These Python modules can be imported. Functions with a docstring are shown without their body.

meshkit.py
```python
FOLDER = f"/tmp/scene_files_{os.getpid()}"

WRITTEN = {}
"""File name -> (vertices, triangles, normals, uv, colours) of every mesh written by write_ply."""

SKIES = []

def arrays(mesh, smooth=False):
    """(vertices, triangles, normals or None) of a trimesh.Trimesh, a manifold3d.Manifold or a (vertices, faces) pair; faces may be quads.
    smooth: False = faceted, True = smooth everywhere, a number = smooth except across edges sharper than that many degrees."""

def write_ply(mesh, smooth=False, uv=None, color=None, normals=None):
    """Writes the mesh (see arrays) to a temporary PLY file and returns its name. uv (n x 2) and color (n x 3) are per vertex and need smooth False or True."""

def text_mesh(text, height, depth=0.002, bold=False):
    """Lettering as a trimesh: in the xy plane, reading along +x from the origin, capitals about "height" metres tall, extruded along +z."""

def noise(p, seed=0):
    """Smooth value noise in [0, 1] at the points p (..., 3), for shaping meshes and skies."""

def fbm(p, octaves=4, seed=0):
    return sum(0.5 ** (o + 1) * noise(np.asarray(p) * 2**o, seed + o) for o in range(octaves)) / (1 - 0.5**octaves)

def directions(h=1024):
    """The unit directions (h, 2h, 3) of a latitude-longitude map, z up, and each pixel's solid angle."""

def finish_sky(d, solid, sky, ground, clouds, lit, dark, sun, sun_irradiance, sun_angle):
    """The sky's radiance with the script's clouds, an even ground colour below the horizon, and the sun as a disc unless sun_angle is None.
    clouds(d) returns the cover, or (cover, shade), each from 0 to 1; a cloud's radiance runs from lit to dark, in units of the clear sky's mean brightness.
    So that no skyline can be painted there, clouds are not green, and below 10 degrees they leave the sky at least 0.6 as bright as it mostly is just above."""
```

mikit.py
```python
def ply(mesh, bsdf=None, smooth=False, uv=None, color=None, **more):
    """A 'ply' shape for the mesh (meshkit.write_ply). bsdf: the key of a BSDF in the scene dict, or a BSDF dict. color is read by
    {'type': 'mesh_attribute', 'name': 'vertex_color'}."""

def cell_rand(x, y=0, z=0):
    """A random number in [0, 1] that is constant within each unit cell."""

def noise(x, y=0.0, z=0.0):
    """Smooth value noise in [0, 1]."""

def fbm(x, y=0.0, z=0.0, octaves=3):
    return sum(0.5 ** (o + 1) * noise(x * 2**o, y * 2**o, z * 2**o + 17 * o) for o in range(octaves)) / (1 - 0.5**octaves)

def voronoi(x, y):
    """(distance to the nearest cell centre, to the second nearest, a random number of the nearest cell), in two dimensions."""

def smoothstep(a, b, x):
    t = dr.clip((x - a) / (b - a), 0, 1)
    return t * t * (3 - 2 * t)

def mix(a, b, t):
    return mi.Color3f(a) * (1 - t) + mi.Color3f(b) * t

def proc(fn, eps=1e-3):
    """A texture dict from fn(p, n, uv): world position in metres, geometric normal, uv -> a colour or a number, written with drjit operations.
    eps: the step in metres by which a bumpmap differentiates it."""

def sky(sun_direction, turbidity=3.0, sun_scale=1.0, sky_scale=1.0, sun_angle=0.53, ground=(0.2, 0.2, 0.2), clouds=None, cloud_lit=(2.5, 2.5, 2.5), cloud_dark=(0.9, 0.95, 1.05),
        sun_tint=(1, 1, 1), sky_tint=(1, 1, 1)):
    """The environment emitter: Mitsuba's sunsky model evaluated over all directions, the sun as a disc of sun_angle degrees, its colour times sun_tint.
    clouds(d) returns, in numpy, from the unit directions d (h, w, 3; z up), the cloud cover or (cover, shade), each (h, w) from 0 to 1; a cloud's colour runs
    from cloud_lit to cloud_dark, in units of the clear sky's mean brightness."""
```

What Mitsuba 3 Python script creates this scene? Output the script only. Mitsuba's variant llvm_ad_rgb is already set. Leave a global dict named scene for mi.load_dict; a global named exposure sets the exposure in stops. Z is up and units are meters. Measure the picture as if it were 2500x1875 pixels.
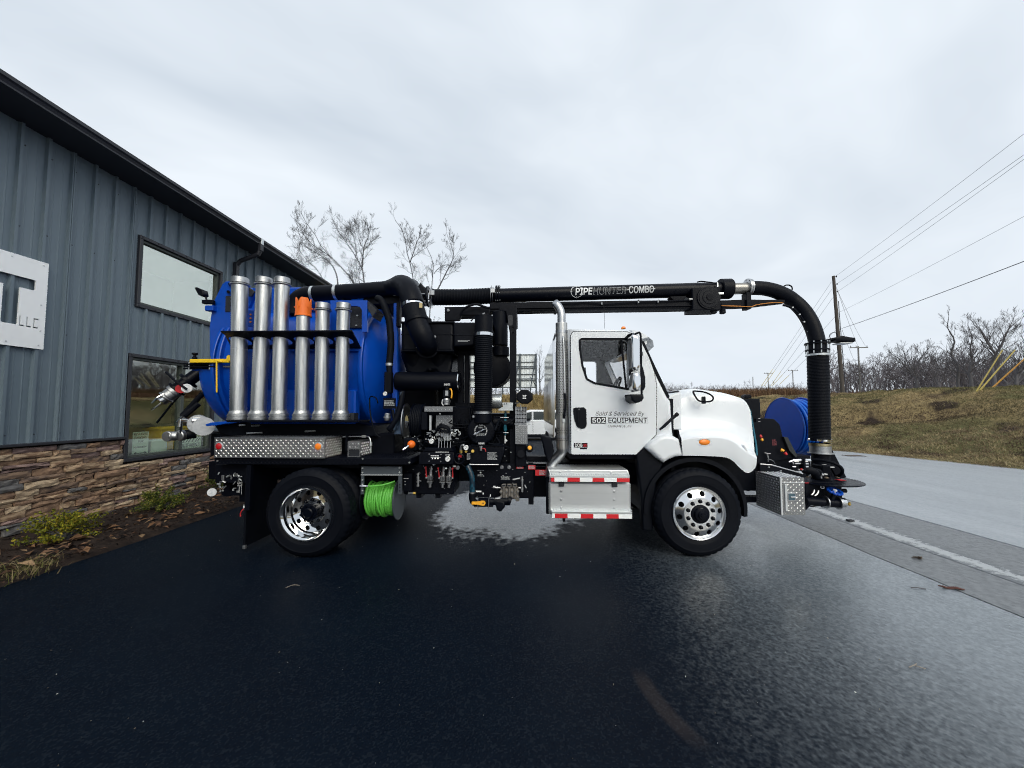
import math, random
import numpy as np, trimesh, manifold3d, shapely
from shapely.geometry import Polygon, Point, box as sbox
from shapely import affinity
from scipy.interpolate import PchipInterpolator, Akima1DInterpolator
import drjit as dr, mitsuba as mi
import mikit, meshkit
from mikit import noise, fbm, smoothstep, mix, voronoi, cell_rand

# ---------------------------------------------------------------- camera, sky, exposure
T = mi.ScalarTransform4f
scene, labels = {'type': 'scene'}, {}
EYE = [0.0, 0.0, 1.77]
scene['camera'] = {
    'type': 'perspective', 'fov': 106.72, 'fov_axis': 'x', 'near_clip': 0.05, 'far_clip': 3000.0,
    'principal_point_offset_x': 0.0, 'principal_point_offset_y': -12.5 / 1875,
    'to_world': T().look_at(origin=EYE, target=[-0.032153, 0.998040, 1.823675], up=[0, 0, 1])}


def cloud_cover(d):
    """A complete deck of stratus with soft wind-drawn streaks; thinner where the veiled sun stands and towards the right-hand horizon."""
    z = np.maximum(d[..., 2], 0.0) + 0.16
    p = np.stack([d[..., 0] / z, d[..., 1] / z, np.zeros_like(z)], -1)
    c, s = math.cos(0.5), math.sin(0.5)
    q = np.stack([c * p[..., 0] + s * p[..., 1], (c * p[..., 1] - s * p[..., 0]) * 1.9, p[..., 2]], -1)
    warp = meshkit.fbm(p * 1.1 + 3.1, 3, 5)[..., None] - 0.5
    n = meshkit.fbm(q * 1.9 + warp * 1.6 + 7.7, 5, 11)
    m = meshkit.fbm(q * 0.7 + warp * 0.6 + 1.3, 3, 23)
    shade = 0.47 + 1.7 * (n - 0.5) + 1.3 * (m - 0.5)
    low = np.clip((d[..., 2] - 0.10) / 0.45, 0.0, 1.0)          # towards the horizon the deck blends into one pale veil
    shade = 0.22 + (shade - 0.22) * (0.12 + 0.88 * low)
    return np.ones_like(z), np.clip(shade, 0.0, 1.0)


scene['sky'] = mikit.sky([0.30, -0.80, 0.66], turbidity=4, sun_scale=0.30, sun_angle=40, ground=(0.05, 0.05, 0.06),
                         clouds=cloud_cover, cloud_lit=(1.58, 1.70, 1.82), cloud_dark=(1.14, 1.28, 1.44), sun_tint=(0.86, 1.0, 1.17))
exposure = 2.6

# ---------------------------------------------------------------- mesh helpers (each returns vertices, triangles)


def J(*ms):
    """Joins meshes."""
    ms = [m for m in ms if m is not None and len(m[0])]
    at = np.cumsum([0] + [len(m[0]) for m in ms])
    return np.vstack([np.asarray(m[0], float) for m in ms]), np.vstack([np.asarray(m[1], int) + a for m, a in zip(ms, at)])


def TM(t):
    return np.asarray(t.vertices, float), np.asarray(t.faces, int)


def unit(v):
    v = np.asarray(v, float)
    return v / max(np.linalg.norm(v), 1e-12)


def bx(x0, x1, y0, y1, z0, z1, b=0.0):
    """A box, its edges chamfered by b."""
    lo, hi = np.array([min(x0, x1), min(y0, y1), min(z0, z1)]), np.array([max(x0, x1), max(y0, y1), max(z0, z1)])
    if b <= 0:
        v = np.array([[x, y, z] for x in (lo[0], hi[0]) for y in (lo[1], hi[1]) for z in (lo[2], hi[2])])
        return v, np.array([[0, 1, 3], [0, 3, 2], [4, 6, 7], [4, 7, 5], [0, 4, 5], [0, 5, 1], [2, 3, 7], [2, 7, 6], [0, 2, 6], [0, 6, 4], [1, 5, 7], [1, 7, 3]])
    b = min(b, 0.45 * (hi - lo).min())
    pts = []
    for s in np.ndindex(2, 2, 2):
        c = np.where(np.array(s) == 1, hi, lo)
        for k in range(3):
            o = np.where(np.array(s) == 1, -b, b)
            o[k] = 0
            pts.append(c + o)
    return TM(trimesh.convex.convex_hull(np.array(pts)))


def frame(axis):
    z = unit(axis)
    x = np.cross(z, [0, 0, 1] if abs(z[2]) < 0.9 else [1, 0, 0])
    x = unit(x)
    return x, np.cross(z, x), z


def lathe(profile, p, axis, n=32, bump=None):
    """Turns (radius, height) points about the axis through p; open ends unless the radius is 0. bump(i, k) scales a vertex's radius."""
    x, y, z = frame(axis)
    a = np.arange(n) * 2 * np.pi / n
    pr = np.asarray(profile, float)
    rad = pr[:, 0][:, None] * np.ones(n)
    if bump is not None:
        rad = rad * bump(np.arange(len(pr))[:, None], np.arange(n)[None, :])
    v = np.asarray(p, float) + rad[..., None] * (np.cos(a)[:, None] * x + np.sin(a)[:, None] * y) + pr[:, 1][:, None, None] * z
    i = np.arange(n)
    f = []
    for k in range(len(pr) - 1):
        a0, a1, b0, b1 = k * n + i, k * n + (i + 1) % n, (k + 1) * n + i, (k + 1) * n + (i + 1) % n
        f += [np.stack([a0, a1, b1], 1), np.stack([a0, b1, b0], 1)]
    return v.reshape(-1, 3), np.vstack(f)


def cyl(p, q, r, r2=None, n=20, b=0.0):
    p, q = np.asarray(p, float), np.asarray(q, float)
    h, r2 = np.linalg.norm(q - p), r if r2 is None else r2
    b = min(b, 0.4 * h, 0.4 * min(r, r2))
    pr = [(0, 0), (r - b, 0), (r, b), (r2, h - b), (r2 - b, h), (0, h)] if b > 0 else [(0, 0), (r, 0), (r, 0), (r2, h), (r2, h), (0, h)]
    return lathe(pr, p, q - p, n)


def smooth_path(pts, n=24):
    pts = np.asarray(pts, float)
    t = np.concatenate([[0], np.cumsum(np.linalg.norm(np.diff(pts, axis=0), axis=1))])
    cs = Akima1DInterpolator(t, pts, method='makima')
    return cs(np.linspace(0, t[-1], n))


def tube(pts, r, n=10, cap=True):
    """Sweeps a circle (radius r, or one per point) along the points."""
    pts = np.asarray(pts, float)
    m = len(pts)
    r = np.broadcast_to(np.asarray(r, float), (m,))
    t = np.gradient(pts, axis=0)
    t /= np.maximum(np.linalg.norm(t, axis=1, keepdims=True), 1e-9)
    x = frame(t[0])[0]
    a = np.arange(n) * 2 * np.pi / n
    rows = []
    for k in range(m):
        x = unit(x - t[k] * (x @ t[k]))
        y = np.cross(t[k], x)
        rows.append(pts[k] + r[k] * (np.cos(a)[:, None] * x + np.sin(a)[:, None] * y))
    v = np.vstack(rows)
    i = np.arange(n)
    f = []
    for k in range(m - 1):
        a0, a1, b0, b1 = k * n + i, k * n + (i + 1) % n, (k + 1) * n + i, (k + 1) * n + (i + 1) % n
        f += [np.stack([a0, a1, b1], 1), np.stack([a0, b1, b0], 1)]
    if cap:
        v = np.vstack([v, pts[:1], pts[-1:]])
        f += [np.stack([i * 0 + m * n, (i + 1) % n, i], 1), np.stack([i * 0 + m * n + 1, (m - 1) * n + i, (m - 1) * n + (i + 1) % n], 1)]
    return v, np.vstack(f)


def ribbed(pts, r, pitch, depth, n=22):
    """A corrugated hose along the points."""
    pts = np.asarray(pts, float)
    t = np.concatenate([[0], np.cumsum(np.linalg.norm(np.diff(pts, axis=0), axis=1))])
    m = max(8, int(t[-1] / pitch * 6))
    s = np.linspace(0, t[-1], m)
    p = np.stack([np.interp(s, t, pts[:, k]) for k in range(3)], 1)
    w = 0.5 + 0.5 * np.cos(2 * np.pi * s / pitch)
    return tube(p, r - depth + depth * w ** 0.6, n)


def extrude(shape, lo, hi, plane='xz'):
    """Extrudes a shapely shape given in the plane's two coordinates between lo and hi of the third."""
    out = []
    for g in getattr(shape, 'geoms', [shape]):
        if g.is_empty or g.area < 1e-9:
            continue
        v, f = TM(trimesh.creation.extrude_polygon(g, hi - lo, engine='earcut'))
        v = v + [0, 0, lo]
        if plane == 'xz':
            v, f = v[:, [0, 2, 1]], f[:, ::-1]
        elif plane == 'yz':
            v = v[:, [2, 0, 1]]
        out.append((v, f))
    return J(*out)


def slab(pts, y0, y1, b=0.02, steps=3):
    """The outline pts (x, z) made solid from y0 to y1, its two rims rounded by b."""
    P = np.asarray(pts, float)
    if Polygon(P).exterior.is_ccw is False:
        P = P[::-1]
    e = np.roll(P, -1, 0) - P
    n = np.stack([e[:, 1], -e[:, 0]], 1)
    n /= np.maximum(np.linalg.norm(n, axis=1, keepdims=True), 1e-9)
    m = n + np.roll(n, 1, 0)
    m /= np.maximum((m * n).sum(1, keepdims=True), 0.35)
    rings = []
    a = np.linspace(0, np.pi / 2, steps + 1)
    for t in a:
        rings.append((b * (1 - np.sin(t)), y0 + b * (1 - np.cos(t))))
    for t in a[::-1]:
        rings.append((b * (1 - np.sin(t)), y1 - b * (1 - np.cos(t))))
    k = len(P)
    v, f, i = [], [], np.arange(k)
    for r, (ins, y) in enumerate(rings):
        q = P - m * ins
        v.append(np.stack([q[:, 0], np.full(k, y), q[:, 1]], 1))
        if r:
            a0, a1, b0, b1 = (r - 1) * k + i, (r - 1) * k + (i + 1) % k, r * k + i, r * k + (i + 1) % k
            f += [np.stack([a1, a0, b1], 1), np.stack([b1, a0, b0], 1)]
    inner = P - m * b
    tri = TM(trimesh.creation.extrude_polygon(Polygon(inner), 1.0, engine='earcut'))[1]
    tv = TM(trimesh.creation.extrude_polygon(Polygon(inner), 1.0, engine='earcut'))[0]
    low = np.array([t for t in tri if np.all(tv[t, 2] < 0.5)])
    idx = {tuple(np.round(q, 6)): j for j, q in enumerate(inner)}
    cap = np.array([[idx.get(tuple(np.round(tv[j, :2], 6)), 0) for j in t] for t in low])
    f += [cap[:, ::-1], cap + (len(rings) - 1) * k]
    return np.vstack(v), np.vstack(f)


def man(m):
    v, f = m
    t = trimesh.Trimesh(v, f, process=True)
    t.merge_vertices()
    t.fix_normals()
    return manifold3d.Manifold(manifold3d.Mesh(np.asarray(t.vertices, np.float32), np.asarray(t.faces, np.uint32)))


def unman(m):
    q = m.to_mesh()
    return np.asarray(q.vert_properties[:, :3], float), np.asarray(q.tri_verts, int)


def rounded(pts, r, n=5):
    """A polygon with its corners rounded by r."""
    g = Polygon(pts).buffer(-r, join_style=1).buffer(r, quad_segs=n).simplify(0.002)
    return g


def move(m, t=(0, 0, 0), R=None, about=(0, 0, 0)):
    v = np.asarray(m[0], float)
    if R is not None:
        v = (v - about) @ np.asarray(R).T + about
    return v + np.asarray(t, float), m[1]


def rot(axis, deg):
    return trimesh.transformations.rotation_matrix(math.radians(deg), axis)[:3, :3]


def flat(shape, y):
    """A single sheet in the plane y, from a shapely shape in (x, z)."""
    v, f = TM(trimesh.creation.extrude_polygon(shape, 1.0, engine='earcut'))
    f = f[(v[f, 2] < 0.5).all(1)]
    used = np.unique(f)
    return np.stack([v[used, 0], np.full(len(used), y), v[used, 1]], 1), np.searchsorted(used, f)


def letters(text, height, o, U=(1, 0, 0), V=(0, 0, 1), depth=0.002, bold=False, width=None, slant=0.0):
    """Raised lettering that starts at o, reads along U with its capitals up along V."""
    v, f = TM(meshkit.text_mesh(text, height, depth, bold))
    v[:, 0] += slant * v[:, 1]
    if width:
        v[:, 0] *= width / v[:, 0].max()
    U, V = np.asarray(U, float), np.asarray(V, float)
    N = np.cross(U, V)
    return np.asarray(o, float) + v[:, :1] * U + v[:, 1:2] * V + v[:, 2:] * N, f


def lugs(o, U, V, w, h, s=0.031, high=0.0055):
    """The raised lozenges of checker plate on the rectangle o + U w + V h, standing out along U x V."""
    U, V = unit(U), unit(V)
    N = np.cross(U, V)
    vs, fs = [], []
    tri = np.array([[0, 1, 5], [0, 5, 4], [1, 2, 5], [2, 3, 4], [2, 4, 5], [3, 0, 4]])
    nu, nv = int(w / s), int(h / s)
    du, dv = w / max(nu, 1), h / max(nv, 1)
    for i in range(nu):
        for j in range(nv):
            c = np.array([(i + 0.5) * du, (j + 0.5) * dv])
            a = np.array([1, 1]) / 1.4142 if (i + j) % 2 else np.array([1, -1]) / 1.4142
            b = np.array([-a[1], a[0]])
            L, B = 0.50 * s, 0.17 * s
            q = [c - a * L - b * B * .3, c - a * L * .2 - b * B, c + a * L + b * B * .3, c + a * L * .2 + b * B, c - a * L * 0.45, c + a * L * 0.45]
            k = len(vs)
            for t, g in enumerate(q):
                vs.append(np.asarray(o) + U * g[0] + V * g[1] + N * (high if t >= 4 else -0.0002))
            fs.append(tri + k)
    fs2 = np.vstack(fs)
    return np.array(vs), fs2


LUGS = []


def plate(o, U, V, w, h, t=0.004, s=0.031):
    """A sheet of checker plate with its lozenges: corner o, sides U w and V h, thickness t, facing U x V."""
    o, U, V = np.asarray(o, float), unit(U), unit(V)
    N = np.cross(U, V)
    c = [o, o + U * w, o + U * w + V * h, o + V * h]
    v = np.array(c + [q - N * t for q in c])
    f = np.array([[0, 1, 2], [0, 2, 3], [4, 6, 5], [4, 7, 6], [0, 4, 5], [0, 5, 1], [1, 5, 6], [1, 6, 2], [2, 6, 7], [2, 7, 3], [3, 7, 4], [3, 4, 0]])
    m = 0.3 * s
    LUGS.append(lugs(o + U * m + V * m, U, V, w - 2 * m, h - 2 * m, s))
    return v, f


def raised(key, m=None):
    """The lozenges of the plates made since the last call, as one part: too small to pick apart."""
    put(key + '__tread_pattern', J(*LUGS), m or 'tread_lug', kind='stuff')
    LUGS.clear()


USED = {}


def put(key, mesh, bsdf, smooth=False, label=None, cat=None, group=None, kind=None, color=None, **more):
    """Makes the mesh one entry of the scene; a key that is taken gets the next three-digit number."""
    n = USED.get(key, 0)
    USED[key] = n + 1
    if n:
        key = f'{key}_{n:03d}'
    scene[key] = mikit.ply(mesh, bsdf, smooth=smooth, color=color, **more) if not isinstance(mesh, dict) else mesh
    tag(key, label, cat, group, kind)
    return key


def tag(key, label=None, cat=None, group=None, kind=None):
    e = {k: v for k, v in (('label', label), ('category', cat), ('group', group), ('kind', kind)) if v}
    if e:
        labels.setdefault(key, {}).update(e)
    return key


def thing(name, label, cat, group=None):
    """A thing made of several entries: reserves its name."""
    n = USED.get(name, 0)
    USED[name] = n + 1
    key = f'{name}_{n:03d}' if n else name
    return tag(key, label, cat, group)


# ---------------------------------------------------------------- materials
def rgb(*c):
    return {'type': 'rgb', 'value': list(c) if len(c) == 3 else [c[0]] * 3}


def mat(name, base, rough=0.5, metal=0.0, spec=0.5, coat=0.0, two=False, bump=None, **kw):
    b = {'type': 'principled', 'base_color': base if isinstance(base, dict) else rgb(*base), 'roughness': rough if isinstance(rough, dict) else float(rough),
         'metallic': float(metal), 'specular': float(spec)}
    if coat:
        b['clearcoat'], b['clearcoat_gloss'] = float(coat), 0.95
    b.update(kw)
    if bump is not None:
        b = {'type': 'bumpmap', 'arbitrary': bump[0], 'scale': bump[1], 'bsdf': b}
    scene[name] = {'type': 'twosided', 'bsdf': b} if two else b
    return name


def pr(fn, eps=1e-3):
    return mikit.proc(fn, eps)


white = mat('white_paint', pr(lambda p, n, uv: mix((0.66, 0.69, 0.73), (0.60, 0.63, 0.67), 0.6 * smoothstep(0.5, 0.75, fbm(p.x * 2.1, p.y * 2.1, p.z * 5)) )), 0.28, coat=0.7)
white_shell = mat('white_shell', (0.655, 0.685, 0.725), 0.28, coat=0.7, two=True)
black = mat('black_paint', (0.0010, 0.0020, 0.0060), 0.34, spec=0.15)
satin = mat('black_satin', pr(lambda p, n, uv: mix((0.0008, 0.0015, 0.0045), (0.0022, 0.0034, 0.0078), fbm(p.x * 9, p.y * 9, p.z * 9))), 0.48, spec=0.13)
rubber = mat('black_rubber', pr(lambda p, n, uv: mix((0.0010, 0.0018, 0.0045), (0.0030, 0.0044, 0.0085), fbm(p.x * 6, p.y * 6, p.z * 6))), 0.58, spec=0.13)
plastic = mat('black_plastic', (0.0012, 0.0022, 0.0055), 0.45, spec=0.15)
blue = mat('blue_paint', pr(lambda p, n, uv: mix((0.0004, 0.062, 0.42), (0.0004, 0.048, 0.34), fbm(p.x * 3, p.y * 3, p.z * 3))), 0.3, spec=0.28, coat=0.3)
bluehose = mat('blue_hose', (0.001, 0.13, 0.60), 0.42)
alu = mat('aluminium_tube', pr(lambda p, n, uv: mix((0.62, 0.63, 0.64), (0.36, 0.37, 0.38), smoothstep(0.35, 0.8, fbm(p.x * 55, p.y * 55, p.z * 2.2, 4)))),
          pr(lambda p, n, uv: 0.27 + 0.22 * fbm(p.x * 22, p.y * 22, p.z * 9)), metal=1.0)
castalu = mat('cast_aluminium', pr(lambda p, n, uv: mix((0.55, 0.56, 0.57), (0.36, 0.37, 0.39), fbm(p.x * 40, p.y * 40, p.z * 40))), 0.42, metal=1.0)
tread = mat('tread_plate', pr(lambda p, n, uv: mix((0.36, 0.365, 0.375), (0.25, 0.255, 0.265), fbm(p.x * 8, p.y * 8, p.z * 8))), 0.42, metal=1.0)
tread_lug = mat('tread_lug', (0.84, 0.85, 0.86), 0.30, metal=1.0)
brushed = mat('brushed_aluminium', pr(lambda p, n, uv: mix((0.66, 0.68, 0.70), (0.58, 0.60, 0.62), fbm(p.x * 3, p.y * 40, p.z * 40))), 0.46, metal=0.75)
chrome = mat('chrome', (0.80, 0.81, 0.82), 0.06, metal=1.0)
polish = mat('polished_aluminium', (0.72, 0.73, 0.745), 0.13, metal=1.0)
steel = mat('steel', (0.50, 0.51, 0.53), 0.32, metal=1.0)
zinc = mat('zinc_plate', (0.62, 0.65, 0.66), 0.38, metal=0.9)
bronze = mat('nickel_bronze', pr(lambda p, n, uv: mix((0.36, 0.33, 0.30), (0.24, 0.22, 0.20), fbm(p.x * 40, p.y * 40, p.z * 40))), 0.42, metal=0.85)
brass = mat('brass', (0.62, 0.42, 0.10), 0.35, metal=1.0)
orange = mat('orange_plastic', (0.80, 0.155, 0.012), 0.42)
amber = mat('amber_lens', (0.85, 0.22, 0.008), 0.18, coat=0.6)
redlens = mat('red_lens', (0.42, 0.006, 0.012), 0.18, coat=0.6)
redpaint = mat('red_paint', (0.50, 0.018, 0.025), 0.42)
yellow = mat('yellow_paint', (0.80, 0.52, 0.012), 0.4)
gold = mat('golden_yellow', (0.85, 0.40, 0.03), 0.4)
green = mat('green_hose', (0.11, 0.44, 0.06), 0.45)
teal = mat('teal_paint', (0.005, 0.10, 0.15), 0.35)
label_white = mat('print_white', (0.72, 0.74, 0.76), 0.5)
label_grey = mat('print_grey', (0.34, 0.36, 0.38), 0.5)
ink = mat('print_black', (0.008, 0.010, 0.016), 0.5)
scene['pane_glass'] = {'type': 'thindielectric', 'int_ior': 1.5}
glass = 'pane_glass'
seat_cloth = mat('seat_cloth', (0.02, 0.022, 0.026), 0.8)

# ---------------------------------------------------------------- the setting: ground, pavement, bank
rng = np.random.default_rng(7)
EDGE = np.array([(15.9, -60), (15.5, -5), (14.95, 11.3), (13.7, 16.4), (11.6, 20.0), (8.0, 24.2), (2.0, 26.6), (-6, 28.5), (-30, 31), (-70, 33)], float)
LOT_FAR = shapely.Polygon(list(EDGE) + [(-70, -60)])
_edge_line = shapely.LineString(EDGE)


def bank_height(x, y):
    """Height of the grass bank that rises behind the pavement's edge."""
    pts = shapely.points(np.stack([x, y], -1).reshape(-1, 2))
    d = shapely.distance(_edge_line, pts).reshape(np.shape(x))
    inside = shapely.contains(LOT_FAR, pts).reshape(np.shape(x))
    d = np.where(inside, -d, d)
    q = np.stack([x, y, 0 * x], -1)
    t = np.clip(d / 9.5, 0, 1)
    rise = (2.75 + 0.4 * (meshkit.fbm(q * 0.06, 2, 3) - 0.5)) * (0.35 * t + 0.65 * t * t * (3 - 2 * t))
    far = 0.012 * np.clip(d - 9.5, 0, 60) - 0.02 * np.clip(d - 40, 0, 200)
    lumps = (meshkit.fbm(q * 0.9, 3, 9) - 0.5) * 0.42 * np.clip(d / 2.0, 0, 1) * np.clip(1.3 - d / 30, 0.2, 1)
    swale = -0.5 * np.exp(-((d - 4.2 - 0.25 * (x - 13.5)) / 1.0) ** 2) * np.exp(-((y - 19.5) / 3.5) ** 2)
    left = 0.55 * np.clip((12 - x) / 12, 0, 1) * t
    return np.where(d < 0, -0.04, -0.03 + rise + far + lumps + swale * (d > 0) + left), d


gx = np.unique(np.concatenate([np.linspace(-900, -80, 12), np.linspace(-80, -20, 25), np.linspace(-20, 45, 220), np.linspace(45, 120, 40), np.linspace(120, 900, 12)]))
gy = np.unique(np.concatenate([np.linspace(-300, -30, 8), np.linspace(-30, 8, 30), np.linspace(8, 50, 190), np.linspace(50, 130, 40), np.linspace(130, 1500, 14)]))
GX, GY = np.meshgrid(gx, gy, indexing='ij')
GZ, GD = bank_height(GX, GY)
idx = np.arange(GX.size).reshape(GX.shape)
gf = np.stack([idx[:-1, :-1], idx[1:, :-1], idx[1:, 1:], idx[:-1, 1:]], -1).reshape(-1, 4)


def ground_colour(p, n, uv):
    a = fbm(p.x * 0.35, p.y * 0.35, 0.0, 3)
    b = fbm(p.x * 2.6, p.y * 2.6, 3.0, 3)
    straw = mix((0.26, 0.20, 0.10), (0.15, 0.11, 0.062), b)
    g = mix(straw, mi.Color3f(0.10, 0.095, 0.045), smoothstep(0.46, 0.64, a))
    return mix(g, mi.Color3f(0.035, 0.026, 0.022), smoothstep(0.62, 0.74, fbm(p.x * 0.8 + 9, p.y * 0.8, 7.0, 3)))


ground_mat = mat('turf_soil', pr(ground_colour), 0.95, spec=0.1, bump=(pr(lambda p, n, uv: fbm(p.x * 9, p.y * 9, p.z * 9, 3), 0.01), 0.05))
put('ground', (np.stack([GX, GY, GZ], -1).reshape(-1, 3), gf), ground_mat, True, kind='structure')


def wet(p, f1, lo, hi):
    return lo + (hi - lo) * smoothstep(0.35, 0.68, fbm(p.x * f1, p.y * f1, 0.0, 4))


def grit(p, n, uv):
    return 0.8 * noise(p.x * 110, p.y * 110) + 0.5 * noise(p.x * 48, p.y * 48, 4.0) + 0.35 * fbm(p.x * 9, p.y * 9, 1.0, 3)


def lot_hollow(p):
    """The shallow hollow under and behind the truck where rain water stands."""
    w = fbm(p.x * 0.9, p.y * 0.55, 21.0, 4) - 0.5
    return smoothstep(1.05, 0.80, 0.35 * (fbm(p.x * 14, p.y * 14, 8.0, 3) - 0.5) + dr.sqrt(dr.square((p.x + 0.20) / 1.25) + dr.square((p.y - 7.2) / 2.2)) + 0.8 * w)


def lot_colour(p, n, uv):
    stain = smoothstep(0.07, 0.03, dr.abs(dr.sqrt(dr.square(p.x - 1.92) + dr.square(p.y - 2.72)) - 1.15)) * smoothstep(0.36, 0.16, dr.abs(p.y - 2.42)) * smoothstep(1.5, 1.2, p.x) * smoothstep(0.3, 0.6, fbm(p.x * 6, p.y * 6, 2.0))
    c = mix((0.0006, 0.0022, 0.0068), (0.0022, 0.0064, 0.0135), 0.6 * fbm(p.x * 1.3, p.y * 1.3, 0.0, 4) + 0.4 * fbm(p.x * 40, p.y * 40, 6.0, 2))
    c = mix(c, mi.Color3f(0.018, 0.024, 0.033), 0.25 * smoothstep(0.62, 0.80, noise(p.x * 95, p.y * 95)))
    sheen_wear = smoothstep(0.9, 3.7, p.x + 0.5 * (fbm(p.x * 0.7, p.y * 0.3, 11.0, 4) - 0.5) + 0.9 * (fbm(p.x * 52, p.y * 52, 2.0, 2) - 0.5))      # sky sheen painted into the base colour, over seal coat worn by traffic
    sheen_wear = dr.maximum(sheen_wear, 0.55 * lot_hollow(p))  # paler base colour in the hollow stands in for reflected sky
    c = mix(c, mix((0.080, 0.098, 0.116), (0.190, 0.215, 0.238), fbm(p.x * 48, p.y * 48, 4.0, 2)), 0.9 * sheen_wear)
    return mix(c, mi.Color3f(0.10, 0.075, 0.062), 0.13 * stain)


def lot_film(p, n, uv):
    """How far the lot is covered by standing water: the traffic side on the right and the hollow under the truck."""
    w = fbm(p.x * 0.9, p.y * 0.55, 21.0, 4) - 0.5
    right = smoothstep(0.9, 3.4, p.x + 0.5 * w + 0.9 * (fbm(p.x * 52, p.y * 52, 2.0, 2) - 0.5))
    hollow = lot_hollow(p)
    fine = 0.92 + 0.8 * (fbm(p.x * 60, p.y * 60, 9.0, 2) - 0.5)
    return dr.clip(dr.maximum(right, hollow) * fine + 0.02, 0.0, 1.0)


grit_t = pr(grit, 0.003)
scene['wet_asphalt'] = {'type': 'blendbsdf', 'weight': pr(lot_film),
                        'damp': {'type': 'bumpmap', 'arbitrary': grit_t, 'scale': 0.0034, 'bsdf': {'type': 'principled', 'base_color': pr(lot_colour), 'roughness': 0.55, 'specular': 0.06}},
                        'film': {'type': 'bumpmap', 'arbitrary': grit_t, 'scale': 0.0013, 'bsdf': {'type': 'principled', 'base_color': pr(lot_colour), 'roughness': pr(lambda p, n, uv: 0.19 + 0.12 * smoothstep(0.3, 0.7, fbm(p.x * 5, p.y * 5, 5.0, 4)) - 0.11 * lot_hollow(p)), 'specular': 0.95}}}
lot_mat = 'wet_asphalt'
strip_mat = mat('rough_asphalt', pr(lambda p, n, uv: mix((0.065, 0.072, 0.082), (0.150, 0.160, 0.172), fbm(p.x * 26, p.y * 26, 0.0, 3))), pr(lambda p, n, uv: 0.36 + 0.16 * fbm(p.x * 3, p.y * 0.7, 2.0, 3)), spec=0.7, bump=(pr(grit, 0.004), 0.0028))
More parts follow.
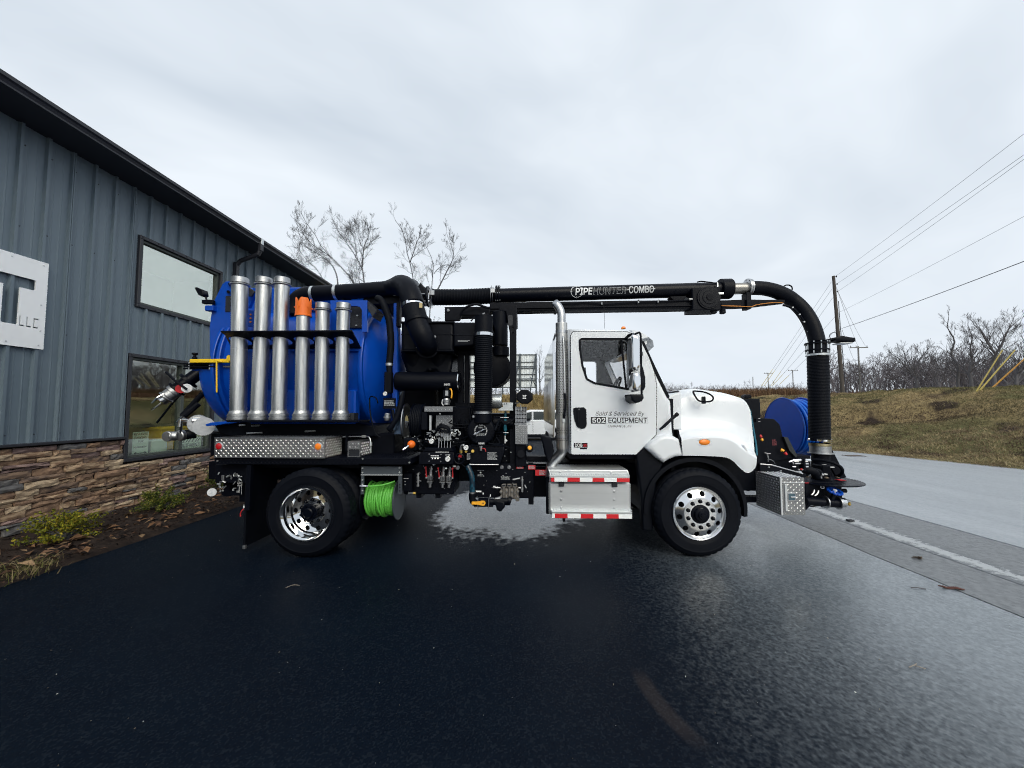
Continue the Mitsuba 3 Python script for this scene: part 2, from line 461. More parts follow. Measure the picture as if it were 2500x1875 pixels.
road_mat = mat('worn_asphalt', pr(lambda p, n, uv: mix((0.135, 0.155, 0.178), (0.285, 0.310, 0.340), 0.45 * fbm(p.x * 24, p.y * 24, 0.0, 3) + 0.55 * fbm(p.x * 2.6, p.y * 0.22, 3.0, 4))), pr(lambda p, n, uv: 0.20 + 0.26 * fbm(p.x * 2.1, p.y * 0.3, 8.0, 3)), spec=0.9, bump=(pr(grit, 0.004), 0.0022))


def sheet(shape, z, step=None):
    tri = [TM(trimesh.creation.extrude_polygon(g, 0.02, engine='earcut')) for g in getattr(shape, 'geoms', [shape])]
    v, f = J(*tri)
    return v + [0, 0, z - 0.02], f


def wavy(x, y0, y1, amp, seed, n=160):
    y = np.linspace(y0, y1, n)
    return np.stack([x + amp * 2 * (meshkit.fbm(np.stack([y * 2.1, 0 * y, 0 * y], -1), 3, seed) - 0.5), y], 1)


far_edge = [tuple(q) for q in EDGE]
inner = shapely.Polygon(far_edge + [(-70, -60)]).buffer(0.12)
bed_edge = wavy(-5.2, -30, 13.4, 0.05, 3)
j1, j2 = wavy(4.24, -60, 40, 0.022, 5, 300), wavy(6.37, -60, 40, 0.015, 6, 300)


def between(a, b, gap=0.011):
    return shapely.Polygon(list(a + [gap, 0]) + list((b - [gap, 0])[::-1]))


put('joint_filler', bx(-5.0, 8.0, -40, 24, -0.05, -0.012), ink, kind='structure', label='black sealant showing in the pavement joints')
lot = shapely.Polygon([(-40, -60), (-5.2, -60)] + [tuple(q) for q in bed_edge] + [(-40, 13.4), (-40, 40)] + [tuple(q - [0.011, 0]) for q in j1[::-1]]).intersection(inner)
bed_hole = shapely.Polygon([tuple(q) for q in bed_edge] + [(-7.2, 13.4), (-7.2, -30)])
lot = lot.difference(bed_hole).buffer(0)
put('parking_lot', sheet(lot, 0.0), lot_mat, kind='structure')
put('lane_strip', sheet(between(j1, j2).intersection(inner), -0.001), strip_mat, kind='structure')
put('road', sheet(shapely.Polygon(list(j2 + [0.011, 0]) + [(40, 40), (40, -60)]).intersection(inner), 0.0), road_mat, kind='structure')
# the faded white line, worn to speckles at its edges
line_mat = mat('worn_line_paint', pr(lambda p, n, uv: mix((0.095, 0.105, 0.118), (0.36, 0.38, 0.40), smoothstep(0.15, 0.95, 1.15 - dr.abs(p.x - 5.2) / 0.15 + 1.5 * (fbm(p.x * 26, p.y * 26, 0.0, 3) - 0.5) + 0.7 * (fbm(p.x * 2, p.y * 1.2, 6.0, 3) - 0.5)) * 0.85)), 0.42, bump=(pr(grit, 0.004), 0.004))
lp = []
for k, y in enumerate(np.linspace(1.5, 14, 60)):
    lp.append((5.2 - 0.17 - 0.02 * meshkit.noise(np.array([y * 3, 0, 1.])), y))
lp += [(5.2 + 0.17 + 0.02 * meshkit.noise(np.array([y * 3, 5, 1.])), y) for y in np.linspace(14, 1.5, 60)]
put('painted_line', sheet(shapely.Polygon(lp), 0.003), line_mat, kind='structure')
# mulch bed along the building
bn = 90
bxg, byg = np.meshgrid(np.linspace(-6.97, -5.1, 40), np.linspace(-3, 13.4, 320), indexing='ij')
q = np.stack([bxg, byg, 0 * bxg], -1)
bzg = 0.02 + 0.05 * np.clip((-5.15 - bxg) / 0.5, 0, 1) + 0.07 * (meshkit.fbm(q * 5, 3, 4) - 0.5) + 0.04 * (meshkit.noise(q * 17, 6) - 0.5) - 0.05 * (bxg > -5.2)
bi = np.arange(bxg.size).reshape(bxg.shape)
mulch_mat = mat('mulch', pr(lambda p, n, uv: mix((0.010, 0.008, 0.008), (0.034, 0.024, 0.020), fbm(p.x * 18, p.y * 18, p.z * 18, 3))), 0.9, spec=0.15)
put('mulch_bed', (np.stack([bxg, byg, bzg], -1).reshape(-1, 3), np.stack([bi[:-1, :-1], bi[1:, :-1], bi[1:, 1:], bi[:-1, 1:]], -1).reshape(-1, 4)), mulch_mat, True, kind='structure')


def scatter_chips(n, area, zf, size, seed, curl=0.0, flat=0.35, aspect=0.35):
    """Small bent chips (two facets each, with thickness given by the bend)."""
    g = np.random.default_rng(seed)
    x, y = area(g, n)
    z = zf(x, y) + g.uniform(0.004, 0.03, n)
    L = size[0] + (size[1] - size[0]) * g.random(n) ** 2
    yaw, tilt, roll = g.uniform(0, 2 * np.pi, n), g.normal(0, flat, n), g.normal(0, flat, n)
    a = np.stack([np.cos(yaw) * np.cos(tilt), np.sin(yaw) * np.cos(tilt), np.sin(tilt)], 1)
    b0 = np.stack([-np.sin(yaw), np.cos(yaw), 0 * yaw], 1)
    c = np.cross(a, b0)
    b = b0 * np.cos(roll)[:, None] + c * np.sin(roll)[:, None]
    c = np.cross(a, b)
    p = np.stack([x, y, z], 1)
    w = aspect * L * g.uniform(0.7, 1.3, n)
    cu = (curl * L * g.uniform(0.2, 1, n))[:, None]
    v = np.stack([p - a * L[:, None] / 2, p - b * w[:, None] / 2 + c * cu, p + a * L[:, None] / 2, p + b * w[:, None] / 2 + c * cu], 1).reshape(-1, 3)
    k = np.arange(n)[:, None] * 4
    return (v, np.vstack([k + [0, 1, 2], k + [0, 2, 3]]))


vc = {'type': 'mesh_attribute', 'name': 'vertex_color'}
scene['leaf_litter'] = {'type': 'twosided', 'bsdf': {'type': 'diffuse', 'reflectance': vc}}


def chip_colours(n, cols, seed, per=4, lo=0.6, hi=1.3):
    g = np.random.default_rng(seed)
    c = np.array(cols)[g.integers(0, len(cols), n)] * g.uniform(lo, hi, (n, 1))
    return np.repeat(c, per, 0)


bed_area = lambda g, n: (g.uniform(-6.93, -5.14, n), g.uniform(2.2, 12.5, n))
flat_z = lambda x, y: 0.05 + 0 * x
n = 7000
put('bark_mulch', scatter_chips(n, bed_area, flat_z, (0.02, 0.09), 31, 0.1, 0.4), 'leaf_litter', color=chip_colours(n, [(0.016, 0.012, 0.012), (0.03, 0.02, 0.017), (0.05, 0.032, 0.025), (0.012, 0.012, 0.014)], 32),
    label='dark shredded bark mulch covering the planting bed', cat='mulch', kind='stuff')


def leaf_area(g, n):
    c = np.array([(-5.95, 5.0, 0.30, 0.55), (-5.75, 6.2, 0.35, 0.6), (-5.9, 7.7, 0.4, 0.8), (-5.5, 4.3, 0.2, 0.4), (-5.7, 9.0, 0.4, 0.6), (-6.0, 6.7, 0.7, 2.0)])
    k = c[g.choice(6, n, p=[.28, .16, .22, .08, .10, .16])]
    return np.clip(k[:, 0] + k[:, 2] * g.normal(0, 1, n), -6.9, -5.12), k[:, 1] + k[:, 3] * g.normal(0, 1, n)


n = 360
put('fallen_leaves', scatter_chips(n, leaf_area, lambda x, y: 0.075 + 0 * x, (0.06, 0.17), 41, 0.22, 0.3, 0.42), 'leaf_litter', color=chip_colours(n, [(0.20, 0.115, 0.068), (0.145, 0.085, 0.055), (0.25, 0.17, 0.105), (0.09, 0.055, 0.04)], 42),
    label='brown curled dead leaves lying on the mulch', cat='leaves', kind='stuff')


# grass and weeds
def blades(n, area, zf, h, seed, cols, lean=0.5, wid=0.006):
    g = np.random.default_rng(seed)
    x, y = area(g, n)
    z = zf(x, y)
    hh = h[0] + (h[1] - h[0]) * g.random(n)
    yaw = g.uniform(0, 2 * np.pi, n)
    dx, dy = lean * hh * g.normal(0, 1, n), lean * hh * g.normal(0, 1, n)
    w = wid * g.uniform(0.6, 1.5, n)
    a = np.stack([np.cos(yaw) * w, np.sin(yaw) * w, 0 * w], 1)
    p = np.stack([x, y, z - 0.02], 1)
    mid = p + np.stack([dx * 0.35, dy * 0.35, hh * 0.62], 1)
    tip = p + np.stack([dx, dy, hh * 0.95], 1)
    v = np.stack([p - a, p + a, mid + a * 0.7, mid - a * 0.7, tip], 1).reshape(-1, 3)
    k = np.arange(n)[:, None] * 5
    f = np.vstack([k + [0, 1, 2], k + [0, 2, 3], k + [3, 2, 4]])
    c = cols(x, y, g)
    return (v, f), np.repeat(c, 5, 0)


def bank_area(g, n):
    t = g.random(n) ** 1.0
    y = g.uniform(6, 27, n)
    ex = np.interp(y, EDGE[::-1][:, 1][EDGE[::-1][:, 1].argsort()], EDGE[::-1][:, 0][EDGE[::-1][:, 1].argsort()])
    d = -0.12 + 11 * g.random(n) ** 1.25
    return ex + d, y + 0.25 * d


def bank_z(x, y):
    return bank_height(x, y)[0]


def bank_cols(x, y, g):
    q = np.stack([x, y, 0 * x], -1)
    a, b, c = meshkit.fbm(q * 0.35, 3, 1), meshkit.fbm(q * 2.2, 3, 2), meshkit.fbm(q * 0.8 + 40, 3, 5)
    d = bank_height(x, y)[1]
    straw = np.array([0.32, 0.262, 0.155])
    dry, grn, soil = np.array([0.185, 0.140, 0.092]), np.array([0.150, 0.146, 0.074]), np.array([0.075, 0.053, 0.042])
    t = np.clip((b - 0.35) / 0.3, 0, 1)[:, None]
    col = straw * (1 - t) + dry * t
    t = np.clip((a - 0.44 + 0.035 * (d - 5)) / 0.22, 0, 0.8)[:, None]
    col = col * (1 - t) + grn * t
    band = np.exp(-((d - 4.2 - 0.25 * (x - 13.5)) / 0.9) ** 2) * np.exp(-((y - 19.5) / 3.5) ** 2)
    t = np.clip(np.maximum((c - 0.66) / 0.12, band * 1.3 - 0.1), 0, 0.9)[:, None]
    col = col * (1 - t) + soil * t
    return col * g.uniform(0.6, 1.35, (len(x), 1))


m, c = blades(150000, bank_area, bank_z, (0.04, 0.14), 51, bank_cols, 0.8, 0.0085)
put('grass', m, 'leaf_litter', color=c, label='patchy winter grass, straw and olive, on the bank', cat='grass', kind='stuff')

# ---------------------------------------------------------------- the building on the left
rng = np.random.default_rng(11)
WX = -6.97
cladding = mat('steel_cladding', pr(lambda p, n, uv: mix((0.112, 0.152, 0.188), (0.138, 0.180, 0.216), fbm(p.y * 3.0, p.z * 0.5, 2.0, 3))), 0.45, spec=0.4)
trim = mat('dark_bronze_trim', (0.022, 0.024, 0.032), 0.45, spec=0.4)
soffit_mat = mat('soffit_metal', (0.030, 0.033, 0.042), 0.6, spec=0.25)
room_mat = mat('room_wall', (0.42, 0.36, 0.25), 0.8)
dark_green = mat('green_grey_frame', (0.045, 0.055, 0.050), 0.5)
wood_red = mat('stained_wood', (0.16, 0.055, 0.035), 0.6)
paper = mat('sign_paper', (0.60, 0.70, 0.62), 0.7)
mortar = mat('dark_mortar', (0.016, 0.014, 0.013), 0.95, spec=0.1)
STONES = [((0.200, 0.128, 0.085), (0.125, 0.080, 0.056)), ((0.33, 0.255, 0.175), (0.205, 0.150, 0.105)), ((0.105, 0.103, 0.105), (0.070, 0.066, 0.066)),
          ((0.185, 0.128, 0.115), (0.120, 0.082, 0.076)), ((0.285, 0.205, 0.135), (0.165, 0.105, 0.070)), ((0.155, 0.105, 0.075), (0.085, 0.062, 0.052))]
stone_mats = [mat(f'ledge_stone_{i}', pr(lambda p, n, uv, a=a, b=b: mix(tuple(1.45 * t for t in a), tuple(1.2 * t for t in b), smoothstep(0.32, 0.68, fbm(p.y * 14, p.z * 30, p.x * 14, 3)))), 0.85, spec=0.2) for i, (a, b) in enumerate(STONES)]
for nm, wt in (('reflective_glass', 0.62), ('shop_glass', 0.24)):
    scene[nm] = {'type': 'blendbsdf', 'weight': wt, 'a': {'type': 'thindielectric', 'specular_transmittance': rgb(0.80, 0.88, 0.78)},
                             'b': {'type': 'twosided', 'bsdf': {'type': 'conductor', 'material': 'none', 'specular_reflectance': rgb(0.86, 0.92, 0.83)}}}

B = thing('metal_building', 'grey-blue ribbed metal building with stacked stone base and dark eaves', 'building')
UW = (6.55, 8.31, 3.67, 4.86)
LW = (6.47, 8.23, 0.92, 2.70)
Y0, Y1, ZS, ZE = 2.708, 12.20, 1.30, 5.73


def panel_profile(y, w=0.915):
    """The sheet's section in (x, y): three trapezoid ribs, two low stiffeners in every pan."""
    pts = [(0.0, y + 0.002)]
    for k in range(3):
        a = y + 0.305 * k
        if k:
            pts.append((0.0, a - 0.026))
            pts += [(0.046, a - 0.018), (0.046, a + 0.018), (0.0, a + 0.026)]
        else:
            pts += [(0.046, a + 0.006), (0.046, a + 0.020), (0.0, a + 0.028)]
        for s in (0.10, 0.20):
            pts += [(0.0, a + s - 0.012), (0.0045, a + s - 0.004), (0.0045, a + s + 0.004), (0.0, a + s + 0.012)]
    pts += [(0.0, y + w - 0.024), (0.044, y + w - 0.016), (0.044, y + w - 0.002), (-0.02, y + w - 0.002), (-0.02, y + 0.002)]
    return [(WX + 0.012 + a, b) for a, b in pts]


holes = [bx(-7.2, -6.8, *UW), bx(-7.2, -6.8, *LW)]
k = 0
y = Y0
while y < Y1 - 0.05:
    w = min(0.915, Y1 - y)
    g = shapely.Polygon(panel_profile(y)).buffer(0)
    if w < 0.9:
        g = g.intersection(sbox(-9, 0, 0, Y1))
    m = extrude(g, ZS, ZE, 'xy')
    for h in holes:
        if h[0][:, 1].max() > y and h[0][:, 1].min() < y + w:
            m = unman(man(m) - man(h))
    for piece in trimesh.Trimesh(*m).split(only_watertight=False):
        put(B + '__wall_panel', TM(piece), cladding)
    y += 0.915
# screws along the girts
sc = []
for z in (1.42, 2.9, 4.3, 5.45):
    for yy in np.arange(Y0 + 0.05, Y1, 0.305):
        for h in (UW, LW):
            if h[0] - 0.05 < yy < h[1] + 0.05 and h[2] - 0.05 < z < h[3] + 0.05:
                break
        else:
            sc.append(cyl((WX + 0.01, yy + 0.01, z), (WX + 0.02, yy + 0.01, z), 0.008, n=6))
put(B + '__screw', J(*sc), trim, kind='stuff')
# structural wall behind the sheets, with the window openings, the far end wall and the roof
wall = shapely.Polygon([(Y0 - 6, 0), (Y1, 0), (Y1, ZE), (Y0 - 6, ZE)]).difference(sbox(UW[0], UW[2], UW[1], UW[3])).difference(sbox(LW[0], LW[2], LW[1], LW[3]))
put(B + '__wall', extrude(wall, WX - 0.16, WX - 0.012, 'yz'), mortar)
put(B + '__end_wall', bx(-22, WX - 0.02, Y1 - 0.15, Y1, 0, ZE), cladding)
put(B + '__wall_panel', bx(WX, WX + 0.012, Y0 - 6, Y0 - 0.004, ZS, ZE), cladding)
put(B + '__soffit', bx(WX - 0.05, -6.37, Y0 - 6, Y1 + 0.45, ZE, ZE + 0.025), soffit_mat)
gut = [(-6.375, ZE - 0.004), (-6.315, ZE - 0.004), (-6.315, ZE + 0.02), (-6.295, ZE + 0.055), (-6.270, ZE + 0.075), (-6.270, ZE + 0.125), (-6.285, ZE + 0.125), (-6.285, ZE + 0.11), (-6.36, ZE + 0.11), (-6.36, ZE + 0.16), (-6.375, ZE + 0.16)]
put(B + '__gutter', extrude(shapely.Polygon(gut), Y0 - 6, Y1 + 0.45, 'xz'), trim)
put(B + '__roof', extrude(shapely.Polygon([(-6.38, ZE + 0.10), (-6.38, ZE + 0.155), (-14, 7.6), (-22, 5.8), (-22, 5.74), (-14, 7.5)]), Y0 - 6, Y1 + 0.45, 'xz'), trim)
# downspout
dy = 8.72
ds = [bx(-6.35, -6.27, dy - 0.03, dy + 0.07, ZE - 0.17, ZE + 0.01, 0.01), tube(np.array([(-6.31, dy + 0.02, ZE - 0.12), (-6.36, dy + 0.02, ZE - 0.24), (-6.80, dy + 0.02, ZE - 0.40), (-6.88, dy + 0.02, ZE - 0.50)]), 0.05, 8), bx(-6.94, -6.845, dy - 0.03, dy + 0.07, 0.1, ZE - 0.44, 0.008)]
put(B + '__downspout', J(*ds), trim)
put(B + '__gutter_outlet', bx(-6.335, -6.262, dy - 0.022, dy + 0.062, ZE - 0.02, ZE + 0.135, 0.01), zinc)
# cap trim between stone and sheets (butted at the window)
for a, b in ((Y0 - 6, LW[0] - 0.066), (LW[1] + 0.066, Y1)):
    put(B + '__stone_cap', bx(WX - 0.02, WX + 0.085, a, b, 1.262, 1.302, 0.006), trim)


# stacked ledge stones
def stone(y0, y1, z0, z1, depth, g):
    nu, nv = 4, 2
    u, v = np.meshgrid(np.linspace(0, 1, nu + 1), np.linspace(0, 1, nv + 1), indexing='ij')
    wob = lambda s: g.normal(0, s, u.shape)
    yy = y0 + (y1 - y0) * u + wob(0.004)
    zz = z0 + (z1 - z0) * v + wob(0.004)
    edge = ((u == 0) | (u == 1) | (v == 0) | (v == 1))
    xx = WX + depth - 0.012 * edge + wob(0.006) - 0.006
    f0 = np.stack([xx, yy, zz], -1).reshape(-1, 3)
    i = np.arange(f0.shape[0]).reshape(u.shape)
    fr = np.stack([i[:-1, :-1], i[1:, :-1], i[1:, 1:], i[:-1, 1:]], -1).reshape(-1, 4)
    f = [np.vstack([fr[:, [0, 1, 2]], fr[:, [0, 2, 3]]])]
    loop = list(i[:, 0]) + list(i[-1, 1:]) + list(i[-2::-1, -1]) + list(i[0, -2:0:-1])
    back = f0[loop].copy()
    back[:, 0] = WX - 0.01
    n0, L = len(f0), len(loop)
    loop = np.array(loop)
    nx = np.roll(np.arange(L), -1)
    f += [np.stack([np.arange(L) + n0, loop[nx], loop], 1), np.stack([np.arange(L) + n0, nx + n0, loop[nx]], 1)]
    return np.vstack([f0, back]), np.vstack(f)


def lay(ya, yb, seed):
    g = np.random.default_rng(seed)
    out, z = [], 0.0
    while z < 1.255:
        h = min(g.choice([0.055, 0.075, 0.095, 0.12], p=[.25, .35, .28, .12]), 1.258 - z)
        if h < 0.03:
            break
        y = ya
        while y < yb - 0.02:
            w = min(0.13 + 0.36 * g.random() ** 1.4 + 0.6 * h, yb - y)
            spans = [(y, y + w)]
            if z + h > LW[2] - 0.065:
                spans = [(max(a, p), min(b, q)) for a, b in spans for p, q in ((-99, LW[0] - 0.066), (LW[1] + 0.066, 99)) if min(b, q) - max(a, p) > 0.03]
                hh = h
            for a, b in spans:
                zt = z + h
                if h > 0.09 and g.random() < 0.35:      # a split course
                    zm = z + h * g.uniform(0.4, 0.6)
                    out += [(a + 0.006, b - 0.006, z + 0.003, zm - 0.002, g.uniform(0.03, 0.075)), (a + 0.006, b - 0.006, zm + 0.003, zt - 0.003, g.uniform(0.03, 0.075))]
                else:
                    out.append((a + 0.006, b - 0.006, z + 0.003, zt - 0.003, g.uniform(0.03, 0.08)))
            y += w
        z += h
    return out, g


put(B + '__stone_base', bx(WX - 0.012, WX + 0.012, Y0 - 6, LW[0] - 0.066, -0.1, 1.262), mortar)
put(B + '__stone_base', bx(WX - 0.012, WX + 0.012, LW[0] - 0.066, LW[1] + 0.066, -0.1, LW[2] - 0.066), mortar)
put(B + '__stone_base', bx(WX - 0.012, WX + 0.012, LW[1] + 0.066, Y1, -0.1, 1.262), mortar)
near, g = lay(4.6, 8.8, 71)
near = sorted(near, key=lambda s: s[0])
for i, s in enumerate(near[:296]):
    put(B + '__stone_base__stone', stone(*s, g), stone_mats[g.choice(6, p=[.22, .2, .16, .15, .16, .11])])
rest = near[296:] + lay(Y0, 4.6, 72)[0] + lay(8.8, Y1, 73)[0]
put(B + '__stone_base__stone_facing', J(*[stone(*s, g) for s in rest]), stone_mats[4], kind='stuff')


# windows
def window(name, Wd, mullion=None, label=None):
    y0, y1, z0, z1 = Wd
    t = 0.062
    k = put(B + '__' + name, J(bx(WX - 0.05, WX + 0.065, y0 - t, y1 + t, z1, z1 + t, 0.006), bx(WX - 0.05, WX + 0.065, y0 - t, y1 + t, z0 - t, z0, 0.006),
             bx(WX - 0.05, WX + 0.063, y0 - t, y0, z0, z1, 0.006), bx(WX - 0.05, WX + 0.063, y1, y1 + t, z0, z1, 0.006)), trim, label=label)
    put(k + '__sash', J(bx(WX - 0.07, WX + 0.02, y0, y1, z1 - 0.045, z1, 0.004), bx(WX - 0.07, WX + 0.02, y0, y1, z0, z0 + 0.045, 0.004),
                        bx(WX - 0.07, WX + 0.018, y0, y0 + 0.045, z0 + 0.045, z1 - 0.045, 0.004), bx(WX - 0.07, WX + 0.018, y1 - 0.045, y1, z0 + 0.045, z1 - 0.045, 0.004)), dark_green)
    cuts = [y0 + 0.045] + ([mullion - 0.04, mullion + 0.04] if mullion else []) + [y1 - 0.045]
    if mullion:
        put(k + '__mullion', bx(WX - 0.07, WX + 0.03, mullion - 0.04, mullion + 0.04, z0 + 0.045, z1 - 0.045, 0.005), dark_green)
    for a, b in zip(cuts[::2], cuts[1::2]):
        v = np.array([(WX - 0.03, a, z0 + 0.045), (WX - 0.03, b, z0 + 0.045), (WX - 0.03, b, z1 - 0.045), (WX - 0.03, a, z1 - 0.045)])
        put(k + '__pane', (v, np.array([[0, 1, 2], [0, 2, 3]])), 'shop_glass' if mullion else 'reflective_glass')
    bolts = []
    for yy in np.linspace(y0 - 0.02, y1 + 0.02, 7):
        bolts += [cyl((WX + 0.06, yy, z1 + 0.04), (WX + 0.075, yy, z1 + 0.04), 0.012, n=6), cyl((WX + 0.06, yy, z0 - 0.04), (WX + 0.075, yy, z0 - 0.04), 0.012, n=6)]
    put(k + '__screw', J(*bolts), trim, kind='stuff')


window('window', UW)
window('window', LW, 7.516)
# the room behind the lower window, the loft behind the upper one
put(B + '__room', J(bx(-10.6, -10.5, 5.0, 11, 0, 3.2), bx(-10.5, WX - 0.16, 5.0, 5.1, 0, 3.2), bx(-10.5, WX - 0.16, 10.9, 11, 0, 3.2), bx(-10.5, WX - 0.16, 5.1, 10.9, 0.0, 0.06), bx(-10.5, WX - 0.16, 5.1, 10.9, 3.1, 3.2)), room_mat)
put(B + '__loft', J(bx(-10.6, -10.5, 5.0, 11, 3.3, 5.6), bx(-10.5, WX - 0.16, 5.0, 5.1, 3.3, 5.6), bx(-10.5, WX - 0.16, 10.9, 11, 3.3, 5.6), bx(-10.5, WX - 0.16, 5.1, 10.9, 3.24, 3.3), bx(-10.5, WX - 0.16, 5.1, 10.9, 5.6, 5.68)), room_mat)
cb = thing('display_case', 'wooden display case with red-brown header behind the lower window', 'display case')
put(cb + '__header', bx(-7.9, -7.5, 6.33, 8.43, 1.95, 2.10, 0.01), wood_red)
put(cb + '__post', bx(-7.7, -7.6, 6.88, 6.98, 0.06, 1.95, 0.005), dark_green)
put(cb + '__post', bx(-7.7, -7.6, 8.08, 8.18, 0.06, 1.95, 0.005), dark_green)
put(cb + '__shelf', bx(-7.9, -7.5, 6.43, 8.43, 1.42, 1.47, 0.004), dark_green)
put(cb + '__back_panel', bx(-7.95, -7.9, 6.33, 8.53, 0.06, 1.95, 0.004), room_mat)
put('yellow_crate', J(bx(-7.62, -7.25, 7.42, 8.05, 0.95, 1.42, 0.012), bx(-7.64, -7.23, 7.40, 8.07, 1.36, 1.40, 0.006)), yellow, label='yellow crate on the floor unit behind the lower window', cat='crate')
put('window_shelf', J(bx(-7.55, WX - 0.165, 6.4, 8.3, 0.80, 0.86, 0.006), bx(-7.5, -7.45, 6.5, 6.55, 0.06, 0.8), bx(-7.5, -7.45, 8.2, 8.25, 0.06, 0.8)), wood_red, label='low wooden shelf inside under the lower window', cat='shelf')
UY, UZ = (0, 1, 0), (0, 0, 1)
sg = thing('parking_sign', 'pale green paper sign reading reserved parking, in the window corner', 'sign')
sx = WX - 0.10
put(sg + '__sheet', bx(sx - 0.006, sx, 6.69, 6.985, 0.905, 1.36, 0.002), paper)
put(sg + '__lettering', J(letters('RESERVED', 0.040, (sx, 6.705, 1.30), UY, UZ, 0.002, True, 0.26), letters('PARKING', 0.040, (sx, 6.72, 1.235), UY, UZ, 0.002, True, 0.225),
                          letters('FOR', 0.040, (sx, 6.785, 1.165), UY, UZ, 0.002, True, 0.105), letters('502 EQUIPMENT', 0.026, (sx, 6.71, 1.07), UY, UZ, 0.002, True, 0.25)), ink)
ar = shapely.union_all([sbox(6.76, 0.965, 6.92, 0.978), shapely.Polygon([(6.715, 0.9715), (6.765, 0.945), (6.765, 0.998)]), shapely.Polygon([(6.965, 0.9715), (6.915, 0.945), (6.915, 0.998)])])
put(sg + '__arrow', extrude(ar, sx, sx + 0.002, 'yz'), ink)
sg = thing('company_sign', 'pale green board reading EQUIPMENT under a hatched emblem, behind the window', 'sign')
put(sg + '__board', bx(sx - 0.012, sx - 0.006, 7.58, 8.17, 0.93, 1.35, 0.002), paper)
put(sg + '__lettering', letters('EQUIPMENT', 0.072, (sx - 0.006, 7.60, 0.985), UY, UZ, 0.002, True, 0.52), ink)
hat = [shapely.Polygon([(7.64 + 0.065 * i + a, 1.08), (7.662 + 0.065 * i + a, 1.08), (7.662 + 0.065 * i + b, t), (7.64 + 0.065 * i + b, t)]) for i, (a, b, t) in enumerate([(0, .06, 1.16), (0, .12, 1.24), (0, .18, 1.30), (0, .18, 1.30), (0.02, .17, 1.28), (0.04, .14, 1.22), (0.03, .08, 1.15)])]
put(sg + '__emblem', extrude(shapely.union_all(hat), sx - 0.006, sx - 0.004, 'yz'), ink)
put('display_box', bx(sx - 0.28, sx - 0.03, 7.08, 7.40, 0.865, 1.18, 0.01), paper, label='pale box on the shelf between the two window signs', cat='box')

# the big cut-out sign on the wall
X0 = WX + 0.052
z0, z1, ye = 2.63, 3.883, 5.208
pan = sbox(ye - 5.2, z0, ye, z1)
Tt, Tb = 3.593, 2.927
bar = rounded([(5.078 - 0.55, Tt - 0.15), (5.078, Tt - 0.15), (5.078, Tt), (5.078 - 0.55, Tt)], 0.02)
stem = rounded([(4.743, Tb), (4.916, Tb), (4.916, Tt - 0.05), (4.743, Tt - 0.05)], 0.02)
cut = [bar, stem]
lz0, lz1 = 2.917, 3.056
a = 4.928
for k, L in enumerate('LLC'):
    q = a + 0.075 * k
    cut += [sbox(q, lz0, q + 0.014, lz1), sbox(q, lz0, q + 0.060, lz0 + 0.018)] + ([sbox(q, lz1 - 0.018, q + 0.060, lz1)] if L == 'C' else [])
sg = thing('wall_sign', 'white cut-out sign panel with T and LLC on the metal wall', 'sign')
put(sg + '__panel', extrude(pan.difference(shapely.union_all(cut)), X0, X0 + 0.02, 'yz'), mat('sign_white', (0.86, 0.88, 0.90), 0.4))
put(sg + '__bolt', J(*[cyl((X0 + 0.02, yy, zz), (X0 + 0.026, yy, zz), 0.009, n=8) for yy, zz in [(ye - 0.06, z1 - 0.05), (ye - 0.40, z1 - 0.05), (ye - 0.06, z0 + 0.05), (ye - 0.40, z0 + 0.05), (ye - 0.06, (z0 + z1) / 2), (ye - 0.05, lz0 - 0.03)]]), steel)

# ---------------------------------------------------------------- trees, bushes, poles and what stands far off
bark = mat('bark', pr(lambda p, n, uv: mix((0.095, 0.102, 0.118), (0.16, 0.163, 0.175), fbm(p.x * 3, p.y * 3, p.z * 1.5, 3))), 0.9, spec=0.15)
bark_dark = mat('bark_dark', (0.105, 0.102, 0.112), 0.9, spec=0.15)
bark_far = mat('bark_far', (0.14, 0.130, 0.145), 0.9, spec=0.1)


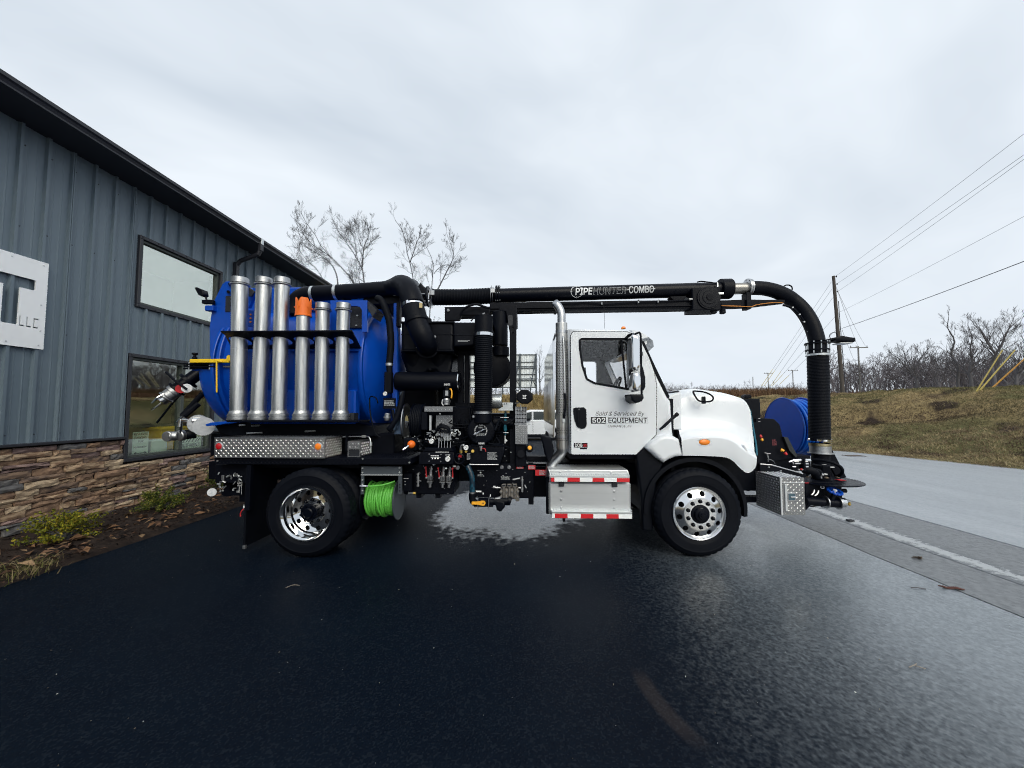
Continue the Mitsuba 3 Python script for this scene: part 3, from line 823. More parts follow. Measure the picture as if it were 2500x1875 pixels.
class Twigs:
    """Collects limbs as tapering tubes; thin ones get three sides."""

    def __init__(self, seed):
        self.g, self.big, self.small = np.random.default_rng(seed), [], []

    def limb(self, pts, r):
        r = np.asarray(r)
        (self.big if r[0] > 0.035 else self.small).append(tube(pts, r, 7 if r[0] > 0.07 else 5 if r[0] > 0.03 else 3, False))

    def grow(self, p, d, L, r, level, up=0.25, kids=(3, 5), wander=0.22, spread=0.62, rmin=0.005):
        g = self.g
        m = 6 if L > 1.2 else 4
        pts, dirs = [np.asarray(p, float)], [unit(d)]
        for k in range(m):
            d = unit(dirs[-1] + g.normal(0, wander, 3) * (0.6 if k == 0 else 1) + np.array([0, 0, up * 0.35]))
            dirs.append(d)
            pts.append(pts[-1] + d * L / m)
        rr = np.maximum(np.linspace(r, r * 0.35, m + 1), rmin)
        self.limb(np.array(pts), rr)
        if level <= 0:
            return
        for k in range(g.integers(*kids) + 1):
            t = g.uniform(0.25, 1.0) if k else 1.0
            i = min(int(t * m), m - 1)
            q = pts[i] + (pts[i + 1] - pts[i]) * (t * m - i) if t < 1 else pts[-1]
            s = unit(np.cross(dirs[i], g.normal(0, 1, 3)))
            nd = unit(dirs[i] + s * spread * g.uniform(0.7, 1.4))
            self.grow(q, nd, L * g.uniform(0.5, 0.8) * (1.1 - 0.35 * t), max(rr[i] * g.uniform(0.45, 0.62), rmin), level - 1, up, kids, wander, spread, rmin)

    def along(self, pts, r0, r1, n, L, level, side=1.0, up=0.3, rmin=0.005, start=0.15, lean=0.9):
        """A drawn limb (points), with n procedural branches along it."""
        P = smooth_path(pts, 18)
        R = np.linspace(r0, r1, 18)
        self.limb(P, R)
        g = self.g
        for k in range(n):
            t = start + (1 - start) * (k + g.random()) / n
            i = min(int(t * 17), 16)
            d0 = unit(P[i + 1] - P[i])
            s = unit(np.cross(d0, g.normal(0, 1, 3)))
            self.grow(P[i], unit(d0 * 0.8 + s * lean), L * g.uniform(0.6, 1.15) * (1.15 - 0.6 * t), max(R[i] * 0.5, rmin), level, up, (2, 4), 0.15, 0.5, rmin)
        self.grow(P[-1], unit(P[-1] - P[-2]), L * 0.55, r1, level, up, (2, 4), 0.15, 0.5, rmin)


def save_tree(name, t, m, label, group=None):
    k = thing(name, label, 'tree', group)
    put(k + '__trunk', J(*t.big), m, True)
    put(k + '__crown', J(*t.small), m, True)


def root(p):
    """Carries a limb's foot down to the ground."""
    p = np.asarray(p, float)
    z = float(bank_height(np.array([p[0]]), np.array([p[1]]))[0][0])
    return (p[0], p[1], z - 0.1)


# four bare trees that show above the building and the tank
t = Twigs(101)
f = root((-12.633, 31, 1.77))
t.along([f, (-14.127, 31, 12.06), (-15.055, 31.2, 13.369), (-16.143, 31, 14.469), (-16.972, 30.6, 15.436), (-17.686, 30.5, 16.801), (-18.07, 30.3, 17.233)], 0.124, 0.019, 15, 2.09, 3, start=0.5, rmin=0.0065)
t.along([(-15.662, 31, 12.076), (-16.276, 31.5, 13.85), (-17.541, 31.8, 15.063), (-19.134, 32, 16.081), (-19.923, 32.2, 17.658)], 0.062, 0.019, 12, 1.35, 3, start=0.3, rmin=0.0065)
t.along([(-16.143, 31, 14.469), (-16.387, 30, 14.651), (-17.312, 29.5, 15.296), (-17.894, 29.3, 16.224)], 0.043, 0.015, 10, 1.76, 3, start=0.3, rmin=0.0065)
t.along([(-16.493, 31, 11.735), (-17.417, 31, 13.499), (-18.743, 31.4, 14.736), (-19.474, 31.2, 15.735)], 0.043, 0.015, 10, 1.62, 3, start=0.2, rmin=0.0065)
save_tree('bare_tree', t, bark, 'bare tree leaning left above the building roof', None)
t = Twigs(102)
f = root((-13.884, 33, 1.77))
t.along([f, (-14.268, 33, 13.088), (-14.482, 33, 14.394), (-15.114, 33.2, 15.418), (-15.91, 33.4, 16.65), (-16.64, 33.3, 17.567), (-17.364, 33.4, 18.774)], 0.130, 0.019, 15, 2.09, 3, start=0.55, rmin=0.0065)
t.along([(-14.521, 33, 14.506), (-14.344, 32.8, 15.432), (-14.198, 32.6, 16.089), (-13.653, 32.3, 17.055), (-13.448, 32.2, 17.926)], 0.068, 0.019, 12, 1.35, 3, start=0.15, rmin=0.0065)
t.along([(-15.19, 33.2, 15.494), (-15.58, 34, 16.908), (-15.926, 34.2, 17.977), (-16.75, 34.5, 18.919)], 0.050, 0.015, 10, 1.76, 3, start=0.15, rmin=0.0065)
t.along([(-14.197, 32.6, 16.015), (-14.668, 32.8, 16.743), (-14.923, 33, 17.59)], 0.037, 0.015, 9, 1.49, 3, start=0.1, rmin=0.0065)
save_tree('bare_tree', t, bark, 'bare tree with a round forked crown beside the leaning one')
t = Twigs(103)
f = root((-9.005, 32, 1.77))
t.along([f, (-9.467, 32, 12.338), (-9.777, 32, 14.14), (-10.256, 32.2, 15.678), (-10.316, 32, 16.683), (-10.905, 32.2, 17.885), (-11.204, 32, 18.23)], 0.105, 0.019, 14, 1.69, 3, start=0.55, rmin=0.0065)
t.along([(-9.854, 32, 14.502), (-9.426, 31.6, 15.231), (-9.155, 31.6, 16.123), (-8.683, 31.4, 16.56)], 0.050, 0.015, 10, 1.42, 3, start=0.2, rmin=0.0065)
t.along([(-9.787, 32, 14.79), (-9.358, 32.6, 15.542), (-8.689, 32.8, 16.099)], 0.037, 0.012, 8, 1.2, 2, start=0.2, rmin=0.0065)
save_tree('bare_tree', t, bark, 'slender bare tree rising behind the big black pipe elbow')
t = Twigs(104)
f = root((-7.591, 30, 1.77))
t.along([f, (-7.556, 30, 9.991), (-7.413, 30, 11.998), (-7.328, 30, 13.344), (-7.657, 30.2, 14.446), (-7.88, 30, 14.874)], 0.093, 0.019, 11, 1.42, 3, start=0.55, rmin=0.0065)
t.along([(-7.493, 30, 10.324), (-6.798, 29.8, 11.59), (-6.109, 29.6, 12.843), (-5.627, 29.6, 14.002), (-5.906, 29.8, 15.097), (-6.136, 29.6, 15.682)], 0.068, 0.015, 12, 1.35, 3, start=0.3, rmin=0.0065)
t.along([(-7.255, 30, 12.736), (-6.75, 30.4, 13.49), (-6.219, 30.6, 13.732)], 0.031, 0.012, 8, 1.1, 2, start=0.2, rmin=0.0065)
save_tree('bare_tree', t, bark, 'forked bare tree above the ribbed boom hose')
# a thin one right of the billboard
t = Twigs(105)
t.along([root((1.924, 46, 2.263)), (1.884, 46, 4.734), (1.841, 46, 6.473), (1.898, 46, 8.218)], 0.12, 0.02, 12, 1.6, 2, start=0.35, rmin=0.006, lean=0.6)
save_tree('bare_tree', t, bark, 'thin bare sapling between the billboard and the cab')
# trees on the right
spec = [(45.95, 46.00, 45.74, 3.68, 9.96, 0.17, 3.0, 5, 111, 'short spreading bare tree left of the tall right-hand group'),
        (54.66, 52.00, 54.91, 3.93, 9.91, 0.16, 2.3, 4, 112, 'bare tree with thin upright twigs, second of the right-hand group'),
        (48.45, 44.00, 47.99, 3.50, 13.54, 0.16, 1.9, 3, 113, 'tall thin bare tree leaning left near the right edge'),
        (47.55, 42.00, 47.86, 3.42, 11.79, 0.19, 2.4, 4, 114, 'straight bare tree with a narrow dense crown near the right edge'),
        (47.24, 40.00, 48.05, 3.34, 12.14, 0.20, 3.2, 5, 115, 'tallest bare tree with a wide crown near the right edge'),
        (56.91, 47.00, 57.18, 3.61, 9.09, 0.15, 2.4, 4, 116, 'lower bare tree just right of the tallest one'),
        (50.54, 41.00, 52.56, 3.38, 10.29, 0.19, 3.0, 4, 117, 'bare tree leaning out of the right edge of the picture')]
GRP = 'bare trees standing at the right edge'
for (x0, y0, x1, z0, z1, r, L, n, seed, text) in spec:
    z1 -= 1.3
    t = Twigs(seed)
    f = root((x0, y0, z0))
    g = t.g
    pts = [np.array(f)] + [np.array([x0 + (x1 - x0) * s + 0.18 * g.normal() * s, y0 + 0.3 * g.normal() * s, f[2] + (z1 - f[2]) * s]) for s in (0.2, 0.4, 0.55, 0.7, 0.85, 0.97)]
    if n >= 5:                                            # spreading habit: the leader forks low down
        t.along(pts[:4], r, r * 0.55, 4, L, 3, start=0.5, rmin=0.006)
        for k in range(4):
            a = 2 * np.pi * k / 4 + g.uniform(-.4, .4)
            o = np.array([np.cos(a), 0.6 * np.sin(a), 0]) * L
            h = z1 - pts[3][2]
            t.along([pts[3], pts[3] + o * 0.25 + [0, 0, 0.35 * h], pts[3] + o * 0.45 + [0, 0, 0.68 * h], pts[3] + o * 0.62 + [0, 0, h * g.uniform(0.8, 1.0)]], r * 0.45, 0.03, 8, L * 0.55, 3, start=0.1, rmin=0.006)
    else:
        t.along(pts, r, 0.03, 6 + 3 * n, L * 0.8, 3, start=0.25, rmin=0.006, lean=0.75)
    save_tree('bare_tree', t, bark_dark, text, GRP)

# the far-off woods: one mass, each trunk an instance
protos = []
for i in range(5):
    t = Twigs(200 + i)
    hh = 1.0
    t.limb(np.array([(0, 0, -0.6), (0.1, 0, 1.5), (0.15 * t.g.normal(), 0.1, 3.2)]), np.array([0.13, 0.10, 0.08]))
    for k in range(3):
        t.grow((0.1 * t.g.normal(), 0, 2.0 + 0.5 * k), (t.g.normal() * 0.45, t.g.normal() * 0.45, 1), 2.8, 0.075, 3, 0.3, (2, 4), 0.2, 0.55, 0.018)
    for k in range(5):
        t.grow((t.g.normal() * 0.9, t.g.normal() * 0.5, -0.3), (t.g.normal() * 0.3, t.g.normal() * 0.3, 1), 1.5, 0.03, 2, 0.3, (2, 4), 0.2, 0.55, 0.018)
    m = J(*t.big, *t.small)
    scene[f'wood_kind_{i}'] = {'type': 'shapegroup', 'tree': mikit.ply(m, bark_far)}
g = np.random.default_rng(222)
wk = 0


def wood(u0, u1, y0, y1, n, s0, s1, band):
    """n trees of the wood between two bearings (x / y) and two distances."""
    global wk
    for k in range(n):
        y = g.uniform(y0, y1)
        x = y * (u0 + (u1 - u0) * (k + g.random()) / n)
        z = float(bank_height(np.array([x]), np.array([y]))[0][0])
        s = g.uniform(s0, s1)
        wk += 1
        scene[f'woodland__{wk:03d}'] = {'type': 'instance', 'sg': {'type': 'ref', 'id': f'wood_kind_{g.integers(0, 5)}'},
                                        'to_world': T().translate([x, y, z]).rotate([0, 0, 1], g.uniform(0, 360)).scale([s * g.uniform(0.8, 1.1), s * g.uniform(0.8, 1.1), s])}


wood(0.33, 0.60, 105, 120, 62, 0.65, 1.0, 0)
wood(0.60, 0.80, 110, 130, 34, 0.75, 1.05, 0)
wood(0.76, 1.36, 62, 90, 170, 0.75, 1.15, 0)
wood(0.98, 1.36, 55, 64, 50, 0.75, 1.2, 0)
wood(-0.20, 0.12, 95, 110, 34, 0.5, 0.8, 0)
wood(-0.8, -0.2, 70, 90, 40, 0.5, 0.9, 0)
tag('woodland', 'dense leafless woodland forming the far skyline', 'woodland', kind='stuff')

# dry scrub on the crest and tall straw behind the white car
brush_cols = lambda x, y, g: np.array([(0.150, 0.090, 0.055), (0.19, 0.125, 0.075), (0.11, 0.065, 0.045)])[g.integers(0, 3, len(x))] * g.uniform(0.6, 1.3, (len(x), 1))


def clumps(c, n_each):
    def f(g, n):
        k = np.asarray(c)[g.integers(0, len(c), n)]
        return k[:, 0] + k[:, 2] * g.normal(0, 1, n), k[:, 1] + k[:, 2] * g.normal(0, 1, n)
    return f


g0 = np.random.default_rng(5)
cl = [(y * b, y, 0.9) for b, y in zip(g0.uniform(0.43, 0.70, 42), g0.uniform(38, 46, 42))]
m, c = blades(16000, clumps(cl, 0), bank_z, (0.5, 1.35), 61, brush_cols, 0.22, 0.016)
put('dry_scrub', m, 'leaf_litter', color=c, label='red-brown dry scrub along the crest of the bank behind the hood', cat='scrub', kind='stuff')
cl = [(y * b, y, 1.2) for b, y in zip(g0.uniform(0.70, 1.0, 24), g0.uniform(46, 60, 24))]
m, c = blades(5000, clumps(cl, 0), bank_z, (0.4, 1.1), 62, brush_cols, 0.25, 0.018)
put('brown_scrub', m, 'leaf_litter', color=c, label='low brown scrub in front of the far wood right of the boom hose', cat='scrub', kind='stuff')
straw_cols = lambda x, y, g: np.array([(0.30, 0.225, 0.10), (0.24, 0.17, 0.085), (0.34, 0.265, 0.13)])[g.integers(0, 3, len(x))] * g.uniform(0.6, 1.25, (len(x), 1))
m, c = blades(9000, lambda g, n: (g.uniform(-6, 6, n), g.uniform(27.6, 36, n)), bank_z, (0.25, 0.75), 63, straw_cols, 0.5, 0.014)
put('tall_straw', m, 'leaf_litter', color=c, label='tall golden dry grass on the bank behind the white car', cat='grass', kind='stuff')

# ---------------------------------------------------------------- shrubs in the bed
scene['shrub_leaf'] = {'type': 'twosided', 'bsdf': {'type': 'diffuse', 'reflectance': vc}}


def shrub(c, r, h, n, seed, cols, label, sz=(0.018, 0.045)):
    g = np.random.default_rng(seed)
    k = thing('shrub', label, 'shrub')
    stems, tips = [], []
    for i in range(46):
        a, e = g.uniform(0, 2 * np.pi), g.uniform(0.25, 1.35)
        d = np.array([np.cos(a) * np.cos(e) * r[0], np.sin(a) * np.cos(e) * r[1], np.sin(e) * h]) * g.uniform(0.55, 1.08)
        P = smooth_path([np.array(c) + [0, 0, 0.02], np.array(c) + d * [0.35, 0.35, 0.55], np.array(c) + d], 7)
        stems.append(tube(P, np.linspace(0.006, 0.0025, 7), 4, False))
        tips.append(P)
    put(k + '__stem', J(*stems), bark_dark)
    P = np.array(tips)
    i, t = g.integers(0, len(P), n), g.uniform(0.3, 1.0, n) ** 0.6
    f = t * 6
    lo = np.minimum(f.astype(int), 5)
    p = P[i, lo] + (P[i, lo + 1] - P[i, lo]) * (f - lo)[:, None] + g.normal(0, 0.022, (n, 3))
    L = g.uniform(*sz, n)[:, None]
    a = g.normal(0, 1, (n, 3)) + [0, 0, 0.4]
    a /= np.linalg.norm(a, axis=1, keepdims=True)
    b = np.cross(a, g.normal(0, 1, (n, 3)))
    b /= np.linalg.norm(b, axis=1, keepdims=True)
    w = np.cross(a, b) * 0.25 * L
    v = np.stack([p - a * L / 2, p - b * L * 0.3 + w, p + a * L / 2, p + b * L * 0.3 + w], 1).reshape(-1, 3)
    q = np.arange(n)[:, None] * 4
    put(k + '__foliage', (v, np.vstack([q + [0, 1, 2], q + [0, 2, 3]])), 'shrub_leaf', color=chip_colours(n, cols, seed + 1, 4, 0.5, 1.4))


shrub((-5.98, 4.86, 0.05), (0.42, 0.52), 0.46, 2400, 301, [(0.20, 0.19, 0.022), (0.27, 0.22, 0.03), (0.11, 0.125, 0.02), (0.15, 0.17, 0.028)], 'yellow-green low shrub nearest the camera at the stone wall')
shrub((-6.25, 6.45, 0.05), (0.40, 0.52), 0.40, 2200, 302, [(0.085, 0.115, 0.022), (0.13, 0.15, 0.035), (0.05, 0.075, 0.018), (0.17, 0.16, 0.04)], 'dark green low shrub under the lower window')
shrub((-6.5, 8.05, 0.05), (0.40, 0.46), 0.62, 1800, 303, [(0.07, 0.10, 0.02), (0.11, 0.13, 0.03), (0.045, 0.065, 0.016)], 'green shrub half hidden behind the rear bumper of the truck')
m, c = blades(260, lambda g, n: (-5.42 + 0.14 * g.normal(0, 1, n), 4.02 + 0.16 * g.normal(0, 1, n)), lambda x, y: 0.04 + 0 * x, (0.05, 0.15), 304, lambda x, y, g: np.array([(0.26, 0.21, 0.12), (0.18, 0.145, 0.08), (0.10, 0.11, 0.035)])[g.integers(0, 3, len(x))] * g.uniform(0.7, 1.2, (len(x), 1)), 0.8, 0.004)
put('dry_grass_clump', m, 'leaf_litter', color=c, label='pale dry grass clump at the bed edge, lower left', cat='grass clump', kind='stuff')

# ---------------------------------------------------------------- poles, wires, billboard
pole_wood = mat('pole_wood', pr(lambda p, n, uv: mix((0.055, 0.050, 0.048), (0.10, 0.088, 0.08), fbm(p.x * 12, p.y * 12, p.z * 0.8, 3))), 0.85, spec=0.15)
pole_grey = mat('pole_weathered', (0.20, 0.20, 0.20), 0.85, spec=0.15)
wire_mat = mat('wire', (0.16, 0.17, 0.20), 0.6, spec=0.2)
cable_mat = mat('cable', (0.05, 0.053, 0.07), 0.6, spec=0.2)


def wire(p, q, r, sag=0.2, n=14):
    s = np.linspace(0, 1, n)[:, None]
    return tube(np.asarray(p) * (1 - s) + np.asarray(q) * s - np.array([0, 0, 1]) * 4 * sag * s * (1 - s), r, 5)


P = thing('utility_pole', 'tall dark wooden utility pole right of the boom hose', 'utility pole')
top, foot = np.array((28.159, 35, 13.908)), np.array(root((28.509, 35, 3.234)))
put(P + '__pole', tube(np.array([foot, foot * .5 + top * .5, top]), [0.17, 0.145, 0.115], 14), pole_wood, 40)
for v in (676, 694, 712):
    q = foot + (top - foot) * (960 - v) / 286
    put(P + '__insulator', J(cyl(q, q + [0.22, -0.06, 0.02], 0.02, n=8), cyl(q + [0.22, -0.06, -0.05], q + [0.22, -0.06, 0.10], 0.035, n=10)), plastic)
q = foot + (top - foot) * 0.68
put(P + '__riser', tube(np.array([foot + [0.2, -0.1, 0.2], q + [0.17, -0.1, 0], q + [0.15, -0.1, 1.2]]), 0.03, 6), cable_mat)
far_poles = [
    (56.64, 66.0, 56.63, 12.53, 1.49, 'pale utility pole with a crossarm and a lamp right of the tall one'),
    (77.47, 112.0, 77.39, 13.22, 1.45, 'far utility pole with a crossarm just left of the boom hose'),
    (75.46, 120.0, 75.44, 13.17, 1.29, 'far utility pole with a crossarm above the scrub'),
    (76.66, 130.0, 76.70, 12.75, 0.00, 'farthest utility pole, a bare stub above the scrub')]
for (x0, y, x1, zt, arm, text) in far_poles:
    P = thing('utility_pole', text, 'utility pole')
    f = root((x0, y, 0))
    put(P + '__pole', tube(np.array([f, (x1, y, zt)]), [0.16, 0.11], 10), pole_grey)
    if arm:
        put(P + '__crossarm', bx(x1 - arm, x1 + arm, y - 0.2, y - 0.11, zt - 0.35, zt - 0.20), pole_grey)
        put(P + '__insulator', J(*[cyl((x1 + a * arm, y - 0.15, zt - 0.2), (x1 + a * arm, y - 0.15, zt + 0.05), 0.05, n=8) for a in (-0.9, -0.3, 0.9)]), plastic, kind='stuff')
    if y < 70:
        put(P + '__lamp_arm', tube(np.array([(x1, y, zt - 3.5), (x1 - 0.5, y - 0.1, zt - 3.2), (x1 - 0.9, y - 0.2, zt - 3.2)]), 0.04, 6), steel)
        put(P + '__lamp', bx(x1 - 1.35, x1 - 0.85, y - 0.32, y - 0.08, zt - 3.27, zt - 3.13, 0.03), steel)
for p, q, r, sag, text, m in [((28.264, 35, 13.831), (20.756, 13, 14.035), 0.009, 0.1, 'topmost thin power line running to the upper right corner', wire_mat),
                              ((28.305, 35, 13.111), (20.672, 13, 13.03), 0.009, 0.1, 'second power line from the top, running to the upper right', wire_mat),
                              ((28.457, 35, 12.467), (20.984, 13.2, 13.129), 0.009, 0.1, 'third power line from the top, crossing the two above it', wire_mat),
                              ((28.554, 35, 10.583), (20.438, 13, 10.217), 0.008, 0.1, 'fine line leaving the pole at mid height to the right', wire_mat),
                              ((28.667, 35, 9.084), (20.262, 13, 8.106), 0.019, 0.1, 'thick lowest communication cable running right from the pole', cable_mat)]:
    put('power_line', wire(p, q, r, sag), m, label=text, cat='power line')
fp = [(56.625, 66, 12.526), (55.473, 66, 12.462), (57.904, 66, 12.449)]
for p, q, text in [((28.369, 35, 12.921), fp[0], 'faint line from the tall pole to the middle of the far crossarm'), ((28.494, 35, 12.466), fp[2], 'faint line from the tall pole to the right end of the far crossarm'),
                   ((28.697, 35, 8.972), (56.629, 66, 8.339), 'sagging service cable from the tall pole down to the lamp pole')]:
    put('power_line', wire(p, q, 0.013, 0.3), wire_mat, label=text, cat='power line')
for i, (p, q, text) in enumerate([((27.954, 35, 13.38), (22.604, 37, 3.993), 'leftmost guy wire of the tall pole, yellow guard at its foot'),
                                  ((27.96, 35, 12.698), (22.834, 37, 3.992), 'second guy wire from the left of the tall pole'),
                                  ((27.998, 35, 11.905), (23.485, 37, 4.03), 'third guy wire from the left of the tall pole'),
                                  ((28.176, 35, 10.211), (23.638, 37, 4.03), 'fourth guy wire from the left of the tall pole'),
                                  ((28.269, 35, 9.049), (24.291, 37, 4.146), 'fifth and lowest guy wire of the tall pole')]):
    k = thing('guy_wire', text, 'guy wire')
    p, q = np.array(p), np.array(q)
    put(k + '__strand', wire(p, q, 0.011, 0.0, 4), wire_mat)
    put(k + '__guard', tube(np.array([q + (p - q) * 0.002, q + (p - q) * 0.17]), 0.022, 7), mat('pale_yellow', (0.55, 0.46, 0.22), 0.6))
for i, (p, q, far, text) in enumerate([((21.581, 19, 2.419), (21.857, 18, 4.499), (22.365, 16, 8.577), 'left one of the two yellow-guarded guy wires sharing an anchor'),
                                       ((21.718, 19, 2.497), (22.414, 18, 4.496), (23.763, 16, 8.454), 'right one of the two yellow-guarded guy wires sharing an anchor'),
                                       ((23.448, 20, 2.68), (24.427, 19, 4.545), (25.11, 17, 7.139), 'single yellow-guarded guy wire nearest the right edge')]):
    k = thing('guy_wire', text, 'guy wire')
    p, q = np.array(p), np.array(q)
    put(k + '__strand', wire(p, far, 0.007, 0.0, 4), wire_mat)
    put(k + '__guard', J(tube(np.array([p + (q - p) * 0.08, q]), [0.032, 0.024], 8)), gold if i == 2 else mat(f'faded_yellow_{i}', (0.62, 0.50, 0.16), 0.6))
    put(k + '__anchor_rod', tube(np.array([p - (q - p) * 0.10, p + (q - p) * 0.10]), 0.014, 6), steel)
    if i == 0:
        put(k + '__clamp', bx(p[0] - .06, p[0] + .06, p[1] - .04, p[1] + .04, p[2] - .02, p[2] + .10, 0.01), steel)

# billboard seen from behind
bb = thing('billboard', 'back of a steel-framed billboard seen through the gap behind the cab', 'billboard')
skin = mat('billboard_skin', (0.72, 0.78, 0.82), 0.6)
frame_m = mat('billboard_steel', (0.045, 0.06, 0.075), 0.6)
x0, x1, zb, zt = -8.703, 1.951, 5.185, 10.574
for k, xs in enumerate(np.arange(x0, x1 - 0.01, (x1 - x0) / 10)):
    put(bb + '__panel', bx(xs + 0.01, xs + (x1 - x0) / 10 - 0.01, 60.10, 60.16, zb, zt), skin)
put(bb + '__stiffener', J(*[bx(xs - 0.008, xs + 0.008, 60.06, 60.10, zb, zt) for xs in np.arange(x0 + 0.3, x1, 0.42)]), frame_m, kind='stuff')
for v in (0.02, 0.24, 0.37, 0.42, 0.60, 0.73, 0.78, 0.985):
    zz = zt - (zt - zb) * v
    put(bb + '__rail', bx(x0, x1, 59.92, 60.06, zz - 0.045, zz + 0.045), frame_m)
for xs in (x0 + 0.1, x0 + 2.7, x0 + 5.3, x1 - 2.6, x1 - 0.08):
    put(bb + '__post', bx(xs - 0.12, xs + 0.12, 59.66, 59.90, 2.2, zt), frame_m)
    put(bb + '__brace', tube(np.array([(xs, 59.7, zt - 0.1), (xs - 0.9, 58.2, zb - 0.1), (xs - 1.1, 57.9, 2.2)]), 0.09, 6), frame_m)
    put(bb + '__brace', tube(np.array([(xs, 59.7, zb + 0.2), (xs - 0.95, 58.3, zb + 1.6)]), 0.06, 5), frame_m)

# ---------------------------------------------------------------- white car behind the truck
def car_put(part, mesh, m, smooth=False):
    put(car + part, move(mesh, (-0.75, 0, 0)), m, smooth)


car = thing('parked_car', 'white sport utility car parked behind the truck, seen past the cab', 'car')
cy0, cy1 = 22.0, 23.85
tint = mat('tinted_window', (0.05, 0.06, 0.065), 0.06, spec=0.8)
body = [(-1.45, 0.32), (-1.45, 0.78), (-1.30, 0.98), (-0.45, 1.12), (0.15, 1.16), (3.25, 1.20), (3.36, 1.10), (3.42, 0.55), (3.36, 0.32), (2.95, 0.26)]
arch = lambda cx: [(cx + 0.40 * math.cos(a), 0.36 + 0.40 * math.sin(a)) for a in np.linspace(0, math.pi, 12)]
bp = shapely.Polygon(body).difference(shapely.Polygon(arch(-0.62) + [(-1.02, 0), (-0.22, 0)])).difference(shapely.Polygon(arch(2.35) + [(1.95, 0), (2.75, 0)]))
car_put('__body', slab(list(bp.exterior.coords)[:-1], cy0, cy1, 0.05, 3), white, 35)
cab_o = [(0.05, 1.15), (0.75, 1.66), (1.1, 1.76), (2.6, 1.75), (3.05, 1.60), (3.30, 1.18)]
car_put('__roof', slab(cab_o, cy0 + 0.10, cy1 - 0.10, 0.09, 3), white, 35)
for pts in ([(0.32, 1.19), (0.82, 1.58), (1.18, 1.64), (1.18, 1.19)], [(1.28, 1.19), (1.28, 1.645), (2.10, 1.645), (2.20, 1.19)], [(2.29, 1.19), (2.20, 1.63), (2.62, 1.60), (2.95, 1.30), (2.98, 1.21)]):
    car_put('__window', extrude(shapely.Polygon(pts), cy0 + 0.085, cy0 + 0.10), tint)
car_put('__mirror', slab([(0.87, 1.14), (0.89, 1.26), (1.10, 1.28), (1.12, 1.16)], cy0 - 0.20, cy0 + 0.02, 0.03), plastic, 35)
car_put('__sill', bx(-0.25, 1.98, cy0 - 0.02, cy0 + 0.1, 0.20, 0.36, 0.02), plastic)
for xx in (0.24, 1.24, 2.16):
    car_put('__door_gap', bx(xx, xx + 0.014, cy0 - 0.003, cy0 + 0.03, 0.40, 1.15), ink)
for xx in (0.98, 1.92):
    car_put('__door_handle', bx(xx, xx + 0.18, cy0 - 0.03, cy0 + 0.01, 0.93, 0.965, 0.008), white)
for xx in (-0.62, 2.35):
    for yy in (cy0 + 0.02, cy1 - 0.24):
        car_put('__wheel', lathe([(0, 0), (0.20, 0.02), (0.22, 0.0), (0.34, 0.0), (0.36, 0.03), (0.36, 0.19), (0.34, 0.22), (0, 0.22)], (xx, yy, 0.36), (0, 1, 0), 28), rubber, 40)
        car_put('__rim', lathe([(0, -0.01), (0.09, -0.012), (0.21, 0.004), (0.21, 0.02)], (xx, yy, 0.36), (0, 1, 0), 20), steel, 40)
car_put('__tail_lamp', bx(3.28, 3.40, cy0 - 0.01, cy0 + 0.2, 0.95, 1.14, 0.02), redlens)
car_put('__headlamp', bx(-1.47, -1.2, cy0 - 0.005, cy0 + 0.3, 0.75, 0.90, 0.03), chrome)

# ---------------------------------------------------------------- litter on the asphalt
g = np.random.default_rng(88)
x, y, _ = (4.224, 4.002, 0)
v = trimesh.creation.icosphere(2)
q = np.asarray(v.vertices)
q = q * [0.105, 0.020, 0.009] + np.stack([0.01 * np.sin(q[:, 1] * 9), 0.012 * q[:, 0] ** 2, 0.006 * np.sin(q[:, 0] * 6)], 1)
put('bark_strip', ((q @ rot([0, 0, 1], -14).T) + [x, y, 0.010], np.asarray(v.faces)), mat('red_bark', (0.07, 0.022, 0.016), 0.7), True, label='red-brown strip of bark lying on the joint in the asphalt', cat='bark')
x, y, _ = (3.889, 4, 0)
put('twig', tube(np.array([(x - 0.05, y + .01, 0.006), (x, y, 0.010), (x + 0.06, y - .02, 0.006)]), 0.004, 6), bark_dark, label='short dark twig left of the bark strip', cat='twig')
x, y, _ = (4.676, 4.771, 0)
put('dead_leaf', scatter_chips(4, lambda g, n: (x + g.normal(0, .02, n), y + g.normal(0, .015, n)), lambda a, b: 0 * a, (0.06, 0.1), 9, 0.3, 0.3, 0.5), 'leaf_litter', color=chip_colours(4, [(0.10, 0.065, 0.05), (0.2, 0.16, 0.12)], 9), label='small brown leaf on the dark lane strip', cat='leaf')
x, y, _ = (5.163, 6.312, 0)
put('reflector_marker', bx(x - 0.045, x + 0.045, y - 0.035, y + 0.035, 0.003, 0.03, 0.006), ink, label='small dark block on the faded white line', cat='road marker')
x, y, _ = (2.682, 2.795, 0)
put('twig', J(tube(np.array([(x - 0.05, y, 0.006), (x, y + .015, 0.012), (x + 0.04, y + .04, 0.006)]), 0.003, 5), tube(np.array([(x, y + .015, 0.01), (x + 0.05, y - .012, 0.006)]), 0.003, 5)), mat('dry_twig', (0.22, 0.19, 0.16), 0.8), label='pale forked twig on the wet asphalt, lower right', cat='twig')
x, y, _ = (-2.304, 3.818, 0)
put('straw_stem', tube(smooth_path([(x - 0.06, y - .02, 0.006), (x - .02, y + .03, 0.012), (x + .05, y + .03, 0.008)], 10), 0.0028, 5), 'dry_twig', label='bent pale straw on the dark asphalt left of centre', cat='straw')
x, y, _ = (12.618, 15.119, 0)
put('patch_plate', bx(x - 0.34, x + 0.34, y - 0.2, y + 0.2, 0.001, 0.012, 0.004), mat('rusty_plate', (0.055, 0.042, 0.038), 0.7), label='rusty flat cover plate on the far road', cat='cover plate')
n = 420
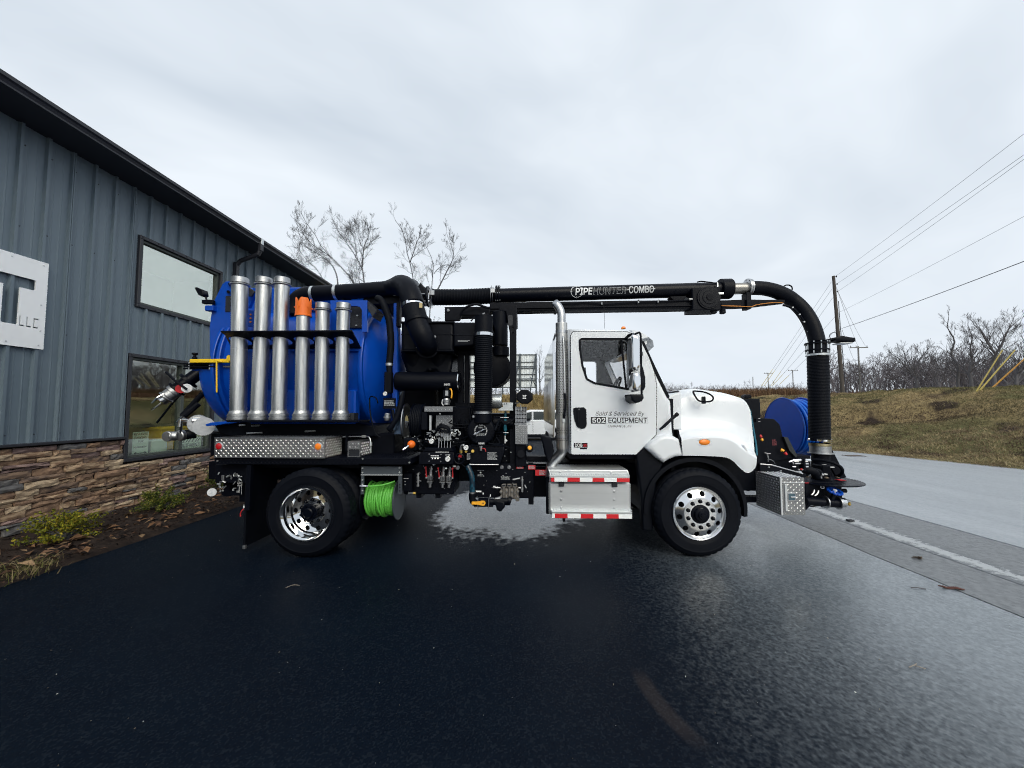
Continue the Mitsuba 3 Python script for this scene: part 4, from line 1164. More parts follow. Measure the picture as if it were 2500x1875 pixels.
put('grit_specks', scatter_chips(n, lambda g, n: (g.uniform(-5, 4, n), 1.4 + 5.5 * g.random(n) ** 1.5), lambda x, y: 0 * x - 0.004, (0.004, 0.013), 91, 0.2, 0.5, 0.7), 'leaf_litter', color=chip_colours(n, [(0.4, 0.42, 0.4), (0.25, 0.22, 0.17), (0.12, 0.10, 0.08)], 92),
    label='tiny pale specks of grit and leaf scattered on asphalt', cat='grit', kind='stuff')

# ---------------------------------------------------------------- the truck: chassis, wheels, cab, hood
TR = thing('vacuum_truck', 'white-cabbed combination sewer vacuum truck with blue tank and black boom', 'truck')
MID = 5.95


def P(name, mesh, m, smooth=False, label=None, kind=None, color=None):
    return put(TR + '__' + name, mesh, m, smooth, label=label, kind=kind, color=color)


# frame rails and what hangs between them
P('frame_rail', bx(-4.596, 3.268, 5.45, 5.53, 0.756, 1.014, 0.008), satin)
P('frame_rail', bx(-4.596, 3.268, 6.37, 6.45, 0.756, 1.014, 0.008), satin)
for u in (-2.9, -1.9, -0.6, 0.55, 1.6, 2.6):
    P('cross_member', bx(u, u + 0.1, 5.53, 6.37, 0.86, 1.02), satin)
for xx, sgn in ((2.104, 0), (-2.695, 1)):
    P('axle', J(cyl((xx, 5.0, 0.54), (xx, 6.9, 0.54), 0.075, n=16), lathe([(0, -0.2), (0.12, -0.16), (0.2, 0), (0.12, 0.16), (0, 0.2)], (xx, MID, 0.54), (0, 1, 0), 20) if sgn else bx(xx - .06, xx + .06, 5.3, 6.6, 0.42, 0.5, 0.01)), satin, 40)
    P('leaf_spring', tube(np.array([(xx - 0.75, 5.42, 0.84), (xx - 0.4, 5.42, 0.70), (xx, 5.42, 0.64), (xx + 0.4, 5.42, 0.70), (xx + 0.75, 5.42, 0.84)]), 0.05, 6), satin)

# wheels -----------------------------------------------------------------
R = 0.525
TYRE = [(0.296, 0.05), (0.305, 0.030), (0.33, 0.012), (0.352, 0.010), (0.356, 0.005), (0.366, 0.004), (0.40, 0.000), (0.44, 0.001), (0.446, -0.003), (0.454, -0.003), (0.458, 0.004), (0.485, 0.016), (0.507, 0.036), (0.519, 0.052),
        (0.525, 0.060), (0.525, 0.090), (0.514, 0.093), (0.514, 0.099), (0.526, 0.102), (0.526, 0.134), (0.514, 0.137), (0.514, 0.143), (0.526, 0.146), (0.526, 0.178), (0.514, 0.181), (0.514, 0.187), (0.525, 0.190), (0.525, 0.220),
        (0.519, 0.228), (0.507, 0.244), (0.485, 0.264), (0.44, 0.279), (0.40, 0.280), (0.35, 0.27), (0.296, 0.23)]


def tyre(c, flip=False, block=False):
    def bump(i, k):
        side = ((i >= 12) & (i <= 15)) | ((i >= 26) & (i <= 29))
        mid = (i >= 18) & (i <= 23)
        cut = np.where(side, (k % 4 == 0), np.where(mid & block, ((k + 2) % 5 == 0), False))
        return np.where(cut, 0.982, 1.0)
    return lathe(TYRE, c, (0, -1, 0) if flip else (0, 1, 0), 160, bump)


def drill(m, c, r, n, hole, off=0.0, ax=1):
    q = man(m)
    for k in range(n):
        a = 2 * math.pi * (k + off) / n
        p = np.array(c) + [r * math.cos(a), 0, r * math.sin(a)]
        q = q - man(cyl(p + [0, -0.2, 0], p + [0, 0.45, 0], hole, n=18))
    return unman(q)


def front_wheel(c, side, detailed):
    """side +1: its face towards the camera."""
    w = P('front_wheel', tyre(c, side < 0), rubber, 50)
    f = lambda p: [(r, h) for r, h in p]
    face = [(0, -0.018), (0.115, -0.018), (0.125, -0.022), (0.185, -0.022), (0.20, -0.016), (0.262, 0.010), (0.283, 0.024), (0.293, 0.022), (0.300, 0.004), (0.312, 0.000), (0.317, 0.006), (0.317, 0.030), (0.300, 0.045), (0.285, 0.05), (0.20, 0.03), (0.0, 0.03)]
    m = lathe(face, c, (0, side, 0), 64)
    put(w + '__rim', drill(m, c, 0.240, 10, 0.031, 0.25) if detailed else m, polish, 25)
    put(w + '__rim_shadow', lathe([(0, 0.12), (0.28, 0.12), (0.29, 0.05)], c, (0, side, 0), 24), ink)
    if not detailed:
        return
    put(w + '__hub', J(lathe([(0, -0.085), (0.040, -0.085), (0.046, -0.078), (0.046, -0.066), (0.075, -0.06), (0.082, -0.045), (0.082, -0.03), (0.108, -0.024), (0.112, -0.018)], c, (0, side, 0), 28), lathe([(0, -0.095), (0.022, -0.095), (0.024, -0.085)], c, (0, side, 0), 6)), black, 35)
    for k in range(10):
        a = 2 * math.pi * (k + 0.5) / 10
        q = np.array(c) + [0.152 * math.cos(a), 0, 0.152 * math.sin(a)]
        put(w + '__lug_nut', J(cyl(q + [0, -0.02, 0], q + [0, -0.028, 0], 0.024, n=14), cyl(q + [0, -0.028, 0], q + [0, -0.058, 0], 0.0165, 0.014, 6)), plastic if k else plastic, 30)
    put(w + '__valve', tube(np.array([np.array(c) + [0.2, -0.02, -0.17], np.array(c) + [0.19, -0.03, -0.15]]), 0.006, 6), steel)


def rear_wheel(c, side, detailed):
    w = P('rear_wheel', J(tyre(c, side < 0, True), tyre(np.array(c) + [0, 0.32 * side, 0], side < 0, True)), rubber, 50)
    face = [(0, 0.150), (0.135, 0.150), (0.150, 0.152), (0.155, 0.160), (0.185, 0.165), (0.262, 0.170), (0.278, 0.150), (0.274, 0.080), (0.283, 0.045), (0.288, 0.022), (0.300, 0.008), (0.306, -0.002), (0.316, -0.003), (0.319, 0.006),
            (0.319, 0.030), (0.300, 0.06), (0.29, 0.18), (0.26, 0.195), (0, 0.185)]
    m = lathe(face, c, (0, side, 0), 72)
    put(w + '__rim', drill(m, c, 0.222, 10, 0.030, 0.0) if detailed else m, chrome, 25)
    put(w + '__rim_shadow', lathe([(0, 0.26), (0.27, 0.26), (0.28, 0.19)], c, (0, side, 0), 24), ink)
    if not detailed:
        return
    hub = [lathe([(0, 0.030), (0.050, 0.030), (0.062, 0.040), (0.066, 0.060), (0.098, 0.064), (0.104, 0.070), (0.104, 0.100), (0.098, 0.105), (0.100, 0.150)], c, (0, side, 0), 28)]
    for k in range(8):
        a = 2 * math.pi * (k + 0.5) / 8
        q = np.array(c) + [0.082 * math.cos(a), 0.066 * side, 0.082 * math.sin(a)]
        hub.append(cyl(q, q - [0, 0.022 * side, 0], 0.013, n=8))
    put(w + '__hub', J(*hub), black, 30)
    for k in range(10):
        a = 2 * math.pi * (k + 0.5) / 10
        q = np.array(c) + [0.138 * math.cos(a), 0, 0.138 * math.sin(a)]
        put(w + '__lug_nut', J(cyl(q + [0, 0.15, 0], q + [0, 0.140, 0], 0.021, n=12), cyl(q + [0, 0.140, 0], q + [0, 0.112, 0], 0.0155, 0.013, 6)), plastic, 30)


FW, RW = 2.094, -2.607
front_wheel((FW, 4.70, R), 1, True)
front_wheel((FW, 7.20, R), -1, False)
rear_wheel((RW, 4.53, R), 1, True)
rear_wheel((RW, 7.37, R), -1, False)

# cab -----------------------------------------------------------------
CAB = [(0.563, 2.812), (0.839, 2.809), (1.145, 2.803), (1.306, 2.791), (1.393, 2.77), (1.459, 2.711), (1.509, 2.617), (1.608, 2.391), (1.711, 2.162), (1.813, 1.94), (1.857, 1.873), (1.87, 1.524), (1.891, 1.336), (1.637, 1.279), (1.433, 1.207), (0.581, 1.204)]
CABIN = [(0.604, 2.754), (1.145, 2.745), (1.356, 2.723), (1.437, 2.612), (1.76, 1.847), (1.75, 1.361), (1.434, 1.268), (0.617, 1.266)]
cab = man(slab(CAB, 4.85, 7.05, 0.085, 5)) - man(slab(CABIN, 4.92, 6.98, 0.03, 2))
WIN = rounded([(0.697, 2.677), (1.304, 2.673), (1.345, 2.633), (1.342, 2.013), (1.242, 2.031), (0.878, 2.097), (0.785, 2.149), (0.73, 2.322), (0.699, 2.553)], 0.035)
WINH = WIN.buffer(-0.022)
hole = man(extrude(WINH, 4.6, 5.1, 'xz')) + man(extrude(WINH, 6.8, 7.3, 'xz'))
wsh = [(1.55, 2.601), (1.38, 2.591), (1.65, 1.945), (1.904, 1.945)]
cab = cab - hole - man(extrude(shapely.Polygon(wsh), 5.02, 6.88, 'xz'))
P('cab_shell', unman(cab), white, 28)
liner = man(slab(CABIN, 4.922, 6.978, 0.03, 2)) - man(slab([(x * 0.985 + 0.017, z * 0.985 + 0.034) for x, z in CABIN], 4.94, 6.96, 0.03, 2)) - hole - man(extrude(shapely.Polygon(wsh), 5.02, 6.88, 'xz'))
P('cab_liner', unman(liner), seat_cloth, 28)
wa, wb = [(1.499, 2.611), (1.793, 1.945)]
P('windshield', (np.array([(wa[0], 5.02, wa[1]), (wa[0], 6.88, wa[1]), (wb[0], 6.88, wb[1]), (wb[0], 5.02, wb[1])]), np.array([[0, 1, 2], [0, 2, 3]])), glass)
for ya, yb in ((4.875, 5.02), (6.88, 7.025)):
    P('windshield_seal', extrude(shapely.Polygon([(1.499, 2.643), (1.528, 2.643), (1.631, 2.396), (1.734, 2.167), (1.838, 1.935), (1.822, 1.909), (1.793, 1.955), (1.695, 2.162), (1.597, 2.386)]), ya, yb, 'xz'), rubber)
P('windshield_seal', bx(1.797, 1.853, 4.93, 6.97, 1.909, 1.95, 0.006), rubber)
# sun visor over the windshield
vis = []
for y, k in ((4.91, 0.85), (5.02, 1.2), (5.25, 1.55), (5.95, 1.85), (6.65, 1.55), (6.88, 1.2), (6.99, 0.85)):
    a, b, c, d = np.array((1.383, 4.85, 2.796)), np.array((1.522, 4.85, 2.769)), np.array((1.639, 4.85, 2.684)), np.array((1.509, 4.85, 2.622))
    for q in (a, b, c, a + (d - a) * 0.9 + [0, 0, 0.01], a + (d - a) * .5):
        w = a + (q - a) * k if q is not a else a
        vis.append((w[0], y, w[2] + 0.012 * (k > 0.9)))
vis = np.array(vis)
vf = []
for i in range(6):
    for j in range(5):
        a0, a1, b0, b1 = i * 5 + j, i * 5 + (j + 1) % 5, (i + 1) * 5 + j, (i + 1) * 5 + (j + 1) % 5
        vf += [(a0, a1, b1), (a0, b1, b0)]
vf += [(0, 2, 1), (0, 3, 2), (0, 4, 3)] + [(30, 31, 32), (30, 32, 33), (30, 33, 34)]
P('sun_visor', (vis, np.array(vf)), white, 50)
P('visor_bracket', bx(1.494, 1.602, 4.99, 5.01, 2.622, 2.674), brushed)
# door with its window
DOOR = shapely.Polygon([(0.596, 2.712), (0.62, 2.759), (1.305, 2.755), (1.408, 2.722), (1.488, 2.612), (1.577, 2.423), (1.636, 2.245), (1.658, 2.105), (1.661, 1.976), (1.648, 1.463), (1.395, 1.212), (0.589, 1.209)]).buffer(-0.02).buffer(0.02)
d = P('door', extrude(DOOR.difference(WIN), 4.838, 4.849, 'xz'), white)
put(d + '__seal', extrude(DOOR.buffer(0.0085).difference(DOOR.buffer(-0.004)), 4.841, 4.849, 'xz'), rubber)
put(d + '__window_frame', extrude(WIN.buffer(0.004).difference(WINH), 4.832, 4.856, 'xz'), rubber)
put(d + '__pane', flat(WINH.buffer(0.004), 4.872), glass)
put(d + '__division_bar', extrude(shapely.Polygon([(1.226, 2.666), (1.249, 2.665), (1.304, 2.013), (1.281, 2.018)]), 4.858, 4.868, 'xz'), rubber)
hd = rounded([(0.617, 1.791), (0.751, 1.801), (0.781, 1.77), (0.785, 1.574), (0.758, 1.533), (0.712, 1.528), (0.661, 1.553), (0.631, 1.641), (0.616, 1.749)], 0.018)
put(d + '__handle', J(extrude(hd, 4.828, 4.842, 'xz'), bx(0.662, 0.692, 4.815, 4.83, 1.595, 1.76, 0.004)), plastic)
put(d + '__lock', cyl((0.688, 4.829, 1.775), (0.687, 4.818, 1.775), 0.006, n=10), steel)
# pressed crease lines of the door
for pts, r in (([(0.608, 1.543), (0.669, 1.502), (0.823, 1.477), (1.027, 1.462), (1.179, 1.455)], 0.007), ([(0.622, 2.003), (0.879, 1.956), (1.237, 1.914), (1.634, 1.873)], 0.005)):
    q = smooth_path(np.array([(a, 4.842, b) for a, b in pts]), 16)
    put(d + '__crease', tube(q, r * np.linspace(1, 0.35, 16), 10), white, True)
put(d + '__script_lettering', letters('Sold & Serviced By', 0.050, (0.891, 4.837, 1.695), width=0.619, depth=0.0015, slant=0.35), ink)
put(d + '__number_plate', bx(0.838, 1.024, 4.8355, 4.839, 1.593, 1.677), ink)
put(d + '__number_lettering', letters('502', 0.06, (0.847, 4.835, 1.605), width=0.169, depth=0.001, bold=True), label_white)
put(d + '__name_lettering', letters('EQUIPMENT', 0.06, (1.049, 4.838, 1.606), width=0.489, depth=0.0015, bold=True), ink)
fr = sbox(1.024, 1.593, 1.549, 1.677)
put(d + '__name_border', extrude(fr.difference(fr.buffer(-0.0035)), 4.8362, 4.839, 'xz'), label_grey)
put(d + '__town_lettering', letters('LAGRANGE, KY', 0.026, (1.046, 4.838, 1.549), width=0.302, depth=0.0015), ink)
put(d + '__badge', bx(0.622, 0.793, 4.834, 4.839, 1.295, 1.351, 0.001), plastic)
put(d + '__badge_lettering', letters('108', 0.042, (0.628, 4.834, 1.303), width=0.099, depth=0.001, bold=True), label_white)
put(d + '__badge_suffix', letters('SD', 0.034, (0.738, 4.834, 1.306), width=0.047, depth=0.001, bold=True), redpaint)
put(d + '__badge_tail', bx(0.698, 0.785, 4.835, 4.839, 1.275, 1.29, 0.001), plastic)
# inside: seats, wheel, dash
for y in (5.15, 6.20):
    s = P('seat', J(slab([(0.684, 1.376), (0.945, 1.402), (0.955, 1.298), (0.683, 1.271)], y, y + 0.52, 0.04), slab([(0.663, 2.061), (0.748, 2.088), (0.778, 1.376), (0.657, 1.349)], y, y + 0.52, 0.04)), seat_cloth, 35)
    put(s + '__headrest', slab([(0.767, 2.354), (0.856, 2.354), (0.865, 2.141), (0.775, 2.114)], y + 0.12, y + 0.40, 0.03), seat_cloth, 35)
P('dashboard', slab([(1.267, 1.954), (1.478, 2.06), (1.737, 2.007), (1.795, 1.77), (1.672, 1.352), (1.465, 1.352)], 4.95, 6.95, 0.04), plastic, 35)
ang = np.linspace(0, 2 * np.pi, 30)
c0 = np.array((1.515, 6.45, 2.114))
n1, n2 = unit([0.45, 0, 0.9]), np.array([0, 1, 0])
P('steering_wheel', J(tube(np.array([c0 + 0.22 * (np.cos(a) * n1 * 1 + np.sin(a) * n2) for a in ang]), 0.016, 8, False), tube(np.array([c0 - n1 * .2, c0 + n1 * .2]), 0.014, 6), tube(np.array([c0 - n2 * .2, c0 + n2 * .2]), 0.014, 6), tube(np.array([c0, c0 + [0.35, 0, -0.25]]), 0.03, 8)), plastic)
P('marker_lamp', lathe([(0.03, 0), (0.028, 0.02), (0.015, 0.03), (0, 0.032)], (1.304, 5, 2.829), (0, 0, 1), 16), amber, 50)
P('antenna', tube(np.array([(1.185, 5.6, 2.964), (1.182, 5.6, 3.19), (1.178, 5.6, 3.331)]), 0.003, 5), plastic)

# cowl side and rear of the fender, then the hood
FR = slab([(1.49, 1.304), (1.561, 1.375), (1.643, 1.436), (1.734, 1.466), (1.824, 1.451), (1.898, 1.406), (1.922, 1.366), (1.945, 1.203), (1.858, 1.195), (1.777, 1.164), (1.706, 1.119), (1.628, 1.174), (1.559, 1.239)], 4.735, 5.15, 0.055, 5)
P('cowl_fender', FR, white, 35)
ST = [[(1.928, 1.21)], [(2.081, 1.208)], [(2.286, 1.204)], [(2.442, 1.189)], [(2.529, 1.146)], [(2.614, 1.057)], [(2.7, 1.004)], [(2.794, 1.073)]]
S1 = [[(1.908, 1.393)], [(2.075, 1.423)], [(2.28, 1.428)], [(2.426, 1.414)], [(2.527, 1.375)], [(2.627, 1.286)], [(2.726, 1.218)], [(2.797, 1.179)]]
S2 = [[(1.999, 1.454)], [(2.197, 1.486)], [(2.421, 1.491)], [(2.576, 1.481)], [(2.688, 1.45)], [(2.784, 1.387)], [(2.875, 1.32)], [(2.939, 1.247)]]
S25 = [[(2.013, 1.609)], [(2.236, 1.62)], [(2.463, 1.62)], [(2.616, 1.615)], [(2.731, 1.594)], [(2.834, 1.546)], [(2.916, 1.493)], [(2.977, 1.424)]]
S3 = [[(2, 1.879)], [(2.244, 1.952)], [(2.512, 1.957)], [(2.688, 1.944)], [(2.811, 1.927)], [(2.89, 1.9)], [(2.946, 1.846)], [(2.981, 1.77)]]
S35 = [[(2.109, 1.984)], [(2.321, 2.034)], [(2.57, 2.008)], [(2.756, 1.977)], [(2.871, 1.952)], [(2.942, 1.926)], [(2.995, 1.882)], [(3.031, 1.803)]]
S4 = [[(2.351, 2.06)], [(2.588, 2.082)], [(2.836, 2.053)], [(3.002, 2.025)], [(3.113, 1.999)], [(3.192, 1.974)], [(3.24, 1.927)], [(3.268, 1.826)]]
grid = np.array([[(q[0][0], y, q[0][1]) for q in col] for col, y in zip((ST, S1, S2, S25, S3, S35, S4), (4.74, 4.715, 5.00, 5.08, 5.14, 5.30, 5.95))]).transpose(1, 0, 2)
ns, nc = grid.shape[:2]
dense = PchipInterpolator(np.arange(ns), grid, axis=0)(np.linspace(0, ns - 1, 50))
ts = np.array([0, 0.6, 1.7, 2.2, 3.0, 3.6, 5.6])
dense = PchipInterpolator(ts, dense, axis=1)(np.unique(np.concatenate([np.linspace(0, 5.6, 44), ts])))
nn = dense.shape[1]
far = dense[:, :-1][:, ::-1].copy()
far[..., 1] = 2 * MID - far[..., 1]
full = np.concatenate([dense, far], 1)
ii = np.arange(full.shape[0] * full.shape[1]).reshape(full.shape[:2])
hf = np.stack([ii[:-1, :-1], ii[1:, :-1], ii[1:, 1:], ii[:-1, 1:]], -1).reshape(-1, 4)
back = full[0] + [0.02, 0.0, 0.0]
back = MID + (back - MID) * [1, 0.93, 1] * [1, 1, 1] if False else back
h = P('hood', (full.reshape(-1, 3), hf), white_shell, 32)
k0 = int(np.argmin(np.abs(dense[0][:, 2] - (dense[0][:, 2].max() - 0.16))))
put(h + '__gap_shadow', tube(dense[0][:k0 + 1] + [-0.010, 0.030, 0.0], 0.008, 6), rubber)
gf = full[-1]
gp0 = np.concatenate([gf[:, :], (gf[:, :] * [1, 0.9, 1] + [0.0, MID * 0.1, 0])], 0)
L = len(gf)
k = np.arange(L - 1)
put(h + '__grille_surround', (np.concatenate([gf + [0.004, 0, 0], (gf - [0, MID, 1.4]) * [1, 0.84, 0.84] + [0.012, MID, 1.4]], 0), np.vstack([np.stack([k, k + L, k + 1 + L, k + 1], 1)])), polish, 30)
P('grille', bx(2.60, 2.86, 5.25, 6.65, 0.95, 1.55, 0.03), plastic, 30)
P('cowl_top', slab([(1.7, 1.887), (1.874, 1.94), (1.964, 1.982), (2.048, 1.998), (2.047, 1.506), (1.692, 1.506)], 5.02, 6.88, 0.03), white, 30)
P('grille_edge', tube(np.array([(2.993, 5.16, 1.77), (2.996, 5.1, 1.503), (2.998, 5.06, 1.32), (2.956, 4.98, 1.187)]), 0.011, 8), teal)
lamp = [(2.695, 4.79, 1.334), (2.694, 4.75, 1.248), (2.716, 4.745, 1.116), (2.701, 4.735, 1.137), (2.671, 4.735, 1.26)]
P('headlamp', slab([(2.657, 1.343), (2.678, 1.314), (2.698, 1.259), (2.716, 1.122), (2.699, 1.141), (2.673, 1.24)], 4.722, 4.80, 0.004), glass if False else chrome, 30)
q = np.array((2.181, 4.725, 1.375))
m = lathe([(0, -0.010), (0.044, -0.010), (0.048, -0.008), (0.050, 0.01)], (0, 0, 0), (0, 1, 0), 24)
P('indicator_bezel', (m[0] * [1.75, 1, 1.0] + q, m[1]), chrome, 40)
m = lathe([(0, -0.026), (0.02, -0.025), (0.036, -0.018), (0.040, -0.006)], (0, 0, 0), (0, 1, 0), 24)
P('indicator_lamp', (m[0] * [1.7, 1, 0.9] + q, m[1]), amber, 50)
# spotting mirror on the hood, strut latch
a = [(2.206, 5.05, 2.011), (2.28, 4.98, 2.002), (2.358, 4.95, 1.974), (2.414, 4.95, 1.927), (2.402, 4.95, 1.885), (2.35, 4.96, 1.87), (2.302, 4.98, 1.87), (2.25, 4.99, 1.886), (2.228, 5.02, 1.929), (2.206, 5.05, 2.011)]
P('hood_mirror', tube(smooth_path(a, 40), 0.0105, 8), plastic, True)
P('hood_mirror_stem', J(bx(2.294, 2.32, 4.94, 5.02, 1.843, 1.938, 0.006)), plastic)
P('hood_latch', J(tube(np.array([(1.677, 4.8, 1.521), (1.732, 4.79, 1.568), (1.824, 4.79, 1.654), (1.908, 4.82, 1.714)]), [0.012, 0.018, 0.018, 0.022], 8), tube(np.array([(1.879, 4.8, 1.699), (1.905, 4.8, 1.719)]), 0.025, 8)), plastic, 40)
# mirrors
P('mirror_bracket', J(tube(smooth_path([(1.296, 4.8, 2.666), (1.277, 4.62, 2.678), (1.321, 4.55, 2.668), (1.36, 4.55, 2.688), (1.379, 4.55, 2.688), (1.391, 4.55, 2.638), (1.389, 4.55, 2.402), (1.388, 4.55, 2.109), (1.39, 4.55, 1.939), (1.389, 4.58, 1.887)], 40), 0.013, 8), tube(np.array([(1.296, 4.84, 2.679), (1.283, 4.66, 2.67)]), 0.02, 8),
                      slab([(1.255, 1.951), (1.401, 1.951), (1.409, 1.907), (1.385, 1.868), (1.311, 1.843), (1.263, 1.878)], 4.52, 4.82, 0.02), bx(1.341, 1.404, 4.52, 4.58, 2.402, 2.456, 0.008), bx(1.34, 1.412, 4.52, 4.58, 2.066, 2.114, 0.008)), plastic, 40)
mz = lambda z0, z1, x0, x1, y0, y1, b: bx(x0, x1, y0, y1, z0, z1, b)
m = slab([(1.256, 2.625), (1.271, 2.655), (1.344, 2.644), (1.36, 2.595), (1.357, 2.293), (1.332, 2.225), (1.288, 2.22), (1.259, 2.259)], 4.46, 4.66, 0.035, 5)
P('mirror', m, chrome, 40)
m = slab([(1.263, 2.171), (1.283, 2.205), (1.336, 2.205), (1.364, 2.151), (1.367, 2.038), (1.342, 1.989), (1.294, 1.98), (1.26, 2.014)], 4.46, 4.66, 0.04, 5)
P('convex_mirror', m, chrome, 40)
P('mirror_cover', slab([(1.478, 2.318), (1.493, 2.282), (1.514, 2.179), (1.514, 2.051), (1.493, 2.015), (1.467, 2)], 4.79, 4.86, 0.02), plastic, 40)
# black panels under and behind the cab, wheel housing
P('cab_floor', bx(0.582, 1.958, 4.95, 6.95, 1.139, 1.221), satin)
P('fender_skirt', slab([(1.4, 1.206), (1.503, 1.293), (1.588, 1.222), (1.723, 1.101), (1.648, 0.928), (1.613, 0.701), (1.58, 0.275), (1.46, 0.284), (1.443, 0.75), (1.408, 1.053)], 4.83, 4.95, 0.02), plastic, 35)
arc = [(FW + 0.62 * math.cos(t), 0.56 + 0.62 * math.sin(t)) for t in np.linspace(math.radians(-8), math.radians(186), 26)]
arc2 = [(FW + 0.585 * math.cos(t), 0.55 + 0.585 * math.sin(t)) for t in np.linspace(math.radians(-8), math.radians(186), 26)]
P('wheel_liner', extrude(shapely.Polygon(arc + arc2[::-1]).buffer(0.004), 4.80, 5.42, 'xz'), plastic)
P('wheel_liner', extrude(shapely.Polygon(arc + arc2[::-1]).buffer(0.004), 6.48, 7.10, 'xz'), plastic)
P('engine', bx(1.75, 2.55, 5.45, 6.45, 0.7, 1.6, 0.03), satin, 30)
P('inner_fender', bx(1.821, 3.134, 5.20, 5.24, 0.698, 1.599), plastic)
P('engine_bay_back', bx(1.865, 1.907, 4.95, 6.95, 0.896, 1.908), plastic)

# exhaust stack, guard, grab handle
xs, ys = 0.491, 4.98
zt, zb = 2.906, 1.262


def guard_holes(p, n, uv):
    a = dr.atan2(p.x - xs, ys - p.y) * 0.078
    row = dr.floor(p.z / 0.021)
    u, v = a / 0.026 + 0.5 * (row - 2 * dr.floor(row / 2)), p.z / 0.021 - row
    u = u - dr.floor(u)
    slot = smoothstep(0.34, 0.30, dr.abs(u - 0.5)) * smoothstep(0.24, 0.18, dr.abs(v - 0.5))
    zone = dr.select((p.z > 1.69) & (p.z < 2.667) | (p.z > 1.367) & (p.z < 1.542), 1.0, 0.0)
    return mix((0.60, 0.59, 0.57), (0.03, 0.03, 0.035), slot * zone * dr.select(dr.abs(a) < 0.105, 1.0, 0.0))


guard = mat('heat_guard', pr(guard_holes), 0.24, metal=0.95)
e = P('exhaust_stack', tube(smooth_path([(xs, ys, zb + .05), (xs, ys, zt), (0.493, 4.98, 2.999), (0.476, 4.99, 3.089), (0.442, 5, 3.147), (0.411, 5.02, 3.192)], 40), 0.054, 20), steel, True)
put(e + '__heat_guard', lathe([(0.056, 0), (0.075, 0.0), (0.077, 0.004), (0.077, zt - zb - 0.004), (0.075, zt - zb), (0.056, zt - zb)], (xs, ys, zb), (0, 0, 1), 40), guard, 35)
put(e + '__clamp', J(lathe([(0.077, -0.02), (0.080, -0.018), (0.080, 0.018), (0.077, 0.02)], (xs, ys, zb + 0.16), (0, 0, 1), 32), lathe([(0.077, -0.02), (0.080, -0.018), (0.080, 0.018), (0.077, 0.02)], (xs, ys, zt - 0.12), (0, 0, 1), 32)), steel, 30)
put(e + '__exhaust_pipe', tube(smooth_path([(xs, ys, zb + 0.02), (0.482, 4.99, 1.219), (0.447, 5.02, 1.162), (0.386, 5.06, 1.093), (0.349, 5.08, 1.016), (0.339, 5.1, 0.879)], 30), 0.066, 18), steel, True)
P('grab_handle', J(tube(smooth_path([(0.499, 4.9, 2.711), (0.504, 4.87, 2.674), (0.513, 4.86, 2.292), (0.516, 4.86, 1.978)], 16), 0.012, 8)), brushed, True)
P('grab_handle_grip', J(tube(smooth_path([(0.516, 4.86, 1.978), (0.517, 4.86, 1.77), (0.504, 4.87, 1.676), (0.502, 4.9, 1.645)], 12), 0.014, 8)), plastic, True)
P('grab_handle_foot', bx(0.479, 0.521, 4.86, 4.91, 1.604, 1.655, 0.006), zinc)
# polished ribbed plate behind the cab
xp = 0.383
cg = P('cab_guard', slab([(xp - 0.012, 1.412), (xp + 0.012, 1.412), (xp + 0.012, 2.668), (xp - 0.012, 2.668)], 4.93, 7.0, 0.008, 2), polish, 30)
for y in np.arange(4.99, 6.98, 0.088):
    put(cg + '__rib', slab([(xp - 0.030, 1.585), (xp - 0.010, 1.559), (xp - 0.010, 2.185), (xp - 0.030, 2.163)], y, y + 0.045, 0.008, 2), polish, 30)
P('cab_guard_hood', tube(smooth_path([(0.407, 4.93, 2.755), (0.395, 5.2, 2.696), (0.403, 5.9, 2.712), (0.433, 6.9, 2.662)], 24), 0.012, 8), steel, True)
P('cab_mount', slab([(0.206, 1.444), (0.353, 1.401), (0.39, 1.228), (0.324, 1.077), (0.27, 1.174), (0.244, 1.308)], 5.0, 5.2, 0.02), satin, 30)

# step box under the door with its reflective strips
sb_ = P('step_box', bx(0.299, 1.299, 4.74, 5.30, 0.486, 0.88, 0.02), brushed, 30)
put(sb_ + '__lid', slab([(0.297, 1.027), (1.274, 1.027), (1.298, 0.947), (0.324, 0.941)], 4.78, 5.25, 0.012), brushed, 30)
put(sb_ + '__step', bx(0.302, 1.273, 4.69, 4.80, 0.938, 0.968, 0.006), zinc)
put(sb_ + '__step', bx(0.323, 1.289, 4.67, 4.80, 0.514, 0.548, 0.006), zinc)
tth = []
for x in np.arange(0.332, 1.263, 0.030):
    tth += [slab([(x, 0), (x + 0.018, 0), (x + 0.010, 0.014)], 4.71, 4.78, 0.001, 1)]
tm = J(*tth)
put(sb_ + '__grip_teeth', J(move(tm, (0, 0, 0.968)), move(tm, (0.02, -0.01, 0.548))), zinc, kind='stuff')
for (ua, ub, va, vb, yy, cuts) in ((0.321, 1.266, 0.898, 0.944, 4.685, (0.0, 0.045, 0.21, 0.37, 0.53, 0.68, 0.84, 1.0)),
                                   (0.332, 1.283, 0.47, 0.518, 4.665, (0.0, 0.035, 0.195, 0.36, 0.515, 0.68, 0.835, 1.0))):
    red = yy > 4.67
    for c0, c1 in zip(cuts[:-1], cuts[1:]):
        put(sb_ + '__reflective_tape', bx(ua + (ub - ua) * c0, ua + (ub - ua) * c1, yy - 0.003, yy + 0.012, va, vb), mat('tape_red', (0.56, 0.012, 0.02), 0.35, coat=0.4) if red else mat('tape_white', (0.80, 0.82, 0.84), 0.35, coat=0.4))
        red = not red
